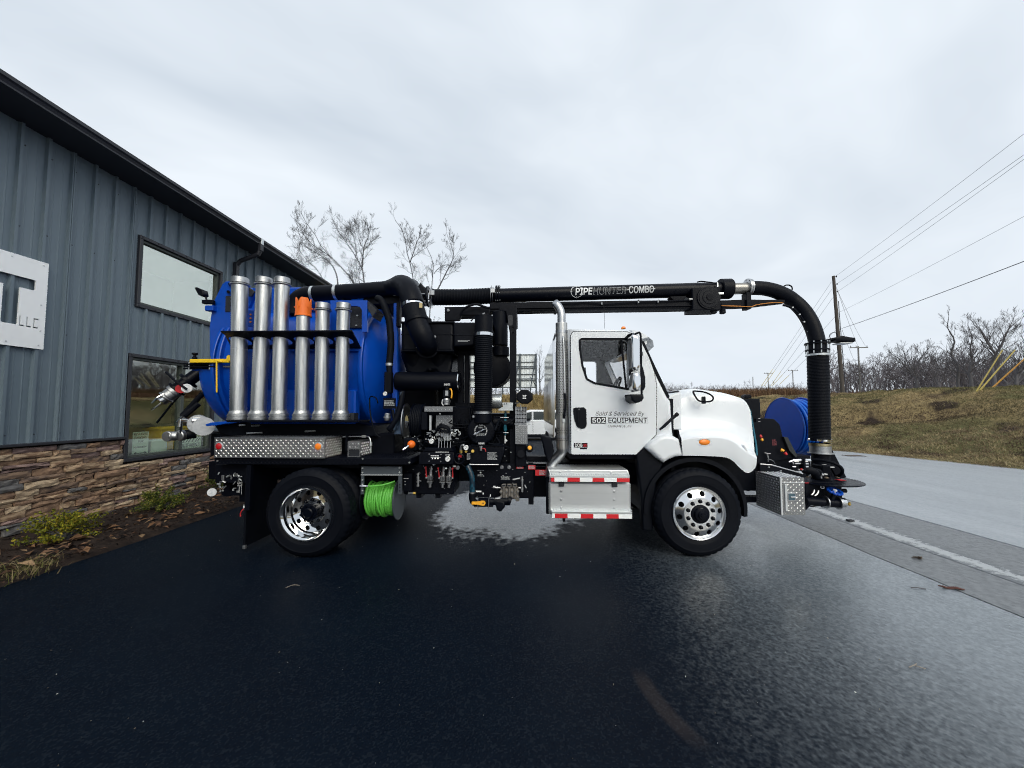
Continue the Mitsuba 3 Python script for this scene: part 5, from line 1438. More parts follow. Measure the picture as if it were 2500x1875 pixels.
for q in ((0.449, 4.740, 0.774), (0.449, 4.740, 0.672), (0.448, 4.740, 0.574), (1.093, 4.740, 0.773), (1.092, 4.740, 0.675), (1.091, 4.740, 0.576), (0.440, 4.780, 0.995), (1.068, 4.780, 0.994)):
    put(sb_ + '__bolt', lathe([(0, -0.008), (0.009, -0.007), (0.014, -0.003), (0.014, 0.004)], q, (0, 1, 0), 12), steel, 40)
for xx in (0.453, 1.097):
    put(sb_ + '__strap', bx(xx - 0.033, xx + 0.033, 4.72, 4.745, 0.829, 0.894, 0.003), ink)
put(sb_ + '__end_ring', tube(np.array([(0.288, 4.80 + 0.02, z) for z in np.linspace(0.48, 0.931, 6)]), 0.02, 8), rubber)
P('step_foot', bx(0.473, 0.503, 4.78, 4.84, 0.392, 0.447), satin)

# ---------------------------------------------------------------- the truck: debris tank, tubes, deck, rear gear
TC = np.array([0.0, MID, 2.385])
XF, XR = -2.17, -4.16
# tank shell with dished front head, ring flanges and rear door
front = [(0, XF + 0.30), (0.30, XF + 0.285), (0.55, XF + 0.22), (0.74, XF + 0.13), (0.86, XF + 0.05), (0.915, XF - 0.01), (0.915, XR + 0.03)]
tk = P('debris_tank', lathe([(r, x) for r, x in front[::-1]], TC, (1, 0, 0), 96), blue, 30)
ring = lambda x, w, r: lathe([(0.90, x - w), (r, x - w), (r + 0.006, x - w * 0.6), (r + 0.006, x + w * 0.6), (r, x + w), (0.90, x + w)], TC, (1, 0, 0), 96)
put(tk + '__front_ring', ring(XF - 0.03, 0.028, 0.955), blue, 30)
for x in (-2.75, -3.45):
    put(tk + '__hoop', ring(x, 0.02, 0.935), blue, 30)
put(tk + '__rear_flange', ring(XR + 0.03, 0.025, 0.975), blue, 30)
dr_ = P('rear_door', lathe([(0, XR - 0.32), (0.25, XR - 0.31), (0.50, XR - 0.25), (0.70, XR - 0.17), (0.84, XR - 0.09), (0.92, XR - 0.03), (0.955, XR - 0.015), (0.955, XR + 0.0), (0.90, XR + 0.004)], TC, (1, 0, 0), 96), blue, 30)
put(dr_ + '__rim', ring(XR - 0.055, 0.022, 0.97), blue, 30)
# lower half-round sump on the door with its flat flanged top
zf = 2.308
th = np.linspace(math.radians(196), math.radians(344), 40)
pr_s = [(0.02, XR - 0.42), (0.45, XR - 0.42), (0.72, XR - 0.385), (0.86, XR - 0.33), (0.905, XR - 0.25), (0.915, XR - 0.10), (0.915, XR + 0.05)]
sump = trimesh.Trimesh(*lathe(pr_s, TC, (1, 0, 0), 96), process=False)
sump = trimesh.intersections.slice_mesh_plane(sump, [0, 0, -1], [0, 0, zf])
put(dr_ + '__sump', TM(sump), blue, 30)
put(dr_ + '__sump_cover', bx(XR - 0.40, XR + 0.05, 5.06, 6.84, zf - 0.004, zf + 0.02, 0.004), blue)
for z, o in ((2.341, 0.0), (2.375, 0.03)):
    put(dr_ + '__flange', bx(XR - 0.44 + o, XR - 0.02 - o, 4.97, 6.9, z, z + 0.016, 0.005), satin)
put(dr_ + '__flange_bolt', J(*[cyl((x, 5.0, 2.313), (x, 5.0, 2.414), 0.011, n=8) for x in (-4.543, -4.258)]), steel, kind='stuff')
put(dr_ + '__knob', lathe([(0, 0), (0.03, 0), (0.03, 0.02), (0.018, 0.03), (0.018, 0.05), (0.035, 0.06), (0.035, 0.08), (0, 0.085)], (-4.472, 5, 2.458), (0, 0, 1), 16), plastic, 30)
for p, q, m in (((-4.635, 5, 2.395), (-4.241, 5, 2.393), satin), ((-4.617, 5, 2.364), (-4.497, 5, 2.364), satin), ((-4.621, 5, 2.325), (-4.466, 5, 2.324), satin), ((-4.069, 5, 2.351), (-3.95, 5, 2.35), zinc)):
    put(dr_ + '__rod', tube(np.array([p, q]), 0.010, 6), m)
# yellow locking bar
yb = P('lock_bar', J(bx(-4.481, -3.944, 4.93, 4.98, 2.397, 2.447, 0.005), slab([(-3.977, 2.418), (-3.926, 2.412), (-3.926, 2.478), (-3.952, 2.501), (-3.974, 2.484)], 4.93, 4.98, 0.004)), yellow, 30)
put(yb + '__handle', tube(smooth_path([(-4.023, 4.92, 2.407), (-4.049, 4.91, 2.412), (-4.085, 4.91, 2.417), (-4.088, 4.91, 2.379), (-4.08, 4.91, 2.204), (-4.07, 4.91, 1.997)], 26), 0.010, 8), yellow, True)
# rear lifting bracket plates and the box on top of the tank
lb = P('lift_bracket', slab([(-4.194, 3.569), (-4.117, 3.569), (-4.078, 2.915), (-4.074, 2.511), (-4.373, 2.513), (-4.396, 2.917), (-4.389, 3.01), (-4.364, 3.261), (-4.283, 3.435), (-4.239, 3.529)], 5.13, 5.17, 0.006), blue, 30)
put(lb + '__plate', slab([(-4.816, 3.914), (-4.354, 3.91), (-4.333, 3.264), (-4.946, 3.268), (-4.939, 3.496)], 6.73, 6.77, 0.006), blue, 30)
put(lb + '__pin', J(cyl((-4.129, 5.13, 3.53), (-4.089, 5.08, 3.513), 0.02, n=14), cyl((-4.148, 5.13, 3.422), (-4.108, 5.08, 3.406), 0.02, n=14)), plastic, 30)
put(lb + '__recess', bx(-4.174, -4.103, 5.118, 5.13, 3.136, 3.358, 0.002), ink)
put(tk + '__top_box', bx(-4.438, -2.367, 5.72, 6.6, 3.228, 3.674, 0.02), blue, 30)
put(tk + '__stay', slab([(-4.091, 3.261), (-3.966, 3.548), (-3.904, 3.547), (-4.017, 3.261)], 5.36, 5.42, 0.006), blue, 30)
put(tk + '__stay', slab([(-3.984, 3.546), (-3.885, 3.473), (-3.924, 3.401), (-3.979, 3.401)], 5.28, 5.31, 0.004), ink, 30)
lp_ = put(tk + '__lamp_plate', bx(-3.847, -3.73, 5.09, 5.11, 2.914, 3.149, 0.004), blue)
lm = [cyl(q, np.array(q) - [0, 0.01, 0], 0.011, n=12) for q in ((-3.779, 5.085, 3.082), (-3.777, 5.085, 3.03), (-3.775, 5.085, 2.979))]
put(tk + '__tell_tale', J(*lm), amber, kind='stuff')
put(tk + '__side_step', bx(-3.158, -2.198, 5.0, 5.3, 2.553, 2.587, 0.004), blue)
put(tk + '__side_panel', bx(-3.711, -2.267, 5.04, 5.20, 1.577, 2.036, 0.02), blue, 30)
# level plate with E and 1/2
put(tk + '__gauge_letter', J(letters('E', 0.044, (-3.481, 5.06, 2.176), width=0.044), letters('1/2', 0.033, (-3.48, 5.06, 2.311), width=0.049), letters('F', 0.038, (-3.487, 5.06, 2.507), width=0.033)), label_white)
# inverted-U bracket
ub = shapely.Polygon([(-2.622, 3.248), (-2.118, 3.243), (-2.109, 2.812), (-2.179, 2.812), (-2.185, 3.114), (-2.214, 3.154), (-2.259, 3.166), (-2.535, 3.168), (-2.526, 2.803), (-2.61, 2.804)])
put(tk + '__arch_bracket', extrude(ub, 5.0, 5.04, 'xz'), blue)
put(tk + '__arch_back', bx(-2.604, -2.228, 5.16, 5.2, 2.906, 3.206), ink)
put(tk + '__arch_side', slab([(-2.148, 3.266), (-1.992, 3.117), (-2.047, 3.015), (-2.147, 3.186)], 5.02, 5.30, 0.004), ink, 30)
put(tk + '__arch_bolt', J(*[cyl(q, np.array(q) - [0, 0.02, 0], 0.010, n=8) for q in ((-2.313, 5.16, 3.072), (-2.322, 5.16, 2.934), (-2.236, 5.16, 2.933), (-2.631, 5.16, 3.069))]), zinc, kind='stuff')
# front post of the tank body and cross plate
put(tk + '__head_post', bx(-1.845, -1.775, 5.25, 5.35, 1.484, 3.274, 0.01), blue)
put(tk + '__head_flange', bx(-1.786, -1.739, 5.20, 5.30, 2.927, 3.268, 0.006), satin)
# subframe and cradle under the tank
P('subframe', bx(-4.374, -1.785, 5.2, 6.7, 1.131, 1.438, 0.01), satin)
P('tank_cradle', slab([(-4.261, 1.561), (-4.065, 1.589), (-3.784, 1.606), (-2.282, 1.596), (-2.033, 1.553), (-2.003, 1.402), (-3.944, 1.376), (-4.172, 1.441)], 5.1, 6.8, 0.03), satin, 30)
P('cradle_plate', slab([(-4.245, 1.573), (-4.162, 1.6), (-3.938, 1.617), (-3.797, 1.606), (-3.836, 1.59), (-3.964, 1.584), (-4.104, 1.557), (-4.227, 1.551)], 4.95, 5.2, 0.006), blue, 30)
for p, q in (((-3.763, 4.93, 1.562), (-3.68, 4.93, 1.568)), ((-3.597, 4.93, 1.554), (-3.487, 4.93, 1.565)), ((-3.659, 4.93, 1.457), (-3.45, 4.93, 1.466)), ((-2.874, 4.93, 1.483), (-2.737, 4.93, 1.491))):
    P('latch_pin', tube(np.array([p, q]), 0.012, 8), zinc)

# rack for the tubes
sl = lambda u, s: np.array((-3.525, 4.6, 2.735)) * (1 - s) + np.array((-3.838, 5.02, 2.587)) * s
X0r, X1r = -3.793, -2.125
X2r, X3r = -3.969, -2.179
L_ = 0.56
fx0, fx1 = X0r, X1r
out = shapely.Polygon([(X0r, 0), (X1r, 0), (X3r - 0.01, L_ - 0.02), (X3r, L_), (X2r, L_), (X0r, 0.09)]).buffer(-0.012).buffer(0.012)
SPEC = [   # x and z of the top and of the foot, radius, kind
    (-3.729, 3.494, -3.680, 1.638, 0.0942, 'A', 'leftmost long aluminium suction tube standing in the rack'),
    (-3.404, 3.491, -3.419, 1.639, 0.0903, 'A', 'second long aluminium suction tube from the left'),
    (-3.163, 3.488, -3.147, 1.639, 0.0877, 'A', 'third long aluminium suction tube, next to the orange-capped one'),
    (-2.870, 3.175, -2.850, 1.639, 0.0826, 'N', 'aluminium suction tube wearing the orange nozzle cap'),
    (-2.614, 3.146, -2.595, 1.639, 0.0839, 'B', 'fifth aluminium suction tube, just right of the orange-capped one'),
    (-2.339, 3.144, -2.340, 1.640, 0.0813, 'B', 'rightmost aluminium suction tube, a short one')]
TY = 4.80

def plane_z(y):
    """The rack plate's slope: height at depth y."""
    z0, z1 = 2.735, 2.587
    return z0 + (z1 - z0) * (y - 4.60) / 0.42


sl_len = math.hypot(0.42, plane_z(4.60) - plane_z(5.02))
scale_s = sl_len / L_
holes = []
for (xt, zt_, xf, zf_, r, kd, text) in SPEC:
    zc = plane_z(TY)
    xc = xf + (xt - xf) * (zc - zf_) / (zt_ - zf_)
    holes.append(affinity.scale(Point(xc + 0.012, (TY - 4.60) / 0.42 * L_ + 0.02).buffer(r + 0.030, 24), 1.0, 1.25))
    holes.append(affinity.scale(Point(xc - 0.012, (TY - 4.60) / 0.42 * L_ + 0.02).buffer(r + 0.022, 24), 1.0, 1.25))
v, f = extrude(out.difference(shapely.union_all(holes)), 0.0, 0.012, 'xy')
yy = 4.60 + v[:, 1] / L_ * 0.42
rk = P('tube_rack', (np.stack([v[:, 0], yy + 0.3 * v[:, 2], plane_z(yy) + v[:, 2]], 1), f), black)
put(rk + '__lip', bx(X0r, X1r, 4.592, 4.604, plane_z(4.6) - 0.002, plane_z(4.6) + 0.018, 0.003), black)
put(rk + '__shelf', bx(-3.743, -2.083, 4.68, 5.1, 1.611, 1.637, 0.004), black)
put(rk + '__end_post', bx(-2.265, -2.2, 4.86, 5.0, 1.61, 1.727, 0.004), ink)
for (xt, zt_, xf, zf_, r, kd, text) in SPEC:
    t = thing('suction_tube', text, 'tube', 'aluminium suction tubes standing in the rack')
    p, q = np.array([xf, TY, zf_]), np.array([xt, TY, zt_])
    ax_, h = unit(q - p), np.linalg.norm(q - p)
    f1 = 1.0
    put(t + '__pipe', lathe([(r - 0.006, 0.10), (r, 0.105), (r, h - 0.06), (r - 0.006, h - 0.055)], p, ax_, 40), alu, 30)
    put(t + '__foot_coupling', lathe([(r - 0.006, 0.0), (r + 0.026, 0.0), (r + 0.028, 0.006), (r + 0.028, 0.030), (r + 0.020, 0.034), (r + 0.020, 0.046), (r + 0.026, 0.050), (r + 0.026, 0.075), (r + 0.016, 0.082), (r + 0.012, 0.100), (r + 0.003, 0.118), (r, 0.120)], p, ax_, 40), castalu, 25)
    if kd != 'N':
        put(t + '__top_coupling', lathe([(r + 0.002, h - 0.105), (r + 0.020, h - 0.098), (r + 0.022, h - 0.085), (r + 0.010, h - 0.080), (r + 0.006, h - 0.070), (r + 0.006, h - 0.004), (r + 0.002, h), (r - 0.008, h), (r - 0.010, h - 0.05)], p, ax_, 40), castalu, 25)
        put(t + '__gasket', lathe([(r + 0.010, h - 0.080), (r + 0.0155, h - 0.079), (r + 0.0155, h - 0.074), (r + 0.008, h - 0.073)], p, ax_, 32), rubber)
    if kd == 'N':
        n, H = 48, 0.235
        aa = np.arange(n) * 2 * np.pi / n
        def edge(a):                                      # the crown's cut rim
            s = (a / (2 * np.pi) * 4 + 0.10) % 1
            return -0.045 * np.clip((abs(s - 0.5) - 0.30) / 0.12, 0, 1)
        top = p + ax_ * (h + 0.035)
        x_, y_, z_ = frame(ax_)
        R1, R0 = r + 0.013, r + 0.004
        rowv = []
        for rad, hh in ((R1, -H), (R1 + 0.004, -H), (R1 + 0.004, -H + 0.02), (R1, -H + 0.024), (R1, 0), (R0, 0), (R0, -H)):
            rowv.append(top + (rad * (np.cos(aa)[:, None] * x_ + np.sin(aa)[:, None] * y_)) + np.array([hh + (edge(a) if hh == 0 else 0) for a in aa])[:, None] * z_)
        i_ = np.arange(n)
        ff = []
        for k in range(6):
            a0, a1, b0, b1 = k * n + i_, k * n + (i_ + 1) % n, (k + 1) * n + i_, (k + 1) * n + (i_ + 1) % n
            ff += [np.stack([a0, a1, b1], 1), np.stack([a0, b1, b0], 1)]
        nz = thing('nozzle_cap', 'orange crown-edged plastic nozzle cap on the fourth suction tube', 'nozzle')
        put(nz + '__crown', (np.vstack(rowv), np.vstack(ff)), orange, 30)
        put(nz + '__bolt', J(*[cyl(top + R1 * (math.cos(a) * x_ + math.sin(a) * y_) - z_ * 0.12, top + (R1 + 0.012) * (math.cos(a) * x_ + math.sin(a) * y_) - z_ * 0.12, 0.010, n=8) for a in np.linspace(0, 2 * np.pi, 7)[:-1]]), orange)
t = 'suction_tube'
xm = SPEC[0][2] + (SPEC[0][0] - SPEC[0][2]) * 0.49
put(t + '__weld_ring', lathe([(SPEC[0][4], 0), (SPEC[0][4] + 0.003, 0.002), (SPEC[0][4], 0.004)], (xm, TY, SPEC[0][3] + (SPEC[0][1] - SPEC[0][3]) * 0.49), (0, 0, 1), 40), label_white)

# deck with checker edge, tool tray, small box
ZD = 1.168
dk = P('deck', bx(-3.893, -1.401, 4.705, 7.19, 1.094, ZD, 0.004), satin)
put(dk + '__edge_plate', plate((-3.892, 4.703, 1.087), (1, 0, 0), (0, 0, 1), 1.836, 0.076, 0.003, 0.024), satin)
put(dk + '__edge_plate', plate((-1.99, 4.703, 1.093), (1, 0, 0), (0, 0, 1), 0.571, 0.061, 0.003, 0.024), satin)
put(dk + '__tread', lugs((-2.238, 4.72, ZD), (1, 0, 0), (0, 1, 0), 0.75, 0.8, 0.033), satin)
raised(dk, satin)
put(dk + '__bolt', J(*[cyl(q, np.array(q) - [0, 0.012, 0], 0.010, n=10) for q in ((-3.846, 4.703, 1.128), (-1.417, 4.703, 1.118), (-2.002, 4.703, 1.161))]), zinc, kind='stuff')
tx0, tx1, tz0, tz1 = -3.865, -2.46, ZD + 0.002, 1.415
ty0, ty1 = 4.66, 5.10
tr = P('tool_tray', plate((tx0, ty0, tz0), (1, 0, 0), (0, 0, 1), tx1 - tx0, tz1 - tz0), tread)
put(tr + '__end_panel', plate((tx1, ty0, tz0), (0, 1, 0), (0, 0, 1), ty1 - ty0, tz1 - tz0), tread)
put(tr + '__end_panel', plate((tx0, ty1, tz0), (0, -1, 0), (0, 0, 1), ty1 - ty0, tz1 - tz0), tread)
raised(tr)
put(tr + '__back_panel', bx(tx0, tx1, ty1 - 0.004, ty1, tz0, tz1), tread)
put(tr + '__floor', bx(tx0 + 0.005, tx1 - 0.005, ty0 + 0.005, ty1 - 0.005, tz0 + 0.002, tz0 + 0.006), satin)
put(tr + '__rim', J(bx(tx0 - 0.004, tx1 + 0.004, ty0 - 0.004, ty0 + 0.012, tz1, tz1 + 0.008, 0.002), bx(tx1 - 0.012, tx1 + 0.004, ty0 + 0.012, ty1, tz1, tz1 + 0.008, 0.002), bx(tx0 - 0.004, tx0 + 0.012, ty0 + 0.012, ty1, tz1, tz1 + 0.008, 0.002)), steel)
for u, m, nm in ((535, redlens, 'red_side_lamp'), (777, amber, 'amber_side_lamp')):
    q = (-3.803, 4.66, 1.314) if u < 600 else (-2.546, 4.66, 1.315)
    k = put(tr + '__' + nm, lathe([(0, -0.022), (0.022, -0.020), (0.038, -0.013), (0.041, -0.006)], q, (0, 1, 0), 28), m, 40)
    put(tr + '__lamp_bezel', lathe([(0.040, -0.004), (0.041, -0.010), (0.050, -0.008), (0.054, 0.002)], q, (0, 1, 0), 32), zinc, 40)
bx0, bx1 = -2.242, -2.079
sbx = P('small_box', J(plate((bx0, 4.80, 1.267), (1, 0, 0), (0, 0, 1), bx1 - bx0, 1.365 - 1.267), plate((bx1, 4.80, 1.174), (0, 1, 0), (0, 0, 1), 0.32, 1.365 - 1.174), bx(bx0, bx1, 4.80, 5.12, 1.365, 1.37)), tread)
raised(sbx)
put(sbx + '__opening', bx(bx0 + 0.012, bx1 - 0.012, 4.815, 4.83, 1.179, 1.261), ink)
put(sbx + '__frame', J(bx(bx0, bx0 + 0.012, 4.80, 4.83, 1.169, 1.267), bx(bx1 - 0.012, bx1, 4.80, 4.83, 1.169, 1.267), bx(bx0 + 0.012, bx1 - 0.012, 4.80, 4.83, 1.169, 1.179)), tread)
hp = smooth_path([(-2.4, 4.98, 1.408), (-2.323, 4.98, 1.414), (-2.132, 4.98, 1.417), (-2.056, 4.97, 1.415), (-2.024, 4.96, 1.389), (-2.008, 4.95, 1.331), (-2.007, 4.95, 1.278)], 40)
P('hydraulic_pipe', tube(hp, 0.011, 8), steel, True)
P('hydraulic_fitting', J(cyl((-2.345, 4.98, 1.414), (-2.329, 4.98, 1.414), 0.022, n=8), cyl((-2.137, 4.98, 1.417), (-2.088, 4.98, 1.417), 0.020, n=6), cyl((-2.011, 4.95, 1.342), (-2.008, 4.95, 1.299), 0.02, n=6), cyl((-2.007, 4.95, 1.278), (-2.006, 4.95, 1.209), 0.012, n=8)), zinc)
P('pipe_clip', bx(-2.345, -2.318, 4.95, 5.0, 1.232, 1.441), satin)

# rear bumper gear, mud flap
P('rear_box', bx(-4, -3.556, 4.85, 5.3, 0.821, 1.067, 0.01), satin)
P('rear_frame', J(bx(-3.959, -3.876, 4.95, 5.1, 0.631, 1.052), bx(-3.739, -3.623, 4.95, 5.1, 0.562, 1.052), bx(-3.986, -3.622, 4.95, 5.1, 0.642, 0.705)), satin)
g = np.random.default_rng(77)
bits = []
for k in range(26):
    c = np.array((-3.796, 4.84, 0.849)) + [g.uniform(-0.16, 0.18), -0.02 + g.uniform(-0.02, 0.02), g.uniform(-0.15, 0.12)]
    d_ = unit(g.normal(0, 1, 3) * [1, .3, 1])
    bits.append(cyl(c, c + d_ * g.uniform(0.012, 0.05), g.uniform(0.006, 0.013), n=8))
P('valve_fitting', J(*bits), zinc, kind='stuff')
P('rear_valve', J(bx(-3.892, -3.86, 4.82, 4.85, 0.866, 0.928, 0.004), tube(np.array([(-3.911, 4.83, 0.834), (-3.861, 4.82, 0.852), (-3.836, 4.83, 0.835)]), 0.014, 8)), castalu)
P('warning_tag', bx(-3.688, -3.626, 4.835, 4.845, 0.685, 0.851), plastic)
P('warning_tag_print', J(letters('LIFT', 0.022, (-3.684, 4.834, 0.814), width=0.045), letters('VALVE', 0.014, (-3.683, 4.834, 0.788), width=0.045), bx(-3.662, -3.657, 4.833, 4.836, 0.701, 0.779), bx(-3.628, -3.625, 4.833, 4.836, 0.685, 0.851)), label_white)
P('tow_disc', cyl((-4.072, 4.9, 0.693), (-4.055, 4.88, 0.698), 0.054, n=28, b=0.004), castalu, 30)
P('tow_disc_bolt', cyl((-4.061, 4.88, 0.693), (-4.052, 4.87, 0.695), 0.008, n=8), steel)
mf = P('mud_flap', bx(-3.5, -3.474, 4.72, 5.32, 0.065, 1.039, 0.004), rubber)
put(mf + '__bracket', bx(-3.476, -3.423, 4.70, 4.76, 0.514, 1.073, 0.004), satin)
put(mf + '__drain_cock', J(cyl((-3.558, 4.8, 0.498), (-3.56, 4.8, 0.564), 0.014, n=10), cyl((-3.574, 4.82, 0.528), (-3.529, 4.76, 0.544), 0.012, n=8)), zinc)
put(mf + '__cock_handle', tube(smooth_path([(-3.549, 4.78, 0.513), (-3.559, 4.76, 0.498), (-3.574, 4.76, 0.462), (-3.572, 4.76, 0.427)], 10), 0.007, 6), redpaint)
put(mf + '__foot_clip', bx(-3.493, -3.456, 4.70, 4.74, 0.045, 0.086, 0.004), castalu)
# air tank and brake chamber behind the deck edge, front of the rear wheel
P('wheel_guard', bx(-3.594, -2.159, 5.0, 5.4, 1, 1.043), plastic)

# discharge valves at the rear door
a0, a1 = np.array((-4.827, 5.35, 2.214)), np.array((-5.024, 5.2, 1.954))
d_ = unit(a1 - a0)
vv = P('discharge_valve', J(cyl(a0 - d_ * .15, a0 + d_ * 0.24, 0.085, n=24, b=.01), cyl(a0 + d_ * 0.02, a0 + d_ * 0.06, 0.13, n=24), cyl(a0 + d_ * 0.20, a0 + d_ * 0.23, 0.12, n=24)), black, 30)
put(vv + '__cam_lock', J(cyl(a0 + d_ * 0.24, a0 + d_ * 0.28, 0.105, n=28), cyl(a0 + d_ * 0.28, a0 + d_ * 0.36, 0.088, n=28, b=.008), cyl(a0 + d_ * 0.36, a0 + d_ * 0.39, 0.10, n=28, b=.008)), castalu, 30)
put(vv + '__cap', J(cyl(a0 + d_ * 0.39, a0 + d_ * 0.46, 0.075, n=24, b=.012), *[tube(np.array([a0 + d_ * 0.34 + o, a0 + d_ * 0.42 + o * 1.25, a0 + d_ * 0.52 + o * .9]), 0.012, 6) for o in (np.array([0.02, -0.09, 0.02]), np.array([-0.05, -0.02, -0.08]))]), chrome, 30)
put(vv + '__red_plate', cyl((-4.833, 5.2, 2.064), (-4.805, 5.17, 2.062), 0.062, n=24), redpaint)
put(vv + '__white_disc', cyl((-4.69, 5.14, 2.066), (-4.663, 5.11, 2.064), 0.062, n=28, b=.006), label_white)
put(vv + '__lever', tube(np.array([(-4.962, 5.1, 2.291), (-4.79, 5.08, 2.153), (-4.64, 5.08, 2.051)]), 0.016, 8), plastic)
put(vv + '__strut', tube(np.array([(-5.451, 5.5, 1.576), (-5.233, 5.5, 1.861), (-4.936, 5.5, 2.196)]), 0.014, 6), plastic)
b0, b1 = np.array((-4.554, 5.3, 1.712)), np.array((-4.922, 5.1, 1.388))
d_ = unit(b1 - b0)
v2 = P('drain_valve', J(cyl((-4.392, 5.1, 1.54), (-4.358, 5.06, 1.542), 0.0, 0.125, 30), cyl((-4.504, 5.14, 1.572), (-4.451, 5.08, 1.574), 0.125, n=36, b=.006)), castalu, 30)
put(v2 + '__body', J(cyl((-4.424, 5.1, 1.613), (-4.504, 5.06, 1.614), 0.05, n=20), cyl((-4.504, 5.06, 1.614), (-4.643, 5.06, 1.631), 0.032, n=16), cyl((-4.644, 5.06, 1.67), (-4.716, 5.06, 1.597), 0.025, n=12), cyl((-4.679, 5.05, 1.631), (-4.686, 5.05, 1.536), 0.022, n=12)), chrome, 30)
put(v2 + '__arm', J(tube(np.array([(-4.563, 5.2, 1.856), (-4.649, 5.15, 1.742), (-4.717, 5.12, 1.668)]), 0.04, 10), tube(np.array([(-4.671, 5.05, 1.57), (-4.665, 5.05, 1.448)]), 0.012, 8)), satin)
put(v2 + '__outlet', J(cyl((-4.585, 5.2, 1.439), (-4.688, 5.12, 1.421), 0.065, n=20)), satin)
put(v2 + '__outlet_cap', J(cyl((-4.688, 5.12, 1.421), (-4.701, 5.06, 1.414), 0.075, n=28, b=.01), cyl((-4.733, 5.07, 1.413), (-4.8, 5.02, 1.411), 0.062, n=28, b=.01), cyl((-4.8, 5.02, 1.411), (-4.796, 4.98, 1.408), 0.068, n=28, b=.008)), castalu, 30)
P('door_ram', cyl((-4.511, 5.2, 2), (-4.745, 5.15, 1.685), 0.035, n=14), satin)
# work light on the rear bracket
wl = P('work_light', slab([(-4.542, 3.446), (-4.525, 3.46), (-4.429, 3.421), (-4.408, 3.351), (-4.443, 3.328), (-4.491, 3.352)], 5.02, 5.12, 0.012), plastic, 30)
put(wl + '__bracket', J(tube(np.array([(-4.417, 5.07, 3.331), (-4.403, 5.07, 3.285), (-4.356, 5.07, 3.267)]), 0.012, 6), bx(-4.457, -4.305, 5.05, 5.11, 3.235, 3.287, 0.006)), plastic)
put(wl + '__arm', bx(-4.419, -4.302, 5.06, 5.14, 3.137, 3.212, 0.008), blue)

# ---------------------------------------------------------------- the truck: filter housing, pump bay, hose reels
def bars(o, w, h, rows, seed=1, y=0.002):
    """Illegibly small print: short bars in rows from o (top left)."""
    g = np.random.default_rng(seed)
    out, o = [], np.asarray(o, float)
    for r in range(rows):
        z = o[2] - h * (r + 0.5) / rows
        x = o[0]
        while x < o[0] + w * g.uniform(0.75, 1.0) - 0.004:
            L = min(g.uniform(0.008, 0.028), o[0] + w - x)
            out.append(bx(x, x + L, o[1] - y, o[1], z - 0.28 * h / rows, z + 0.28 * h / rows))
            x += L + 0.004
    return J(*out)


def gauge(q, r, name='pressure_gauge'):
    q = np.asarray(q, float)
    k = P(name, lathe([(0, -0.030), (r * 0.86, -0.030), (r * 0.88, -0.036), (r, -0.034), (r, 0.0)], q, (0, 1, 0), 28), steel, 30)
    put(k + '__dial', cyl(q + [0, -0.0305, 0], q + [0, -0.0325, 0], r * 0.85, n=26), label_white)
    a = [cyl(q + np.array([math.sin(t), 0, math.cos(t)]) * r * 0.68 + [0, -0.0326, 0], q + np.array([math.sin(t), 0, math.cos(t)]) * r * 0.68 + [0, -0.0335, 0], r * 0.06, n=6) for t in np.linspace(-2.3, 2.3, 9)]
    put(k + '__needle', J(tube(np.array([q + [-r * .35, -0.034, -r * .35], q + [r * .5, -0.034, r * .5]]), r * 0.05, 5), *a), ink)


# machinery mass behind the panels
P('pump_cabinet', bx(-1.428, -0.734, 5.25, 6.7, 1.011, 1.815, 0.02), satin)
P('valve_cabinet', bx(-1.6, -0.93, 5.05, 5.5, 0.654, 1.05, 0.01), satin)
P('valve_cabinet_foot', bx(-1.442, -1.376, 5.1, 5.3, 0.594, 0.653), satin)
P('valve_cabinet_foot', bx(-1.184, -1.118, 5.1, 5.3, 0.596, 0.655), satin)
P('blower_housing', bx(-0.761, -0.103, 5.3, 6.6, 0.555, 1.713, 0.02), satin)
P('pump_frame', bx(-0.738, 0.13, 5.15, 5.5, 0.59, 1.046, 0.01), satin)
P('pump_frame_leg', bx(0.052, 0.123, 5.15, 5.25, 0.507, 1.058, 0.004), satin)
P('pump_frame_rail', bx(0.055, 0.366, 5.35, 5.45, 0.564, 0.974, 0.004), satin)
P('rail_edge', bx(-0.101, 0.33, 5.18, 5.24, 1.043, 1.06), steel)
P('rail_bar', bx(0.033, 0.34, 5.3, 5.4, 1.053, 1.127), satin)
P('pump_shroud', slab([(-0.735, 1.304), (-0.268, 1.305), (-0.257, 1.236), (-0.311, 1.056), (-0.707, 1.054), (-0.751, 1.235)], 4.98, 5.3, 0.015), satin, 30)
P('shroud_edge', tube(np.array([(-0.715, 4.98, 1.057), (-0.533, 4.98, 1.053), (-0.336, 4.98, 1.056)]), 0.012, 8), steel)
P('shroud_ledge', bx(-0.697, -0.266, 4.96, 5.2, 1.298, 1.314, 0.003), black)
P('back_wall', bx(-1.905, -1.404, 5.95, 6.5, 1.706, 2.255), satin)
P('back_wall', bx(-1.352, -1.035, 5.95, 6.5, 1.706, 2.253), satin)
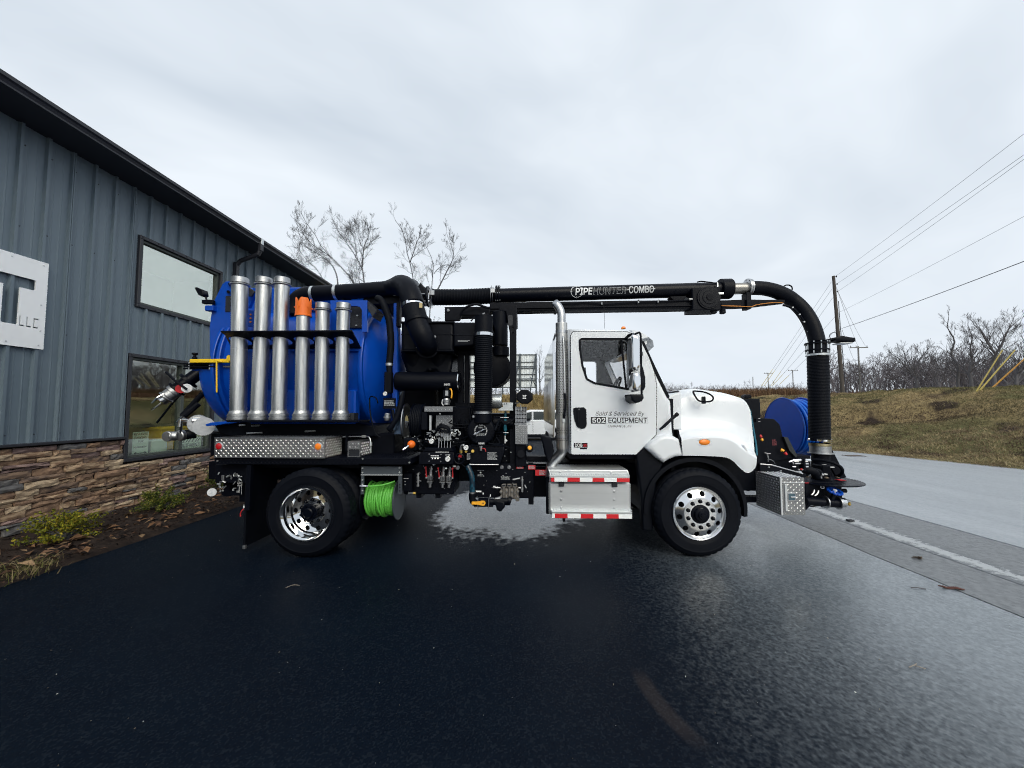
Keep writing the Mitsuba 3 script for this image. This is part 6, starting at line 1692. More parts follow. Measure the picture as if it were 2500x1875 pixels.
# uprights and cross bars
P('upright', bx(-0.963, -0.874, 5.45, 5.6, 0.947, 2.667, 0.008), satin)
P('upright', bx(-0.856, -0.796, 5.45, 5.6, 0.948, 2.618, 0.008), satin)
P('cross_bar', bx(-1.004, -0.685, 5.44, 5.6, 2.57, 2.63, 0.006), satin)
P('cross_bar', bx(-0.997, -0.681, 5.44, 5.6, 1.711, 1.865, 0.006), satin)
up = shapely.Polygon([(-0.196, 3.122), (-0.108, 3.121), (-0.109, 0.941), (-0.195, 0.94)]).difference(rounded([(-0.17, 2.91), (-0.142, 2.91), (-0.142, 2.813), (-0.17, 2.813)], 0.012))
ur = P('mast', extrude(up, 5.18, 5.30, 'xz'), satin)
put(ur + '__slot', extrude(rounded([(-0.221, 3.071), (-0.156, 3.07), (-0.156, 2.921), (-0.221, 2.922)], 0.02), 5.174, 5.179, 'xz'), ink)
put(ur + '__edge', bx(-0.111, -0.106, 5.178, 5.30, 1.547, 2.614), black)
P('mast', bx(-0.248, -0.156, 6.5, 6.62, 1.0, 3.42, 0.006), satin)
P('mast_gusset', slab([(-0.376, 3.227), (-0.352, 3.308), (-0.107, 3.305), (-0.107, 3.139), (-0.241, 3.047), (-0.266, 3.202)], 5.5, 6.4, 0.01), satin, 30)

# cyclone / filter housing
fh = P('filter_housing', slab([(-1.699, 2.978), (-1.58, 2.989), (-0.966, 2.979), (-0.962, 2.571), (-0.996, 2.554), (-1.664, 2.557), (-1.699, 2.586)], 5.15, 6.5, 0.05, 4), satin, 35)
put(fh + '__top_flange', slab([(-1.701, 2.983), (-0.955, 2.977), (-0.954, 2.955), (-1.701, 2.96)], 5.12, 6.52, 0.006), satin, 30)
put(fh + '__seam', tube(np.array([(-1.696, 5.15, 2.802), (-0.964, 5.15, 2.797)]), 0.006, 6), satin)
put(fh + '__seam', tube(np.array([(-1.69, 5.14, 2.573), (-0.961, 5.14, 2.569)]), 0.010, 6), satin)
c1, c2 = np.array((-1.608, 5.5, 2.616)), np.array((-1.578, 5.5, 2.236))
c3, c4 = np.array((-1.221, 5.5, 2.614)), np.array((-1.241, 5.5, 2.235))
put(fh + '__cone', lathe([(0.19, 0), (0.185, 0.08), (0.10, np.linalg.norm(c2 - c1)), (0, np.linalg.norm(c2 - c1))], c1, c2 - c1, 36), satin, 30)
put(fh + '__cone', lathe([(0.19, 0), (0.185, 0.08), (0.10, np.linalg.norm(c4 - c3)), (0, np.linalg.norm(c4 - c3))], c3, c4 - c3, 36), satin, 30)
put(fh + '__skirt', slab([(-1.725, 2.603), (-1.002, 2.6), (-1.051, 2.258), (-1.161, 2.218), (-1.266, 2.317), (-1.359, 2.317), (-1.463, 2.219), (-1.579, 2.242), (-1.697, 2.318)], 5.36, 6.4, 0.05, 4), satin, 35)
put(fh + '__drum', cyl((-1.805, 5.3, 2.168), (-0.895, 5.3, 2.166), 0.132, n=40, b=0.015), satin, 30)
put(fh + '__drum_clamp', lathe([(0.134, -0.01), (0.145, -0.008), (0.145, 0.008), (0.134, 0.01)], (-0.912, 5.3, 2.166), (1, 0, 0), 36), chrome, 30)
put(fh + '__plug', cyl((-1.34, 5.36, 2.347), (-1.33, 5.32, 2.342), 0.018, n=10), satin)
put(fh + '__bridge', slab([(-0.962, 2.961), (-0.431, 2.957), (-0.431, 2.772), (-0.664, 2.774), (-0.675, 2.64), (-0.831, 2.624), (-0.959, 2.624)], 5.1, 5.8, 0.03, 3), satin, 35)
put(fh + '__bridge_seam', tube(np.array([(-0.96, 5.1, 2.781), (-0.676, 5.1, 2.78)]), 0.005, 6), black)
put(fh + '__print', bars((-0.898, 5.098, 2.713), 0.17, 0.03, 2, 3), label_grey)
P('elbow_flange', J(cyl((-1.323, 5.1, 2.626), (-1.339, 5.16, 2.636), 0.165, n=40, b=.006)), satin, 30)
for q in ((-1.21, 5.09, 2.753), (-1.214, 5.09, 2.618), (-1.314, 5.09, 2.552), (-1.452, 5.09, 2.623)):
    P('elbow_flange_bolt', cyl(q, np.array(q) - [0, 0.025, 0], 0.020, n=12, b=0.004), brass if q[2] > 9 else steel, 30)
# big black air pipe from the tank to the filter housing
pp = smooth_path([(-3.424, 5.48, 3.154), (-3.422, 5.48, 3.259), (-3.394, 5.48, 3.363), (-3.316, 5.48, 3.449), (-3.187, 5.48, 3.488), (-2.915, 5.48, 3.501), (-2.545, 5.48, 3.519), (-2.169, 5.46, 3.536), (-1.956, 5.46, 3.555)], 60)
ap = P('air_pipe', tube(pp, 0.112, 28), satin, True)
pp2 = smooth_path([(-2.026, 5.47, 3.553), (-1.88, 5.4, 3.556), (-1.745, 5.3, 3.537), (-1.636, 5.2, 3.453), (-1.558, 5.12, 3.324), (-1.513, 5.08, 3.192)], 40)
put(ap + '__elbow', tube(pp2, [0.112 + 0.038 * min(1, i / 13) ** 1.5 for i in range(40)], 32), satin, True)
put(ap + '__sleeve', tube(smooth_path([(-1.531, 5.09, 3.212), (-1.492, 5.06, 3.102), (-1.454, 5.03, 2.993), (-1.439, 5.02, 2.935)], 20), 0.148, 32), rubber, True)
put(ap + '__flange', J(cyl((-1.446, 5.03, 2.977), (-1.431, 5.02, 2.924), 0.165, n=40, b=.01), bx(-1.312, -1.246, 4.98, 5.05, 2.918, 2.99, 0.006)), satin, 30)
put(ap + '__outlet_elbow', tube(smooth_path([(-1.434, 5.02, 2.935), (-1.405, 5, 2.864), (-1.365, 4.98, 2.777), (-1.326, 5, 2.687), (-1.31, 5.05, 2.64), (-1.323, 5.12, 2.63)], 30), np.linspace(0.148, 0.135, 30), 32), satin, True)
for q, d_, r, w in (((-3.128, 5.48, 3.487), (1, 0, 0.02), 0.116, 0.020), ((-2.779, 5.48, 3.506), (1, 0, 0.02), 0.116, 0.020), ((-1.519, 5.08, 3.181), (0.12, -0.1, -0.5), 0.151, 0.022)):
    put(ap + '__clamp', lathe([(r - 0.004, -w), (r, -w), (r, w), (r - 0.004, w)], q, d_, 40), chrome if r > 0.13 else zinc, 30)
put(ap + '__sticker', bx(-1.384, -1.345, 4.915, 4.93, 3.111, 3.177), mat('sticker_tan', (0.50, 0.40, 0.20), 0.6))
put(ap + '__saddle', J(bx(-2.686, -2.661, 5.45, 5.7, 3.319, 3.567), bx(-2.391, -1.838, 5.50, 6.3, 3.327, 3.456, 0.01)), satin)
# hoses on the front of the tank
P('drop_hose', ribbed(smooth_path([(-1.998, 5.05, 3.284), (-1.935, 5.02, 3.247), (-1.864, 5, 3.118), (-1.805, 5, 2.922), (-1.783, 5, 2.645), (-1.801, 5, 2.37)], 40), 0.046, 0.012, 0.002, 14), rubber, True)
P('hose_ferrule', J(cyl((-1.801, 5, 2.387), (-1.8, 5, 2.354), 0.05, n=20)), steel)
P('drop_valve', J(cyl((-1.8, 5, 2.354), (-1.793, 5, 2.26), 0.04, n=16), bx(-1.853, -1.759, 4.96, 5.06, 1.987, 2.271, 0.01)), satin)
gauge((-1.82, 4.95, 1.977), 0.029)
P('label_plate', bx(-1.861, -1.697, 4.975, 4.985, 1.781, 1.921), plastic)
P('label_plate_print', bars((-1.849, 4.974, 1.894), 0.139, 0.075, 4, 5), label_grey)
P('cam_coupling', J(lathe([(0, 0), (0.028, 0), (0.034, 0.012), (0.034, 0.03), (0.046, 0.034), (0.046, 0.055), (0.036, 0.06), (0.036, 0.09), (0.028, 0.1), (0, 0.1)], (-1.802, 4.95, 1.625), (0.1, 0, 1), 28)), castalu, 30)
P('tank_pipe', J(tube(smooth_path([(-1.613, 5, 2.014), (-1.631, 4.98, 1.851), (-1.669, 4.97, 1.689), (-1.729, 4.96, 1.566), (-1.782, 4.96, 1.502)], 30), 0.036, 12), tube(smooth_path([(-2.077, 5.05, 1.907), (-2.044, 5.02, 1.945), (-1.969, 5, 1.922), (-1.946, 5, 1.851)], 16), 0.008, 6)), satin, True)
P('tank_hose', J(tube(smooth_path([(-2.077, 5.05, 1.907), (-2.061, 5.03, 1.77), (-2.018, 5, 1.607), (-1.96, 5, 1.446), (-1.893, 5, 1.403)], 24), 0.009, 6), tube(smooth_path([(-1.746, 5, 1.77), (-1.721, 4.97, 1.555), (-1.76, 4.96, 1.475)], 16), 0.02, 8)), rubber, True)
P('cabinet_side', plate((-1.731, 5.05, 1.443), (1, 0, 0), (0, 0, 1), 0.114, 0.369, 0.004, 0.034), teal if False else mat('blue_tread', (0.10, 0.15, 0.24), 0.35, metal=0.9))
raised(TR + '__cabinet_side', 'blue_tread')
P('cabinet_edge', slab([(-1.64, 1.998), (-1.608, 2.009), (-1.611, 1.851), (-1.698, 1.5), (-1.72, 1.5), (-1.649, 1.824)], 4.96, 5.02, 0.006), mat('dull_blue_grey', (0.02, 0.035, 0.06), 0.35), 30)

# small hose reel (black)
rc = np.array((-1.448, 5, 1.603))
hr = P('pressure_hose_reel', cyl(rc + [-0.09, 0.12, 0], rc + [0.10, 0.12, 0], 0.10, n=30), satin, 30)
flp = lambda x: lathe([(0.09, x - 0.004), (0.235, x - 0.004), (0.245, x - 0.010), (0.252, x), (0.245, x + 0.010), (0.235, x + 0.004), (0.09, x + 0.004)], rc + [0, 0.22, 0], (1, 0, 0), 56)
for x in (-0.175, -0.06, 0.075):
    put(hr + '__flange', flp(x), black if x > -0.1 else steel, 30)
hose = [tube(np.array([rc + [x, 0.22, 0] + 0.225 * np.array([0, math.cos(a), math.sin(a)]) for a in np.linspace(0, 2 * np.pi, 40)]), 0.014, 8, False) for x in np.linspace(-0.04, 0.055, 5)]
put(hr + '__hose', J(*hose), rubber, True)
put(hr + '__swivel', J(cyl(rc + [0.08, 0.2, 0], rc + [0.2, 0.2, 0], 0.05, n=20), cyl(rc + [0.10, 0.0, -.02], rc + [0.12, -0.02, -.02], 0.03, n=12)), satin)
put(hr + '__swivel_nut', J(*[cyl(rc + [0.115 + .012 * k, 0.02, 0.0 + 0.02 * k], rc + [0.125 + .012 * k, 0.02, 0.0 + 0.02 * k], 0.03, n=6) for k in range(3)]), zinc)
P('reel_motor', bx(-1.351, -1.275, 4.96, 5.1, 1.502, 1.738, 0.008), satin)
P('reel_chain_guard', bx(-1.252, -1.225, 4.99, 5.04, 1.495, 1.694, 0.003), brushed)
P('header_plate', plate((-1.306, 4.95, 1.743), (1, 0, 0), (0, 0, 1), 0.373, 0.061, 0.02, 0.024), tread)
raised(TR + '__header_plate')
P('header_top', bx(-1.307, -0.93, 4.952, 5.15, 1.806, 1.813), tread)
P('cabinet_door', plate((-1.192, 5.12, 1.461), (1, 0, 0), (0, 0, 1), 0.226, 0.231, 0.01, 0.024), tread)
raised(TR + '__cabinet_door')
P('cabinet_bolt', J(*[cyl(q, np.array(q) - [0, 0.02, 0], 0.010, n=8) for q in ((-1.107, 5, 1.716), (-0.933, 5.1, 1.496), (-1.388, 4.95, 1.386), (-1.426, 4.95, 1.386), (-1.371, 4.95, 1.36), (-1.539, 4.95, 1.386), (-1.275, 4.95, 1.387))]), zinc, kind='stuff')
# drain valve under the drum
P('drain_valve_body', J(bx(-1.087, -1.004, 5.05, 5.15, 1.93, 2.029, 0.006), cyl((-1.043, 5.1, 2.074), (-1.043, 5.1, 2.018), 0.03, n=14)), plastic)
P('drain_valve_plate', bx(-1.052, -1.014, 5.035, 5.05, 1.955, 2.021), label_grey)
P('drain_valve_handle', tube(smooth_path([(-0.996, 5.06, 2.044), (-0.978, 5.05, 2.043), (-0.965, 5.04, 1.999), (-0.97, 5.04, 1.922)], 12), 0.010, 6), gold)
P('drain_coupling', J(lathe([(0.030, 0), (0.042, 0.005), (0.042, 0.03), (0.052, 0.035), (0.054, 0.06), (0.045, 0.068), (0.038, 0.09), (0.03, 0.095)], (-1.043, 5.08, 1.83), (0, 0, 1), 28), tube(smooth_path([(-1.085, 5.04, 1.906), (-1.091, 5.02, 1.851), (-1.074, 5.02, 1.824)], 8), 0.008, 6)), castalu, 30)
P('drain_label', J(letters('DRAIN HOSE', 0.025, (-1.095, 5.158, 2.099), width=0.082, depth=0.002, bold=True)), label_white)
P('drain_label_plate', bx(-1.101, -1.005, 5.160, 5.165, 2.091, 2.128), ink)

# control panel
cp = P('control_panel', slab([(-1.302, 1.228), (-0.892, 1.23), (-0.89, 1.082), (-1.331, 1.08), (-1.333, 1.192)], 4.80, 5.1, 0.008), satin, 30)
put(cp + '__desk', slab([(-1.291, 1.234), (-0.902, 1.234), (-0.932, 1.28), (-1.266, 1.28)], 4.86, 5.1, 0.006), satin, 30)
put(cp + '__label_strip', bars((-1.119, 4.795, 1.242), 0.186, 0.012, 1, 8), label_white)
put(cp + '__print', J(bars((-1.177, 4.8, 1.201), 0.114, 0.021, 1, 9), bars((-1.176, 4.8, 1.175), 0.119, 0.013, 1, 10), bars((-0.995, 4.8, 1.207), 0.072, 0.013, 1, 11)), label_white)
for q in ((-1.158, 4.8, 1.147), (-1.124, 4.8, 1.147), (-1.088, 4.8, 1.147)):
    put(cp + '__toggle', J(cyl(q, np.array(q) - [0, 0.008, 0], 0.009, n=10), tube(np.array([q, np.array(q) + [0.006, -0.022, 0.012]]), 0.0045, 6)), chrome)
for q in ((-1.198, 4.8, 1.208), (-1.049, 4.8, 1.206), (-1.199, 4.8, 1.119), (-1.051, 4.8, 1.117)):
    put(cp + '__screw', cyl(q, np.array(q) - [0, 0.01, 0], 0.009, n=10, b=.003), steel)
gauge((-0.958, 4.8, 1.153), 0.035)
gauge((-1.19, 4.9, 1.364), 0.034)
gauge((-0.737, 4.85, 1.289), 0.034)
for k, q in enumerate(((-1.105, 4.88, 1.257), (-1.069, 4.88, 1.257), (-1.03, 4.88, 1.257), (-0.993, 4.88, 1.257), (-0.955, 4.88, 1.257))):
    q = np.array(q)
    lv = P('control_lever', tube(np.array([q + [0, 0.03, 0.0], q + [0, 0.06, 0.20]]), 0.0055, 6), steel)
    put(lv + '__clevis', bx(q[0] - .010, q[0] + .010, q[1] + .01, q[1] + .04, q[2] - .012, q[2] + .022, .003), zinc)
    put(lv + '__clevis', bx(q[0] - .012, q[0] + .012, q[1] + .04, q[1] + .07, q[2] + .11, q[2] + .14, .003), zinc)
    put(lv + '__hose', tube(smooth_path([q + [0, 0.08, 0.18], q + [-0.02 - 0.01 * k, 0.1, 0.27 - .01 * k], q + [-0.06 - 0.03 * k, 0.12, 0.24]], 10), 0.010, 6), rubber, True)
P('hose_arch', J(*[tube(smooth_path([(-1.158, 5, 1.474), (-1.136, 4.97, 1.524), (-1.069, 4.96, 1.543), (-1.001, 4.97, 1.513), (-0.979, 5, 1.437)], 24) + [0, 0.02 * k, 0.012 * k], 0.012, 8) for k in range(3)]), rubber, True)
P('valve_block', bx(-1.153, -0.974, 4.98, 5.1, 1.378, 1.469, 0.008), castalu)
g = np.random.default_rng(55)
fit = []
for k in range(60):
    c = np.array((-1.042, 4.99, 1.427)) + [g.uniform(-0.2, 0.2), g.uniform(-0.03, 0.05), g.uniform(-0.08, 0.10)]
    d_ = unit(g.normal(0, 1, 3) * [1, .4, 1])
    fit.append(cyl(c, c + d_ * g.uniform(0.015, 0.06), g.uniform(0.005, 0.011), n=6))
P('hydraulic_fitting_mass', J(*fit), zinc, kind='stuff')
fit = []
for k in range(90):
    p0 = np.array((-1.035, 5.06, 1.444)) + [g.uniform(-0.35, 0.75), g.uniform(-0.05, 0.2), g.uniform(-0.35, 0.2)]
    fit.append(tube(smooth_path([p0, p0 + g.normal(0, 0.07, 3) - [0, .02, 0], p0 + g.normal(0, 0.12, 3)], 8), g.uniform(0.007, 0.016), 6))
P('hydraulic_hoses', J(*fit), rubber, True, kind='stuff')
fit = []
for (x0_, x1_, z0_, z1_, y_, n_) in ((-1.599, -0.929, 0.667, 1.04, 5.04, 14), (-0.737, 0.108, 0.602, 1.025, 5.14, 18),
                                     (-0.282, -0.102, 1.043, 1.714, 5.18, 10), (-0.76, -0.652, 1.317, 1.685, 5.27, 5), (-1.592, -1.347, 1.205, 1.447, 5.0, 8)):
    for k in range(n_):
        c = np.array([g.uniform(x0_, x1_), y_, g.uniform(z0_, z1_)])
        r_ = g.uniform(0.004, 0.009)
        fit.append(cyl(c, c - [0, r_ * 1.4, 0], r_, n=6))
P('bolt_head', J(*fit), zinc, kind='stuff')

# orange ball with chrome tip
q = np.array((-1.428, 4.8, 1.331))
ob = P('orange_ball', lathe([(0, -0.050), (0.028, -0.043), (0.045, -0.022), (0.050, 0), (0.045, 0.022), (0.028, 0.043), (0, 0.05)], q, (0.2, 1, 0), 28), orange, True)
put(ob + '__tip', J(cyl(q + [-0.02, -0.045, -0.012], q + [-0.045, -0.07, -0.035], 0.012, n=10), cyl(q + [-0.045, -0.07, -0.035], q + [-0.062, -0.08, -0.048], 0.016, n=8), cyl(q + [-0.062, -0.08, -0.048], q + [-0.08, -0.09, -0.06], 0.010, n=8)), chrome)
P('ball_bracket', bx(-1.55, -1.384, 4.86, 5.0, 1.243, 1.4, 0.01), satin)
# water valves with red handles
for k, (q, hq, hp_) in enumerate((((-1.223, 4.98, 0.886), (-1.276, 4.94, 1.023), (-1.266, 4.94, 0.892)), ((-1.059, 4.98, 0.881), (-1.113, 4.94, 1.014), (-1.098, 4.94, 0.888)), ((-0.976, 4.98, 0.882), (-0.927, 4.94, 1.009), (-0.925, 4.94, 0.889)))):
    q = np.array(q)
    v_ = P('ball_valve', J(bx(q[0] - .033, q[0] + .033, q[1] - .05, q[1] + .03, q[2] - .030, q[2] + .034, .006), bx(q[0] - .036, q[0] + .036, q[1] - .055, q[1] + .03, q[2] - .055, q[2] - .040, .004), cyl(q + [0, 0, .034], q + [0.004, 0, .075], 0.024, n=8), cyl(q + [.004, 0, .075], q + [.006, 0, .10], 0.016, n=10),
                             cyl(q + [.006, 0, .10], q + [.008, 0, .125], 0.022, n=6), cyl(q + [.008, 0, .125], q + [.008, 0, .145], 0.013, n=8), cyl(q + [0, 0, -.055], q + [-.004, 0, -.085], 0.026, n=6), cyl(q + [-.004, 0, -.085], q + [-.006, 0, -.125], 0.018, n=10)), castalu, 30)
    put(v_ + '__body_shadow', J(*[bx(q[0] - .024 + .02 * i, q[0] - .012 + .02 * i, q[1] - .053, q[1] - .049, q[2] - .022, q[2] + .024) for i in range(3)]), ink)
    put(v_ + '__handle', J(tube(np.array([hp_, hq]), [0.008, 0.006], 6), cyl(hq, np.array(hq) - [0, 0.012, 0], 0.013, n=10)), redpaint)
    put(v_ + '__handle_nut', cyl(np.array(hp_) + [0, 0.01, 0], np.array(hp_) - [0, 0.016, 0], 0.011, n=6), zinc)
q = np.array((-1.378, 4.95, 0.858))
P('bleed_valve', J(*[cyl(q + [0, 0, a], q + [0, 0, b], r_, n=8) for a, b, r_ in ((-.08, -.06, .022), (-.06, -.03, .015), (-.03, -.015, .026), (-.015, .02, .018), (.02, .045, .024), (.045, .065, .013), (.065, .09, .02))], cyl(q + [.02, -.02, 0], q + [.05, -.03, -.01], 0.010, n=8), cyl(q + [.0, 0, .08], q + [.025, 0, .095], 0.014, n=8)), castalu, 30)
P('sight_glass', J(cyl((-0.923, 4.95, 1.039), (-0.87, 4.95, 1.024), 0.022, n=12), cyl((-0.875, 4.95, 1.024), (-0.856, 4.93, 1.022), 0.027, n=14)), castalu, 30)
P('plug_fitting', J(cyl((-1.184, 4.98, 1.055), (-1.172, 4.93, 1.062), 0.012, n=8), cyl((-1.177, 4.95, 1.059), (-1.148, 4.95, 1.059), 0.006, n=6), cyl((-1.02, 4.98, 1.005), (-1.01, 4.93, 1.013), 0.011, n=8), cyl((-1.014, 4.95, 1.01), (-0.987, 4.95, 1.01), 0.006, n=6)), zinc)
P('brass_cock', cyl((-1.452, 5, 0.68), (-1.419, 5, 0.677), 0.022, n=8), brass)
P('drain_pipe', cyl((-1.517, 5, 0.679), (-1.446, 5, 0.68), 0.016, n=10), castalu)
P('side_box', bx(-1.559, -1.452, 4.92, 5.06, 0.717, 0.947, 0.006), plastic)
P('side_box_print', J(bars((-1.557, 4.92, 0.889), 0.063, 0.013, 1, 21), bars((-1.543, 4.92, 0.85), 0.016, 0.011, 1, 22), bars((-1.542, 4.92, 0.808), 0.016, 0.011, 1, 23)), label_white)
# hand wheel, brass elbow
wq = np.array((-0.829, 4.86, 1.146))
hw = P('hand_wheel', J(tube(np.array([wq + [0.062 * math.cos(a), 0, 0.062 * math.sin(a)] for a in np.linspace(0, 2 * np.pi, 32)]), 0.009, 8, False), *[tube(np.array([wq + [0, 0.01, 0], wq + [0.06 * math.cos(a), 0, 0.06 * math.sin(a)]]), 0.008, 6) for a in (0.3, 2.4, 4.5)], cyl(wq + [0, 0.05, 0], wq - [0, 0.012, 0], 0.018, n=12)), black, 40)
put(hw + '__nut', cyl(wq - [0, 0.012, 0], wq - [0, 0.022, 0], 0.008, n=6), steel)
put(hw + '__red_disc', lathe([(0, -0.004), (0.022, -0.004), (0.023, 0.0)], (-0.823, 4.9, 1.172), (0, 1, 0), 16), redpaint)
P('brass_elbow', J(tube(smooth_path([(-0.815, 4.9, 1.203), (-0.815, 4.9, 1.261), (-0.803, 4.89, 1.304), (-0.765, 4.88, 1.315)], 12), 0.018, 10)), castalu, True)
P('brass_nut', cyl((-0.815, 4.9, 1.214), (-0.815, 4.9, 1.25), 0.023, n=6), brass)
P('brass_plug', J(cyl((-0.751, 4.93, 1.232), (-0.747, 4.9, 1.235), 0.017, n=12), cyl((-0.666, 4.93, 1.235), (-0.661, 4.89, 1.239), 0.020, n=12)), brass, 30)
# big cap with warning ring and T handle
cq = np.array((-0.565, 4.96, 1.493))
sc_ = P('strainer_cap', lathe([(0, -0.012), (0.15, -0.012), (0.168, -0.006), (0.178, 0.004), (0.182, 0.018), (0.182, 0.05), (0.170, 0.06), (0.170, 0.35)], cq, (0, 1, 0), 64), satin, 30)
ring_t = 'CLEAN STRAINER PRIOR TO OPERATION '
lt = []
for k, ch in enumerate(ring_t):
    if ch == ' ':
        continue
    a = math.pi / 2 + 2.45 - k * 4.9 / (len(ring_t) - 1)
    m = letters(ch, 0.0135, (0, 0, 0), depth=0.0015, bold=True)
    m = (m[0] - [m[0][:, 0].mean(), 0, 0], m[1])
    m = move(m, (0, 0, 0.070), None)
    m = move(m, (0, 0, 0), rot([0, 1, 0], 90 - math.degrees(a)))
    lt.append(move(m, cq + [0, -0.0125, 0]))
put(sc_ + '__ring_lettering', J(*lt), label_white)
put(sc_ + '__print', J(bars(cq + [-0.03, -0.012, 0.055], 0.06, 0.02, 2, 31), bars(cq + [-0.045, -0.012, -0.03], 0.09, 0.03, 3, 32)), label_grey)
put(sc_ + '__handle', J(tube(np.array([cq + [-0.075, -0.03, -0.042], cq + [0.0, -0.035, 0], cq + [0.06, -0.03, 0.026]]), 0.009, 8), cyl(cq + [0, -0.012, 0], cq + [0, -0.045, 0], 0.014, n=8), cyl(cq + [0.055, -.03, .02], cq + [0.066, -.03, .032], 0.013, n=8), cyl(cq + [-0.07, -.03, -.036], cq + [-0.084, -.03, -.048], 0.013, n=8)), chrome, 40)
put(sc_ + '__drain_label', letters('DRAIN HERE', 0.021, (-0.597, 4.945, 1.323), width=0.08, depth=0.002, bold=True), label_white)
put(sc_ + '__clip', cyl((-0.669, 4.95, 1.68), (-0.658, 4.93, 1.68), 0.016, n=14), steel)
P('drain_tap', J(cyl((-0.56, 4.93, 1.29), (-0.56, 4.93, 1.243), 0.016, n=10), cyl((-0.561, 4.93, 1.3), (-0.56, 4.93, 1.285), 0.022, n=6)), castalu)
P('drain_tap_handle', tube(smooth_path([(-0.543, 4.92, 1.265), (-0.511, 4.91, 1.269), (-0.497, 4.91, 1.25), (-0.497, 4.91, 1.229)], 10), 0.006, 6), redpaint)
P('warning_plate', bars((-0.48, 4.978, 1.217), 0.129, 0.102, 7, 41), label_grey, kind='stuff')
P('warning_plate', bars((-0.748, 4.978, 1.205), 0.043, 0.091, 6, 42), label_grey, kind='stuff')
P('pump_print', J(bars((-0.634, 5.148, 0.96), 0.094, 0.014, 1, 43), bars((-0.628, 5.148, 0.908), 0.078, 0.033, 2, 44), bars((-0.314, 5.148, 0.877), 0.133, 0.044, 4, 45)), label_grey)
P('print_dot', cyl((-0.587, 5.15, 0.927), (-0.586, 5.147, 0.928), 0.012, n=14), label_white)
for q in ((-0.301, 5.15, 0.999), (-0.204, 5.15, 1)):
    P('round_plug', lathe([(0, -0.02), (0.015, -0.02), (0.018, -0.012), (0.024, -0.012), (0.026, -0.004), (0.026, 0.0)], q, (0, 1, 0), 20), steel, 30)
for a, b in (((-0.105, 5.14, 0.983), (-0.012, 5.14, 1.029)), ((0.048, 5.14, 0.973), (0.146, 5.14, 1.03)), ((0.142, 5.1, 0.899), (0.286, 5.1, 0.975))):
    k = P('danger_label', bx(a[0], b[0], a[1] - 0.012, a[1] - 0.008, a[2], b[2]), redpaint)
    put(k + '__print', bars((a[0] + 0.008 + 0.3 * (b[0] - a[0]) * (b[2] - a[2] > 0.07), a[1] - 0.0125, b[2] - 0.006), (b[0] - a[0]) * (0.6 if b[2] - a[2] > 0.07 else 0.88), (b[2] - a[2]) * 0.8, 4, int(1000 * abs(a[0]))), label_grey)
# vertical ribbed hose with clamps and cap
vh = P('suction_hose', ribbed(np.array([(-0.539, 5, 2.737), (-0.538, 5, 2.311), (-0.541, 5, 1.727)]), 0.122, 0.026, 0.011, 32), rubber, True)
put(vh + '__clamp', lathe([(0.118, -0.022), (0.124, -0.02), (0.124, 0.02), (0.118, 0.022)], (-0.537, 5, 2.762), (0, 0, 1), 40), chrome, 30)
put(vh + '__clamp', lathe([(0.118, -0.018), (0.123, -0.016), (0.123, 0.016), (0.118, 0.018)], (-0.546, 5, 1.73), (0, 0, 1), 40), steel, 30)
put(vh + '__cap', lathe([(0, 0), (0.118, 0), (0.118, -0.21), (0.122, -0.22), (0.122, -0.26)][::-1], (-0.538, 5, 3.004), (0, 0, 1), 40), satin, 30)
put(vh + '__cap_rim', lathe([(0.117, -0.01), (0.121, -0.01), (0.121, 0.004), (0.117, 0.004)], (-0.538, 5, 3.004), (0, 0, 1), 40), black, 30)
put(vh + '__collar', lathe([(0.105, -0.12), (0.118, -0.11), (0.118, 0.0), (0.112, 0.0)], (-0.546, 5, 1.711), (0, 0, 1), 40), satin, 30)
# silencer
sl_ = P('silencer', cyl((-0.357, 5.6, 2.71), (-0.358, 5.6, 3.221), 0.115, n=36, b=.01), satin, 30)
put(sl_ + '__sleeve', cyl((-0.35, 5.6, 2.558), (-0.351, 5.6, 2.692), 0.126, n=36, b=.004), satin, 30)
put(sl_ + '__drum', lathe([(0, -0.03), (0.20, -0.024), (0.262, -0.006), (0.275, 0.01), (0.275, 0.44), (0.25, 0.46), (0, 0.47)], (-0.473, 5.55, 2.382), (0, 1, 0), 56), satin, 30)
# perforated guard and motor stand
pf = mat('perforated_zinc', pr(lambda p, n, uv: mix((0.62, 0.66, 0.68), (0.03, 0.035, 0.04), smoothstep(0.34, 0.28, dr.sqrt(dr.square(p.x / 0.014 - dr.floor(p.x / 0.014) - 0.5) + dr.square(p.z / 0.014 - dr.floor(p.z / 0.014) - 0.5))))), 0.38, metal=0.85)
P('belt_guard', cyl((-0.442, 5.2, 1.882), (-0.313, 5.2, 1.882), 0.10, n=32), pf, 30)
P('belt_guard_rim', lathe([(0.10, -0.004), (0.112, -0.002), (0.112, 0.006), (0.10, 0.008)], (-0.313, 5.2, 1.882), (1, 0, 0), 32), zinc, 30)
P('motor_tray', J(slab([(-0.296, 1.863), (-0.148, 1.863), (-0.153, 1.77), (-0.345, 1.77), (-0.318, 1.792), (-0.285, 1.808)], 5.06, 5.3, 0.006), bx(-0.344, -0.147, 5.04, 5.3, 1.756, 1.773, 0.002)), zinc, 30)
P('motor_tray_bolt', J(cyl((-0.266, 5.06, 1.846), (-0.266, 5.045, 1.846), 0.008, n=8), cyl((-0.234, 5.06, 1.846), (-0.233, 5.045, 1.846), 0.008, n=8)), ink)
P('teal_union', J(bx(-0.276, -0.232, 5.12, 5.2, 1.483, 1.643, 0.008), cyl((-0.254, 5.15, 1.748), (-0.254, 5.15, 1.643), 0.016, n=10), cyl((-0.254, 5.15, 1.483), (-0.254, 5.15, 1.429), 0.012, n=10)), teal, 30)
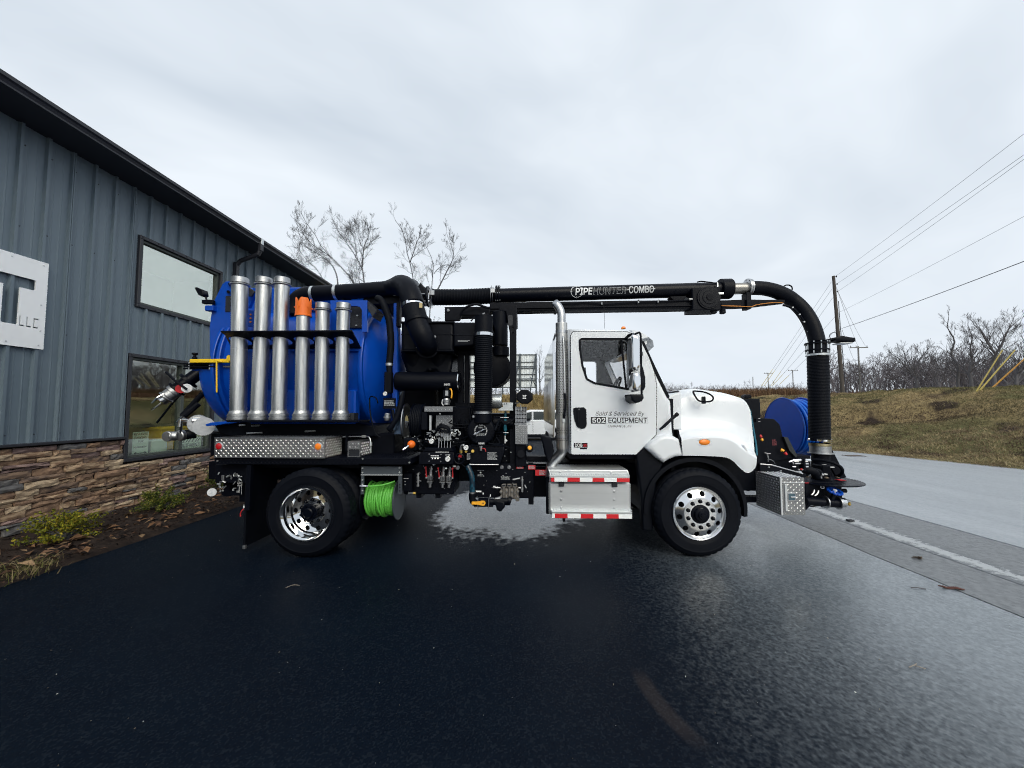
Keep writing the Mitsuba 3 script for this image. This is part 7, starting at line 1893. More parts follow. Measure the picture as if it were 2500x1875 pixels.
P('union_bolt', J(cyl((-0.324, 5.12, 1.663), (-0.209, 5.12, 1.663), 0.007, n=8), cyl((-0.308, 5.12, 1.463), (-0.214, 5.12, 1.461), 0.007, n=8), cyl((-0.258, 5.12, 1.42), (-0.258, 5.12, 1.321), 0.007, n=8), cyl((-0.231, 5.12, 1.365), (-0.253, 5.12, 1.343), 0.014, n=8)), label_white)
P('blower_pipe', cyl((-0.413, 5.2, 1.592), (-0.156, 5.2, 1.592), 0.085, n=28), satin, 30)
P('blower_cap', cyl((-0.22, 5.12, 1.584), (-0.154, 5.12, 1.584), 0.04, n=20), plastic, 30)
# right-hand guard plates, octagonal beacon housing
P('guard_plate', plate((-0.122, 5.05, 1.317), (1, 0, 0), (0, 0, 1), 0.163, 0.244, 0.01, 0.026), tread)
raised(TR + '__guard_plate')
mesh = []
x0_, x1_, z0_, z1_ = -0.119, 0.027, 1.57, 1.802
for x in np.linspace(x0_, x1_, 8):
    mesh.append(tube(np.array([(x, 5.05, z0_), (x, 5.05, z1_)]), 0.004, 5))
for z in np.linspace(z0_, z1_, 14):
    mesh.append(tube(np.array([(x0_, 5.046, z), (x1_, 5.046, z)]), 0.004, 5))
P('mesh_guard', J(*mesh), steel, kind='stuff')
P('mesh_back', bx(x0_, x1_, 5.06, 5.12, z0_, z1_), ink)
oc = np.array((0.006, 5.05, 1.938))
P('beacon_housing', slab([(oc[0] + 0.115 * math.cos(a) * (1.0 if abs(math.sin(a)) < .8 else 1), oc[2] + 0.10 * math.sin(a)) for a in np.arange(8) * math.pi / 4 + math.pi / 8], 5.0, 5.10, 0.015), plastic, 30)
P('beacon_print', bars((-0.021, 4.998, 1.966), 0.054, 0.059, 3, 61), label_white)
P('beacon_bracket', J(tube(np.array([(-0.12, 5.1, 2.033), (-0.065, 5.06, 2.02), (-0.027, 5.05, 1.987)]), 0.010, 6), tube(np.array([(-0.12, 5.1, 1.852), (-0.076, 5.06, 1.862), (-0.054, 5.05, 1.889)]), 0.010, 6), tube(np.array([(-0.049, 5.05, 1.835), (-0.043, 5.05, 1.797), (-0.043, 5.04, 1.754)]), 0.005, 6)), zinc)
P('bay_box', J(bx(-0.121, 0.026, 5.1, 5.5, 1.011, 1.308, 0.012), cyl((-0.045, 5.1, 1.183), (-0.044, 5.05, 1.189), 0.05, n=20)), satin, 30)
P('filler_neck', lathe([(0.0, -0.08), (0.040, -0.08), (0.048, -0.06), (0.048, 0.06), (0, 0.06)], (0.069, 5.05, 1.259), (0, 1, -0.15), 24), satin, 30)
P('filler_cap', lathe([(0, -0.10), (0.024, -0.098), (0.028, -0.085), (0.028, -0.075)], (0.069, 5.05, 1.264), (0, 1, -0.15), 20), gold, 30)
# blue-black hose, yellow lever, strainer, triplex pump
P('feed_hose', tube(smooth_path([(-0.741, 4.98, 1.041), (-0.701, 4.96, 0.965), (-0.675, 4.95, 0.873), (-0.669, 4.95, 0.769), (-0.669, 4.95, 0.696)], 30), 0.036, 14), mat('blue_black_hose', pr(lambda p, n, uv: mix((0.004, 0.018, 0.035), (0.008, 0.06, 0.10), smoothstep(0.5, 0.7, noise(p.x * 60, p.z * 30)))), 0.35), True)
P('feed_hose_ferrule', J(cyl((-0.671, 4.95, 0.711), (-0.671, 4.95, 0.691), 0.038, n=18)), castalu)
P('feed_elbow', tube(smooth_path([(-0.671, 4.95, 0.691), (-0.671, 4.95, 0.633), (-0.66, 4.95, 0.592), (-0.623, 4.95, 0.571), (-0.57, 4.95, 0.567)], 24), 0.043, 14), rubber, True)
P('feed_valve', J(bx(-0.602, -0.465, 4.91, 5.03, 0.536, 0.619, 0.008), bx(-0.649, -0.401, 4.93, 5.01, 0.526, 0.551, 0.004)), plastic, 30)
P('feed_valve_flange', J(bx(-0.596, -0.588, 4.895, 5.03, 0.515, 0.624), bx(-0.46, -0.452, 4.895, 5.03, 0.515, 0.634)), steel)
lv = shapely.union_all([Point((-0.524, 4.89, 0.584)[0], (-0.524, 4.89, 0.584)[2]).buffer(0.030), shapely.Polygon([(-0.665, 0.598), (-0.6, 0.599), (-0.527, 0.612), (-0.527, 0.556), (-0.6, 0.571), (-0.665, 0.57)]).buffer(0.004)]).difference(Point((-0.524, 4.89, 0.584)[0], (-0.524, 4.89, 0.584)[2]).buffer(0.010))
lvk = P('feed_valve_lever', extrude(lv, 4.885, 4.897, 'xz'), gold)
put(lvk + '__bolt', cyl((-0.525, 4.9, 0.582), (-0.523, 4.88, 0.587), 0.008, n=6), ink)
P('small_fitting', J(cyl((-0.627, 4.98, 0.711), (-0.558, 4.98, 0.711), 0.010, n=8), cyl((-0.641, 4.98, 0.731), (-0.641, 4.98, 0.695), 0.006, n=6), cyl((-0.44, 5, 0.671), (-0.443, 5, 0.639), 0.007, n=8), cyl((-0.539, 5, 0.691), (-0.534, 5, 0.67), 0.009, n=8)), label_white)
P('strainer', J(cyl((-0.469, 5, 0.576), (-0.374, 5, 0.577), 0.042, n=20), cyl((-0.395, 5, 0.593), (-0.182, 5, 0.584), 0.052, n=22), slab([(-0.4, 0.603), (-0.257, 0.594), (-0.251, 0.52), (-0.299, 0.463), (-0.32, 0.462), (-0.357, 0.483), (-0.363, 0.52)], 4.94, 5.08, 0.02), cyl((-0.213, 4.98, 0.604), (-0.171, 4.98, 0.589), 0.055, n=20)), plastic, 30)
P('pump_link', cyl((-0.393, 4.98, 0.613), (-0.309, 4.98, 0.629), 0.022, n=10), castalu)
tp = P('triplex_pump', bx(-0.31, -0.076, 5.0, 5.15, 0.61, 0.751, 0.012), bronze, 30)
cols_ = ((-0.267, 4.99, 0.753), (-0.195, 4.99, 0.753), (-0.124, 4.99, 0.754))
for q in cols_:
    q = np.array(q)
    put(tp + '__cylinder', J(cyl(q + [0, 0, 0.01], q + [0, 0, -0.135], 0.017, n=16, b=.004), cyl(q + [0, -0.02, -0.075], q + [0, -0.02, -0.088], 0.02, n=10)), bronze, 30)
    put(tp + '__valve_cap', J(bx(q[0] - 0.028, q[0] + 0.028, 4.975, 5.06, q[2] + 0.012, q[2] + 0.05, .005)), bronze, 30)
    put(tp + '__cap_slot', bx(q[0] - 0.02, q[0] + 0.02, 4.972, 4.976, q[2] + 0.026, q[2] + 0.044), ink)
    put(tp + '__plug', cyl(q + [0, -0.02, -0.075], q + [0, -0.035, -0.08], 0.012, n=8), steel)
nut = []
for q in ((-0.304, 4.985, 0.706), (-0.232, 4.985, 0.712), (-0.158, 4.985, 0.713), (-0.086, 4.985, 0.713), (-0.304, 4.985, 0.639), (-0.232, 4.985, 0.639), (-0.158, 4.985, 0.64), (-0.087, 4.985, 0.64)):
    q = np.array(q)
    put(tp + '__boss', cyl(q + [0, 0.03, 0], q - [0, 0.005, 0], 0.019, n=14, b=.003), bronze, 30)
    put(tp + '__boss_nut', cyl(q - [0, 0.005, 0], q - [0, 0.016, 0], 0.009, n=6), steel)
put(tp + '__foot', J(bx(-0.267, -0.225, 4.98, 5.1, 0.599, 0.636, .006), bx(-0.113, -0.066, 4.98, 5.1, 0.59, 0.637, .006)), bronze)
P('pump_elbow', J(cyl((-0.406, 5, 0.768), (-0.374, 5, 0.761), 0.020, n=10), cyl((-0.374, 5, 0.755), (-0.31, 5, 0.756), 0.014, n=8), cyl((-0.358, 5, 0.755), (-0.342, 5, 0.756), 0.02, n=6)), castalu)
q = np.array((-0.028, 4.98, 0.809))
P('relief_valve', J(*[cyl(q + [0, 0, a], q + [0, 0, b], r_, n=10) for a, b, r_ in ((-.10, -.075, .016), (-.075, -.04, .018), (-.04, .0, .012), (.0, .02, .016), (.02, .035, .01), (.035, .065, .020), (.065, .08, .01), (.08, .10, .014))], cyl((0.004, 4.97, 0.8), (0.025, 4.96, 0.761), 0.010, n=8), cyl((-0.076, 5, 0.757), (-0.039, 5, 0.757), 0.014, n=8)), castalu, 30)
P('pressure_line', tube(smooth_path([(-0.335, 5.05, 0.793), (-0.241, 5, 0.835), (-0.15, 4.98, 0.865)], 12), 0.012, 8), rubber, True)
P('pressure_line_end', cyl((-0.15, 4.98, 0.865), (-0.054, 4.98, 0.884), 0.013, n=10), castalu)

# green hose reel under the deck
gr = P('washdown_reel', J(bx(-2.058, -1.537, 4.78, 4.80, 0.953, 1.055, 0.002)), mat('reel_grey', (0.045, 0.055, 0.068), 0.45), 30)
put(gr + '__lip', bx(-2.052, -1.533, 4.765, 4.80, 0.947, 0.957), brushed)
put(gr + '__arm', bx(-2.054, -2.018, 4.775, 4.80, 0.708, 0.947, 0.002), 'reel_grey')
put(gr + '__arm', bx(-1.581, -1.535, 4.775, 4.80, 0.716, 0.949, 0.002), 'reel_grey')
for q in ((-2.035, 4.775, 1.034), (-2.034, 4.775, 0.978), (-1.564, 4.775, 1.042), (-1.564, 4.775, 0.983), (-2.031, 4.772, 0.887), (-2.03, 4.772, 0.831), (-2.028, 4.772, 0.755)):
    put(gr + '__bolt', cyl(q, np.array(q) - [0, 0.01, 0], 0.012, n=10, b=.003), zinc, 30)
for q in ((-1.558, 4.773, 0.834), (-1.557, 4.773, 0.799), (-1.557, 4.773, 0.758)):
    put(gr + '__arm_hole', cyl(q, np.array(q) - [0, 0.003, 0], 0.011, n=10), ink)
gc = np.array([0, 5.05, 0.596])
gx0, gx1 = -2.073, -1.651
for x in (gx0, gx1):
    put(gr + '__flange', lathe([(0.0, x - 0.003), (0.13, x - 0.003), (0.14, x - 0.012), (0.20, x - 0.012), (0.21, x - 0.003), (0.255, x - 0.003), (0.262, x - 0.008), (0.268, x), (0.262, x + 0.008), (0.255, x + 0.003), (0.0, x + 0.003)], gc, (1, 0, 0), 56), 'reel_grey' if x > gx0 else satin, 30)
coil = []
xs_ = np.linspace(gx0 + 0.03, gx1 - 0.03, 14)
g = np.random.default_rng(15)
for i, x in enumerate(xs_):
    skew = g.normal(0, 0.010)
    rr = 0.205 + 0.012 * math.sin(i * 1.7) - 0.035 * (i in (0, 13)) - 0.02 * (i in (12,))
    coil.append(tube(np.array([gc + [x + skew * math.sin(a) + 0.004 * math.sin(3 * a + i), rr * math.cos(a), rr * math.sin(a) * 1.0] for a in np.linspace(0, 2 * np.pi, 44)]), 0.0145, 8, False))
for i, x in enumerate(xs_[:-1] + 0.012):
    coil.append(tube(np.array([gc + [x, 0.185 * math.cos(a), 0.185 * math.sin(a)] for a in np.linspace(0, 2 * np.pi, 36)]), 0.0145, 7, False))
coil.append(tube(np.array([gc + [gx0 + 0.18 + 0.09 * a / 3, 0.222 * math.cos(a + 2.2), 0.222 * math.sin(a + 2.2)] for a in np.linspace(0, 3.2, 30)]), 0.0135, 8))
put(gr + '__hose', J(*coil), green, True)
put(gr + '__hose_end', tube(smooth_path([(-1.65, 4.86, 0.858), (-1.717, 4.84, 0.835), (-1.806, 4.8, 0.817), (-1.903, 4.78, 0.81), (-1.961, 4.77, 0.812)], 20), 0.011, 8), green, True)
put(gr + '__hose_fitting', J(cyl((-1.956, 4.77, 0.812), (-1.992, 4.77, 0.812), 0.012, n=8), cyl((-1.992, 4.77, 0.812), (-2.023, 4.77, 0.811), 0.016, n=6), cyl((-2.023, 4.77, 0.811), (-2.06, 4.77, 0.814), 0.012, n=10)), chrome)
put(gr + '__drum', cyl(gc + [gx0, 0, 0], gc + [gx1, 0, 0], 0.17, n=30), satin)

# ---------------------------------------------------------------- the truck: boom, front reel, front toolbox
b0, b1 = np.array((-0.491, 5.95, 3.576)), np.array((3.13, 5.95, 3.645))
bd = unit(b1 - b0)
RB = 0.110
bm = P('boom_tube', cyl(b0, b1, RB, n=48), black, 30)
put(bm + '__seam', J(*[tube(np.array([p + [0.0, -math.cos(a) * (RB + .001), math.sin(a) * (RB + .001)] for a in np.linspace(-0.2, -1.5, 8)]), 0.003, 5) for p in (np.array((0.547, 5.95, 3.596)), np.array((2.323, 5.95, 3.627)), np.array((2.507, 5.95, 3.631)), np.array((0.379, 5.95, 3.594)))]), satin, kind='stuff')


def wrap(m, u_, v_):
    """Bends flat lettering (x along the boom, z up) round the tube's near side."""
    v = m[0].copy()
    s, a, d = v[:, 0], v[:, 2] / RB, -v[:, 1]
    base = u_ + bd * 0
    return base + s[:, None] * bd + np.stack([0 * s, -(RB + 0.0005 + d) * np.cos(a), (RB + 0.0005 + d) * np.sin(a)], 1), m[1]


def btext(t, h, x, z, w, bold=True, slant=0.0):
    m = letters(t, h, (x, 0, z), depth=0.0015, bold=bold, width=w, slant=slant)
    v, fc = trimesh.remesh.subdivide_to_size(np.asarray(m[0]), np.asarray(m[1]), 0.018)
    m = (v, fc)
    v[:, 0] = x + (v[:, 0] - v[:, 0].min()) / (v[:, 0].max() - v[:, 0].min()) * w
    return wrap((v, m[1]), o_, 0)


o_ = np.array((0.714, 5.95, 3.601))
px = 5.84 / 930
put(bm + '__emblem_lettering', btext('PIPE', 17 * px, 13 * px, -9 * px, 42 * px, True, 0.10), label_white)
m1 = letters('HUNTER', 16 * px, (0, 0, 0), depth=0.001, bold=True, slant=0.12)
put(bm + '__outline_lettering', btext('HUNTER', 16.5 * px, 57 * px, -9 * px, 80 * px, True, 0.12), label_grey)
v_ = btext('HUNTER', 15.0 * px, 58.2 * px, -8.3 * px, 77.8 * px, False, 0.12)
put(bm + '__outline_fill', (v_[0] + [0, -0.0016, 0], v_[1]), black)
put(bm + '__name_lettering', btext('COMBO', 17 * px, 144 * px, -8.2 * px, 61 * px, True, 0.06), label_grey if False else mat('print_silver', (0.50, 0.52, 0.54), 0.45))
cr = []
for a0_, a1_ in ((0.12, 1.45), (1.69, 3.02), (3.26, 4.59), (4.83, 6.16)):
    q = np.array([(17 * px + 15 * px * math.cos(a), 0, -0.5 * px + 15 * px * math.sin(a)) for a in np.linspace(a0_, a1_, 16)])
    cr.append(wrap((tube(q, 0.0042, 6)), o_, 0))
for p, q in (((0, 0, -.5 * px), (5 * px, 0, -.5 * px)), ((17 * px, 0, 11 * px), (17 * px, 0, 17 * px)), ((17 * px, 0, -18 * px), (17 * px, 0, -12 * px)), ((138 * px, 0, -.5 * px), (146 * px, 0, -.5 * px)), ((198 * px, 0, 0), (208 * px, 0, 0))):
    cr.append(wrap(tube(np.array([p, q]), 0.004, 6), o_, 0))
put(bm + '__cross_hair', J(*cr), label_white)
# boom beam under the tube
P('boom_beam', slab([(-0.536, 3.438), (0.132, 3.445), (2.685, 3.454), (2.694, 3.318), (0.132, 3.301), (-0.536, 3.293)], 5.85, 6.05, 0.01), satin, 30)
P('boom_beam_channel', slab([(-0.525, 3.346), (2.63, 3.363), (2.629, 3.351), (-0.525, 3.334)], 5.82, 5.86, 0.002), satin)
P('boom_beam_line', J(tube(smooth_path([(0.542, 5.84, 3.404), (0.76, 5.82, 3.409), (0.917, 5.82, 3.424), (1.261, 5.82, 3.392), (1.636, 5.82, 3.414), (2.133, 5.82, 3.429), (2.574, 5.84, 3.443)], 60), 0.010, 6), *[bx(q[0] - .008, q[0] + .008, q[1] - .03, q[1] + .01, q[2] - .03, q[2] + .0) for q in ((1.201, 5.83, 3.421), (1.751, 5.83, 3.448), (2.056, 5.83, 3.445))]), satin)
P('boom_clip', J(*[bx(q[0] - .009, q[0] + .009, q[1] - .03, q[1] - .005, q[2] - .02, q[2] + .012) for q in ((1.195, 5.83, 3.402), (1.748, 5.83, 3.422), (2.049, 5.83, 3.426))]), label_grey)
P('boom_cradle', slab([(2.258, 3.517), (2.511, 3.527), (2.471, 3.463), (2.401, 3.444), (2.307, 3.458)], 5.88, 6.02, 0.006), satin, 30)
P('exhaust_shield', bx(0.463, 0.497, 5.3, 5.9, 3.253, 3.288), satin)
# pivot bracket behind the cab
P('boom_support', slab([(-1.203, 3.324), (-0.514, 3.324), (-0.513, 3.192), (-0.944, 3.195), (-0.981, 3.12), (-1.201, 3.115)], 5.66, 5.74, 0.01), satin, 30)
P('boom_support', slab([(-1.171, 3.417), (-0.538, 3.412), (-0.538, 3.275), (-0.986, 3.279), (-1.17, 3.266)], 6.18, 6.26, 0.01), satin, 30)
P('support_bolt', cyl((-1.15, 5.66, 3.271), (-1.144, 5.63, 3.264), 0.022, n=14, b=.004), brass if False else steel, 30)
P('support_hose', J(tube(smooth_path([(-0.952, 5.6, 3.176), (-0.913, 5.58, 3.251), (-0.818, 5.56, 3.307), (-0.696, 5.56, 3.331), (-0.576, 5.58, 3.292), (-0.517, 5.6, 3.284)], 30), 0.018, 8), tube(smooth_path([(-0.778, 5.5, 3.065), (-0.706, 5.5, 3.137), (-0.586, 5.5, 3.173)], 10), 0.010, 6)), rubber, True)
P('support_hose_end', cyl((-0.61, 5.5, 3.164), (-0.574, 5.5, 3.179), 0.014, n=8), castalu)
# ribbed hose between tank and boom, its flanges and cone
h0, h1 = np.array((-1.461, 5.95, 3.562)), np.array((-0.511, 5.95, 3.576))
bh = P('boom_hose', ribbed(np.array([h0, (h0 + h1) / 2 - [0, 0, 0.012], h1]), 0.128, 0.0245, 0.011, 36), rubber, True)
for q, r_, w in (((-1.6, 5.95, 3.574), 0.145, 0.02), ((-1.527, 5.95, 3.57), 0.165, 0.012), ((-0.432, 5.95, 3.576), 0.16, 0.014), ((-0.393, 5.95, 3.575), 0.16, 0.012)):
    put(bh + '__flange', lathe([(0.10, -w), (r_, -w), (r_, w), (0.10, w)], q, bd, 40), black, 30)
put(bh + '__flange_bolt', J(*[cyl(np.array(q) + [0, 0.15 * math.cos(a), 0.15 * math.sin(a)] - bd * 0.04, np.array(q) + [0, 0.15 * math.cos(a), 0.15 * math.sin(a)] + bd * 0.04, 0.010, n=6) for q in ((-1.56, 5.95, 3.573), (-0.413, 5.95, 3.575)) for a in np.linspace(0, 6.28, 9)[:-1]]), zinc, kind='stuff')
put(bh + '__clamp', J(*[tube(np.array([np.array(q) + [0, 0.131 * math.cos(a), 0.131 * math.sin(a)] for a in np.linspace(0, 2 * np.pi, 30)]), 0.007, 6, False) for q in ((-1.481, 5.95, 3.566), (-1.454, 5.95, 3.566), (-0.524, 5.95, 3.577), (-0.491, 5.95, 3.576))]), steel, True)
put(bh + '__clamp_block', J(bx(-1.462, -1.398, 5.79, 5.85, 3.546, 3.63, 0.006), bx(-0.519, -0.449, 5.79, 5.85, 3.576, 3.647, 0.006), tube(np.array([(-0.506, 5.82, 3.699), (-0.5, 5.82, 3.615)]), 0.006, 6)), castalu)
P('swivel_elbow', tube(smooth_path([(-1.606, 5.95, 3.574), (-1.671, 5.97, 3.594), (-1.768, 6.05, 3.66), (-1.854, 6.2, 3.776), (-1.929, 6.4, 3.884)], 24), np.linspace(0.15, 0.13, 24), 28), black, True)
P('swivel_cone', slab([(-1.685, 3.669), (-1.621, 3.76), (-1.594, 3.727), (-1.535, 3.661), (-1.534, 3.556), (-1.669, 3.473)], 5.80, 6.0, 0.03), satin, 30)
# joint at the front of the boom
P('boom_joint', slab([(2.561, 3.615), (2.795, 3.619), (2.973, 3.623), (2.975, 3.276), (2.553, 3.274)], 5.78, 6.1, 0.012), satin, 30)
jq = np.array((2.793, 5.78, 3.461))
P('joint_disc', J(lathe([(0, -0.05), (0.05, -0.05), (0.055, -0.04), (0.10, -0.04), (0.105, -0.03), (0.15, -0.03), (0.155, -0.02), (0.172, -0.02), (0.175, 0.0)], jq, (0, 1, 0), 48)), black, 25)
P('joint_badge', lathe([(0, -0.054), (0.046, -0.054), (0.046, -0.05)], jq, (0, 1, 0), 24), satin, 30)
P('joint_bolt', cyl((2.508, 5.8, 3.445), (2.557, 5.8, 3.444), 0.014, n=8), castalu)
for q in ((2.896, 5.85, 3.29), (3.031, 5.85, 3.289)):
    q = np.array(q)
    P('joint_knob', lathe([(0, -0.06), (0.03, -0.058), (0.048, -0.045), (0.042, -0.03), (0.05, -0.02), (0.042, -0.01), (0.045, 0.02)], q, (0, 0, 1), 18), plastic, 40)
P('boom_collar', lathe([(0.10, -0.09), (0.150, -0.088), (0.155, -0.08), (0.155, 0.07), (0.148, 0.082), (0.10, 0.085)], (3.134, 5.95, 3.648), bd, 44), satin, 30)
P('boom_sleeve', lathe([(0.082, -0.20), (0.086, -0.20), (0.086, 0.15), (0.082, 0.15)], (3.369, 5.95, 3.652), bd, 36), mat('bare_sleeve', pr(lambda p, n, uv: mix((0.42, 0.41, 0.39), (0.22, 0.21, 0.20), fbm(p.x * 16, p.y * 16, p.z * 30))), 0.4, metal=0.9), 30)
P('boom_flange', J(lathe([(0.08, -0.014), (0.135, -0.014), (0.135, 0.012), (0.08, 0.012)], (3.476, 5.95, 3.667), bd, 36), lathe([(0.08, -0.01), (0.13, -0.01), (0.13, 0.01), (0.08, 0.01)], (3.507, 5.95, 3.667), bd, 36)), steel, 30)
P('boom_flange_bolt', J(*[cyl(np.array((3.488, 5.95, 3.667)) + [-0.03, 0.115 * math.cos(a), 0.115 * math.sin(a)], np.array((3.488, 5.95, 3.667)) + [0.04, 0.115 * math.cos(a), 0.115 * math.sin(a)], 0.010, n=6) for a in np.linspace(0, 6.28, 9)[:-1]]), black)
P('joint_hose', tube(smooth_path([(2.66, 5.85, 3.729), (2.718, 5.84, 3.736), (2.89, 5.84, 3.714), (2.969, 5.85, 3.704), (3.006, 5.86, 3.732)], 24), 0.009, 6), rubber, True)
P('joint_tap', J(bx(2.931, 2.949, 5.79, 5.81, 3.63, 3.7), bx(2.923, 3.014, 5.76, 5.79, 3.51, 3.541)), zinc)
P('boom_tail', slab([(3.043, 3.458), (3.5, 3.466), (3.687, 3.458), (4.01, 3.461), (4.009, 3.41), (3.684, 3.374), (3.446, 3.344), (3.04, 3.335)], 5.90, 6.0, 0.01), satin, 30)
P('tail_clip', bx(3.407, 3.475, 5.86, 6.0, 3.312, 3.568, 0.004), satin)
P('control_cable', J(tube(smooth_path([(3.026, 5.86, 3.359), (3.26, 5.86, 3.35), (3.469, 5.86, 3.342), (3.556, 5.86, 3.37), (3.875, 5.86, 3.402), (3.962, 5.88, 3.397)], 40), 0.0065, 6)), mat('cable_amber', (0.55, 0.20, 0.02), 0.5), True)
# down-turned elbow, hose, clamps
el = smooth_path([(3.525, 5.95, 3.657), (3.681, 5.95, 3.655), (3.842, 5.95, 3.624), (4.002, 5.95, 3.561), (4.135, 5.95, 3.476), (4.233, 5.92, 3.355), (4.31, 5.89, 3.213), (4.353, 5.85, 3.052), (4.374, 5.82, 2.908), (4.383, 5.8, 2.768)], 70)
dl = P('down_elbow', tube(el, 0.106, 36), satin, True)
put(dl + '__stud', J(*[cyl(q, np.array(q) - [0, 0.02, 0], 0.012, n=8) for q in ((4.059, 5.83, 3.313), (4.158, 5.83, 3.205), (4.22, 5.83, 3.092), (4.274, 5.83, 2.942))]), castalu)
put(dl + '__rib', J(tube(smooth_path([(3.94, 5.85, 3.357), (4.073, 5.85, 3.312), (4.178, 5.85, 3.204), (4.246, 5.85, 3.09), (4.295, 5.85, 2.946), (4.297, 5.85, 2.846)], 30), 0.018, 8)), black, True)
put(dl + '__lifting_eye', tube(smooth_path([(4.025, 5.95, 3.674), (4.057, 5.95, 3.696), (4.106, 5.95, 3.699), (4.149, 5.95, 3.673), (4.153, 5.95, 3.621)], 16), 0.010, 8), satin, True)
put(dl + '__flange', J(lathe([(0.08, -0.01), (0.16, -0.01), (0.16, 0.01), (0.08, 0.01)], (4.385, 5.8, 2.755), (0, 0, 1), 40), lathe([(0.08, -0.01), (0.15, -0.01), (0.15, 0.01), (0.08, 0.01)], (4.384, 5.8, 2.657), (0, 0, 1), 40), cyl((4.387, 5.8, 2.737), (4.381, 5.8, 2.577), 0.125, n=36)), black, 30)
put(dl + '__flange_bolt', J(*[cyl(np.array((4.383, 5.8, 2.638)) + [0.14 * math.cos(a), 0.14 * math.sin(a), -0.03], np.array((4.389, 5.8, 2.786)) + [0.14 * math.cos(a), 0.14 * math.sin(a), 0], 0.008, n=6) for a in np.linspace(0, 6.28, 11)[:-1]]), zinc)
vhx = P('drop_pipe_hose', ribbed(np.array([(4.386, 5.8, 2.552), (4.375, 5.8, 2.013), (4.358, 5.8, 1.335)]), 0.137, 0.0215, 0.008, 36), rubber, True)
put(vhx + '__clamp', J(lathe([(0.136, -0.016), (0.146, -0.014), (0.146, 0.014), (0.136, 0.016)], (4.387, 5.8, 2.583), (0, 0, 1), 40), tube(np.array([(4.237, 5.85, 2.572), (4.315, 5.8, 2.571), (4.512, 5.8, 2.588), (4.6, 5.82, 2.597)]), 0.010, 6)), zinc, 30)
put(vhx + '__clamp', J(lathe([(0.137, -0.014), (0.150, -0.012), (0.150, 0.012), (0.137, 0.014)], (4.363, 5.8, 1.323), (0, 0, 1), 40), tube(np.array([(4.213, 5.82, 1.333), (4.285, 5.79, 1.33), (4.432, 5.79, 1.318), (4.549, 5.82, 1.31)]), 0.014, 8)), chrome, 30)
put(vhx + '__brass_band', J(lathe([(0.128, -0.020), (0.138, -0.018), (0.138, 0.018), (0.128, 0.020)], (4.361, 5.8, 1.257), (0, 0, 1), 40), bx(4.319, 4.431, 5.795, 5.82, 1.227, 1.275, .004)), mat('dull_brass', (0.50, 0.42, 0.25), 0.35, metal=1.0), 30)
put(vhx + '__steel_end', lathe([(0.12, -0.05), (0.132, -0.05), (0.132, 0.05), (0.12, 0.05)], (4.363, 5.8, 1.185), (0, 0, 1), 40), castalu, 30)
put(vhx + '__foot_ring', lathe([(0.10, -0.008), (0.158, -0.008), (0.160, 0.0), (0.158, 0.008), (0.10, 0.008)], (4.367, 5.8, 1.131), (0, 0, 1), 44), castalu, 30)
put(vhx + '__tether', tube(smooth_path([(4.291, 5.83, 2.767), (4.268, 5.82, 2.691), (4.257, 5.82, 2.568), (4.263, 5.83, 2.384), (4.269, 5.84, 2.199)], 20), 0.004, 5), cable_mat, True)
wl = P('boom_light', slab([(4.608, 2.794), (4.622, 2.844), (4.732, 2.868), (4.815, 2.849), (4.91, 2.836), (4.914, 2.78), (4.883, 2.768), (4.722, 2.787)], 5.75, 5.95, 0.02), plastic, 35)
put(wl + '__lens', bx(4.703, 4.882, 5.77, 5.93, 2.754, 2.769, 0.004), label_white)
put(wl + '__bracket', J(tube(np.array([(4.561, 5.9, 2.778), (4.611, 5.87, 2.785), (4.657, 5.85, 2.812)]), 0.022, 8), tube(smooth_path([(4.622, 5.85, 2.838), (4.612, 5.85, 2.894), (4.65, 5.85, 2.928), (4.704, 5.85, 2.927), (4.727, 5.85, 2.893), (4.719, 5.85, 2.856)], 20), 0.005, 6)), plastic)

# front: blue reel, its stand, tank, swing plate
rc = np.array([0.0, 6.55, 1.482])
xa, xb = 4.33, 4.64
br = P('front_hose_reel', cyl(rc + [xa, 0, 0], rc + [xb, 0, 0], 0.20, n=40), blue, 30)
for x in (xa, xb):
    put(br + '__flange', lathe([(0, x - 0.004), (0.475, x - 0.004), (0.483, x - 0.012), (0.492, x), (0.483, x + 0.012), (0.475, x + 0.004), (0, x + 0.004)], rc, (1, 0, 0), 80), blue, 30)
coil = []
for i, x in enumerate(np.linspace(xa + 0.035, xb - 0.035, 5)):
    coil.append(tube(np.array([rc + [x + 0.008 * math.sin(2 * a + i), (0.435 + 0.008 * math.sin(i * 2.1)) * math.cos(a), (0.435 + 0.008 * math.sin(i * 2.1)) * math.sin(a)] for a in np.linspace(0, 2 * np.pi, 64)]), 0.0225, 10, False))
for i, x in enumerate(np.linspace(xa + 0.063, xb - 0.063, 4)):
    coil.append(tube(np.array([rc + [x, 0.40 * math.cos(a), 0.40 * math.sin(a)] for a in np.linspace(0, 2 * np.pi, 48)]), 0.0235, 8, False))
put(br + '__hose', J(*coil), bluehose, True)
put(br + '__swivel', J(cyl((3.562, 5.8, 1.448), (3.657, 5.8, 1.442), 0.055, n=24, b=.008), cyl((3.621, 5.78, 1.443), (3.691, 5.78, 1.431), 0.07, n=24, b=.01), cyl((3.601, 5.76, 1.408), (3.629, 5.76, 1.372), 0.025, n=12), tube(np.array([(3.551, 5.78, 1.479), (3.688, 5.78, 1.492)]), 0.02, 8)), blue, 30)
put(br + '__feed_pipe', tube(smooth_path([(3.39, 5.75, 1.472), (3.479, 5.77, 1.468), (3.562, 5.79, 1.449)], 10), 0.028, 12), castalu, True)
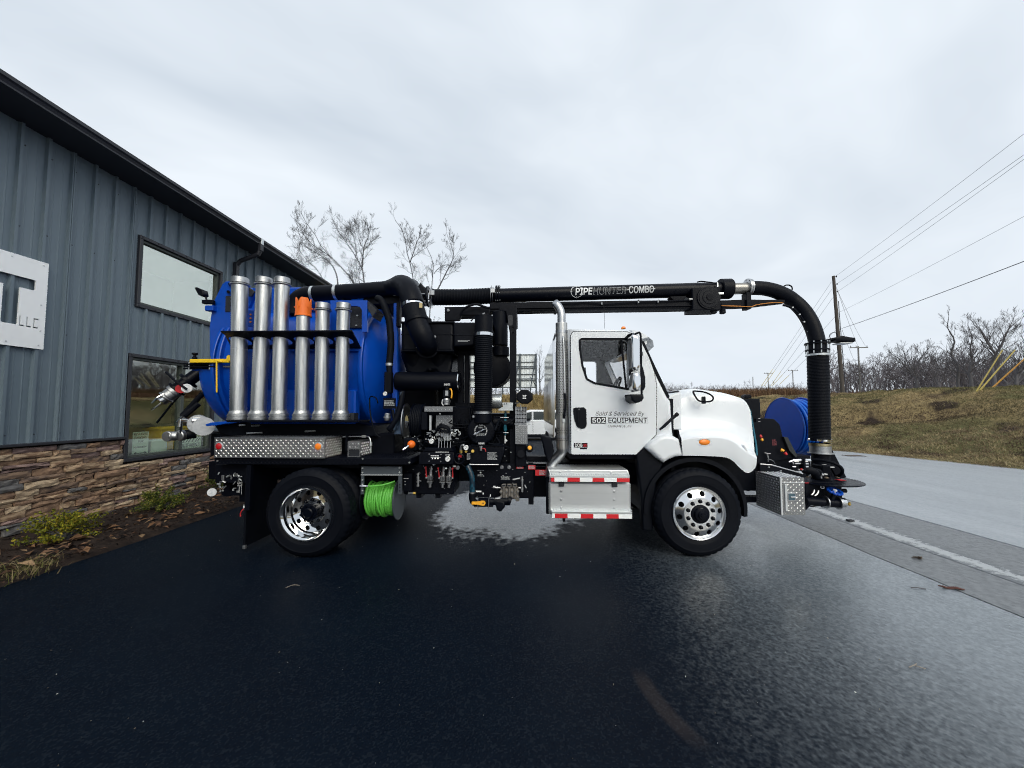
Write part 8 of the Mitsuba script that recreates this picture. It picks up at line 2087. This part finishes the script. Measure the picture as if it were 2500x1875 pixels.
st = P('reel_stand', slab([(3.223, 1.645), (3.291, 1.656), (3.468, 1.639), (3.544, 1.566), (3.567, 1.458), (3.576, 1.396), (3.642, 1.379), (3.678, 1.306), (3.743, 1.138), (3.737, 1.104), (3.291, 1.024), (3.226, 1.08), (3.214, 1.373)], 5.42, 5.47, 0.008), satin, 30)
put(st + '__rib', slab([(3.563, 1.398), (3.623, 1.387), (3.74, 1.135), (3.717, 1.112), (3.633, 1.207)], 5.38, 5.42, 0.006), mat('stand_edge', (0.012, 0.016, 0.018), 0.5), 30)
put(st + '__base', bx(3.244, 3.966, 5.45, 6.5, 0.92, 1.134, 0.01), satin)
put(st + '__print', bars((3.426, 5.418, 1.357), 0.064, 0.082, 7, 71), mat('print_red', (0.16, 0.03, 0.04), 0.6))
put(st + '__label', J(*[bx(q[0] - .012, q[0] + .012, 5.414, 5.418, q[2] - .004, q[2] + .004) for q in ((3.265, 5.42, 1.645), (3.264, 5.42, 1.602))]), label_white)
P('reservoir', bx(3.202, 3.461, 5.7, 6.6, 1.2, 1.929, 0.012), plastic)
P('reservoir_cap', slab([(3.285, 1.935), (3.287, 1.978), (3.317, 1.996), (3.365, 1.996), (3.388, 1.972), (3.387, 1.935)], 5.78, 5.9, 0.012), plastic, 30)
for p, q, m in (((3.253, 5.4, 1.414), (3.268, 5.38, 1.387), redpaint), ((3.268, 5.39, 1.364), (3.277, 5.37, 1.343), gold), ((3.516, 5.38, 1.22), (3.551, 5.36, 1.206), gold), ((3.569, 5.38, 1.181), (3.587, 5.36, 1.15), redpaint)):
    P('cap_plug', cyl(p, q, 0.022, 0.014, 12, 0.004), m, 30)
P('white_tube', cyl((3.198, 5.4, 1.408), (3.218, 5.38, 1.376), 0.022, n=12), label_white)
hz = []
for p, q, r_ in (((3.615, 5.3, 1.086), (3.734, 5.3, 1.089), .019), ((3.766, 5.3, 1.087), (3.847, 5.3, 1.087), .021), ((3.64, 5.3, 1.045), (3.732, 5.3, 1.046), .013), ((3.764, 5.3, 1.043), (3.818, 5.3, 1.043), .015), ((3.606, 5.3, 0.999), (3.649, 5.3, 1.001), .014), ((3.765, 5.3, 1.002), (3.816, 5.3, 1.002), .013),
                  ((3.565, 5.3, 1.064), (3.62, 5.3, 1.086), .012), ((3.599, 5.3, 1.086), (3.624, 5.3, 1.037), .012)):
    hz.append(cyl(p, q, r_, n=10))
P('quick_coupler', J(*hz), chrome, 30)
P('coupler_bracket', bx(3.732, 3.764, 5.26, 5.36, 0.945, 1.12, 0.006), satin)
P('drain_cock', J(cyl((3.332, 5.38, 1.164), (3.346, 5.38, 1.097), 0.010, n=8), cyl((3.299, 5.38, 1.175), (3.381, 5.38, 1.164), 0.006, n=6), cyl((3.34, 5.38, 1.091), (3.345, 5.38, 1.058), 0.008, n=8), tube(smooth_path([(3.357, 5.38, 1.086), (3.411, 5.38, 1.064), (3.432, 5.38, 1.03)], 8), 0.004, 5)), castalu)
P('front_bumper', slab([(3.094, 1.059), (3.279, 1.044), (3.683, 0.928), (3.681, 0.885), (3.12, 0.882), (3.09, 0.957)], 5.15, 6.7, 0.01), satin, 30)
P('bumper_edge', tube(np.array([(3.089, 5.14, 1.057), (3.236, 5.14, 1.047), (3.629, 5.14, 0.935)]), 0.008, 6), steel)
P('bumper_lug', J(*[cyl(q, np.array(q) - [0, 0.02, 0], 0.009, n=8) for q in ((3.574, 5.14, 0.99), (3.578, 5.14, 0.953), (3.193, 5.14, 1.02), (3.343, 5.14, 0.973), (3.616, 5.14, 0.991))]), zinc)
P('red_button', cyl((3.609, 5.13, 0.995), (3.595, 5.11, 0.998), 0.012, n=12), redpaint)
P('bumper_arm', bx(2.785, 3.13, 5.2, 5.32, 0.544, 0.619, 0.006), satin)
P('front_shackle', slab([(2.848, 0.858), (3.15, 0.942), (3.142, 0.723), (3.032, 0.668), (2.87, 0.688)], 5.3, 5.5, 0.02), satin, 30)
# swing plate and what stands on it
sc0 = np.array((4.344, 5.8, 0.737))
sw = P('swing_plate', lathe([(0, -0.012), (0.475, -0.012), (0.49, -0.006), (0.49, 0.006), (0.475, 0.012), (0, 0.012)], sc0, (0, 0, 1), 80), black, 30)
put(sw + '__bolt', J(*[cyl(q, np.array(q) + [0, 0, 0.02], 0.024, n=10, b=.004) for q in ((4.063, 5.55, 0.809), (4.219, 5.52, 0.81), (4.418, 5.58, 0.806), (4.02, 5.6, 0.806))]), mat('dull_bronze', (0.28, 0.22, 0.16), 0.4, metal=0.8), 30)
put(sw + '__label', J(bx(3.893, 3.954, 5.48, 5.6, sc0[2] + 0.012, sc0[2] + 0.016), bx(4.542, 4.634, 5.7, 5.8, sc0[2] + 0.012, sc0[2] + 0.016)), redpaint)
P('base_pipe', cyl((4.367, 5.8, 1.119), (4.345, 5.8, 0.749), 0.115, n=32), satin, 30)
P('base_gusset', slab([(4.476, 1.197), (4.494, 1.209), (4.692, 0.781), (4.562, 0.762), (4.476, 0.928)], 5.76, 5.80, 0.006), satin, 30)
P('base_gusset', slab([(4.725, 1.136), (4.755, 1.136), (4.922, 0.729), (4.738, 0.728)], 6.1, 6.14, 0.006), satin, 30)
P('base_window', J(bx(4.298, 4.345, 5.815, 5.83, 1.087, 1.117), slab([(4.238, 0.954), (4.306, 0.942), (4.351, 0.907), (4.236, 0.919)], 5.68, 5.70, 0.001), slab([(4.297, 0.983), (4.343, 0.984), (4.388, 0.954), (4.318, 0.954)], 5.68, 5.70, 0.001), bx(4.37, 4.468, 5.69, 5.70, 0.934, 0.946)), label_white)
P('loop_hose', J(tube(smooth_path([(4.119, 5.7, 1.035), (4.19, 5.6, 1.055), (4.28, 5.5, 1.034), (4.35, 5.45, 0.991), (4.386, 5.45, 0.935), (4.407, 5.5, 0.877), (4.435, 5.6, 0.831)], 40), 0.020, 10), tube(smooth_path([(3.886, 5.5, 0.936), (3.933, 5.45, 0.933), (4.004, 5.45, 0.905), (4.066, 5.5, 0.83)], 20), 0.05, 12), tube(smooth_path([(3.916, 5.5, 0.857), (3.982, 5.48, 0.917), (4.097, 5.5, 0.915), (4.139, 5.5, 0.847)], 20), 0.03, 10)), rubber, True)
P('gear_motor', bx(4.228, 4.353, 5.6, 5.8, 0.813, 0.98, 0.015), satin, 30)
P('motor_fitting', J(cyl((4.114, 5.48, 0.873), (4.141, 5.48, 0.862), 0.022, n=10), cyl((4.145, 5.47, 0.877), (4.189, 5.47, 0.872), 0.013, n=8), cyl((4.113, 5.48, 0.85), (4.117, 5.48, 0.817), 0.014, n=8)), castalu)
lp_ = P('reel_frame', bx(3.898, 4.421, 5.5, 6.4, 0.492, 0.756, 0.02), satin)
put(lp_ + '__brace', slab([(3.833, 0.569), (3.934, 0.515), (3.826, 0.404)], 5.38, 5.42, 0.004), satin)
P('frame_boss', J(cyl((4.143, 5.5, 0.692), (4.121, 5.47, 0.698), 0.024, 0.024, 16)), castalu, 30)
P('frame_boss_hole', cyl((4.121, 5.47, 0.698), (4.117, 5.465, 0.699), 0.014, n=14), ink)
P('grease_line', J(tube(smooth_path([(4.009, 5.47, 0.661), (3.994, 5.46, 0.629), (3.952, 5.45, 0.592)], 8), 0.014, 8), tube(smooth_path([(4.064, 5.47, 0.656), (4.043, 5.46, 0.613), (3.991, 5.45, 0.581)], 8), 0.014, 8)), steel)
P('discharge_pipe', J(cyl((3.831, 5.4, 0.52), (4.081, 5.4, 0.51), 0.055, n=24, b=.005), cyl((4.114, 5.4, 0.505), (4.271, 5.4, 0.495), 0.058, n=24, b=.005), cyl((4.179, 5.4, 0.517), (4.216, 5.4, 0.6), 0.03, n=14), tube(smooth_path([(3.836, 5.38, 0.469), (3.917, 5.38, 0.454), (3.989, 5.38, 0.476), (4.042, 5.38, 0.449)], 16), 0.008, 6)), black, 30)
P('discharge_flange', J(cyl((4.092, 5.4, 0.511), (4.106, 5.4, 0.511), 0.085, n=28), cyl((4.26, 5.4, 0.501), (4.274, 5.4, 0.501), 0.085, n=28)), steel, 30)
P('discharge_cap', J(cyl((4.274, 5.4, 0.512), (4.353, 5.4, 0.507), 0.062, n=28, b=.006), cyl((4.288, 5.4, 0.512), (4.309, 5.4, 0.512), 0.067, n=28)), chrome, 30)
P('cap_ear', J(tube(smooth_path([(4.287, 5.36, 0.489), (4.333, 5.35, 0.508), (4.37, 5.35, 0.492), (4.382, 5.35, 0.525)], 12), 0.010, 6), cyl((4.36, 5.35, 0.508), (4.381, 5.35, 0.487), 0.018, n=8)), brass)
P('side_plug', cyl((4.465, 5.6, 0.625), (4.544, 5.6, 0.626), 0.03, n=16, b=.008), plastic, 30)
wq = np.array((4.214, 5.38, 0.664))
rim = []
wn = unit([0.1, -0.45, 1.0])
x_, y_, z_ = frame(wn)
a = np.linspace(0, 2 * np.pi, 61)
rad = 0.074 + 0.008 * (np.cos(a * 10) > 0.3)
rim.append(tube(wq + rad[:, None] * (np.cos(a)[:, None] * x_ + np.sin(a)[:, None] * y_), 0.016, 8, False))
for k in range(4):
    t = k * math.pi / 2 + 0.4
    rim.append(tube(np.array([wq, wq + 0.07 * (math.cos(t) * x_ + math.sin(t) * y_)]), 0.011, 6))
vw = P('blue_valve_wheel', J(*rim), blue, 40)
put(vw + '__hub', cyl(wq - wn * 0.01, wq + wn * 0.02, 0.024, n=12), label_white)
put(vw + '__stem', cyl(wq - wn * 0.10, wq, 0.02, n=10), satin)
# front toolbox in checker plate
q0 = np.array((3.051, 4.72, 0.513))
fx0, fx1, fz0, fz1 = 3.059, 3.346, q0[2], 0.956
fd = 5.20
tb = P('front_toolbox', J(plate((fx0, 4.72, fz0), (1, 0, 0), (0, 0, 1), fx1 - fx0, fz1 - fz0, 0.01, 0.030)), tread)
put(tb + '__side_panel', plate((fx0, fd, fz0), (0, -1, 0), (0, 0, 1), fd - 4.72, fz1 - fz0, 0.01, 0.030), tread)
put(tb + '__side_panel', plate((fx1, 4.72, fz0), (0, 1, 0), (0, 0, 1), fd - 4.72, fz1 - fz0, 0.01, 0.030), tread)
put(tb + '__top_panel', plate((fx0, 4.72, fz1), (1, 0, 0), (0, 1, 0), fx1 - fx0, fd - 4.72, 0.01, 0.030), tread)
put(tb + '__back_panel', bx(fx0, fx1, fd - 0.01, fd, fz0, fz1), tread)
put(tb + '__door', plate((fx0 + 0.028, 4.712, fz0 + 0.028), (1, 0, 0), (0, 0, 1), fx1 - fx0 - 0.034, fz1 - fz0 - 0.09, 0.008, 0.030), tread)
put(tb + '__hinge', bx(fx0 + 0.045, fx0 + 0.075, 4.700, 4.712, fz0 + 0.05, fz1 - 0.075, 0.004), brushed)
put(tb + '__edge', J(bx(fx0 - 0.003, fx0 + 0.022, 4.708, 4.72, fz0, fz1, 0.003), bx(fx0, fx1, 4.708, 4.72, fz1 - 0.062, fz1 - 0.056, 0.001)), brushed)
raised(tb)
lz = 0.733
lx = 3.179
put(tb + '__latch', J(bx(lx - 0.048, lx + 0.048, 4.698, 4.711, lz - 0.05, lz + 0.05, 0.004)), steel)
put(tb + '__latch_recess', bx(lx - 0.036, lx + 0.036, 4.694, 4.699, lz - 0.036, lz + 0.036), mat('latch_blue_grey', (0.10, 0.16, 0.20), 0.25, metal=0.8))
put(tb + '__latch_paddle', bx(lx - 0.02, lx + 0.05, 4.686, 4.696, lz - 0.012, lz + 0.006, 0.004), chrome)
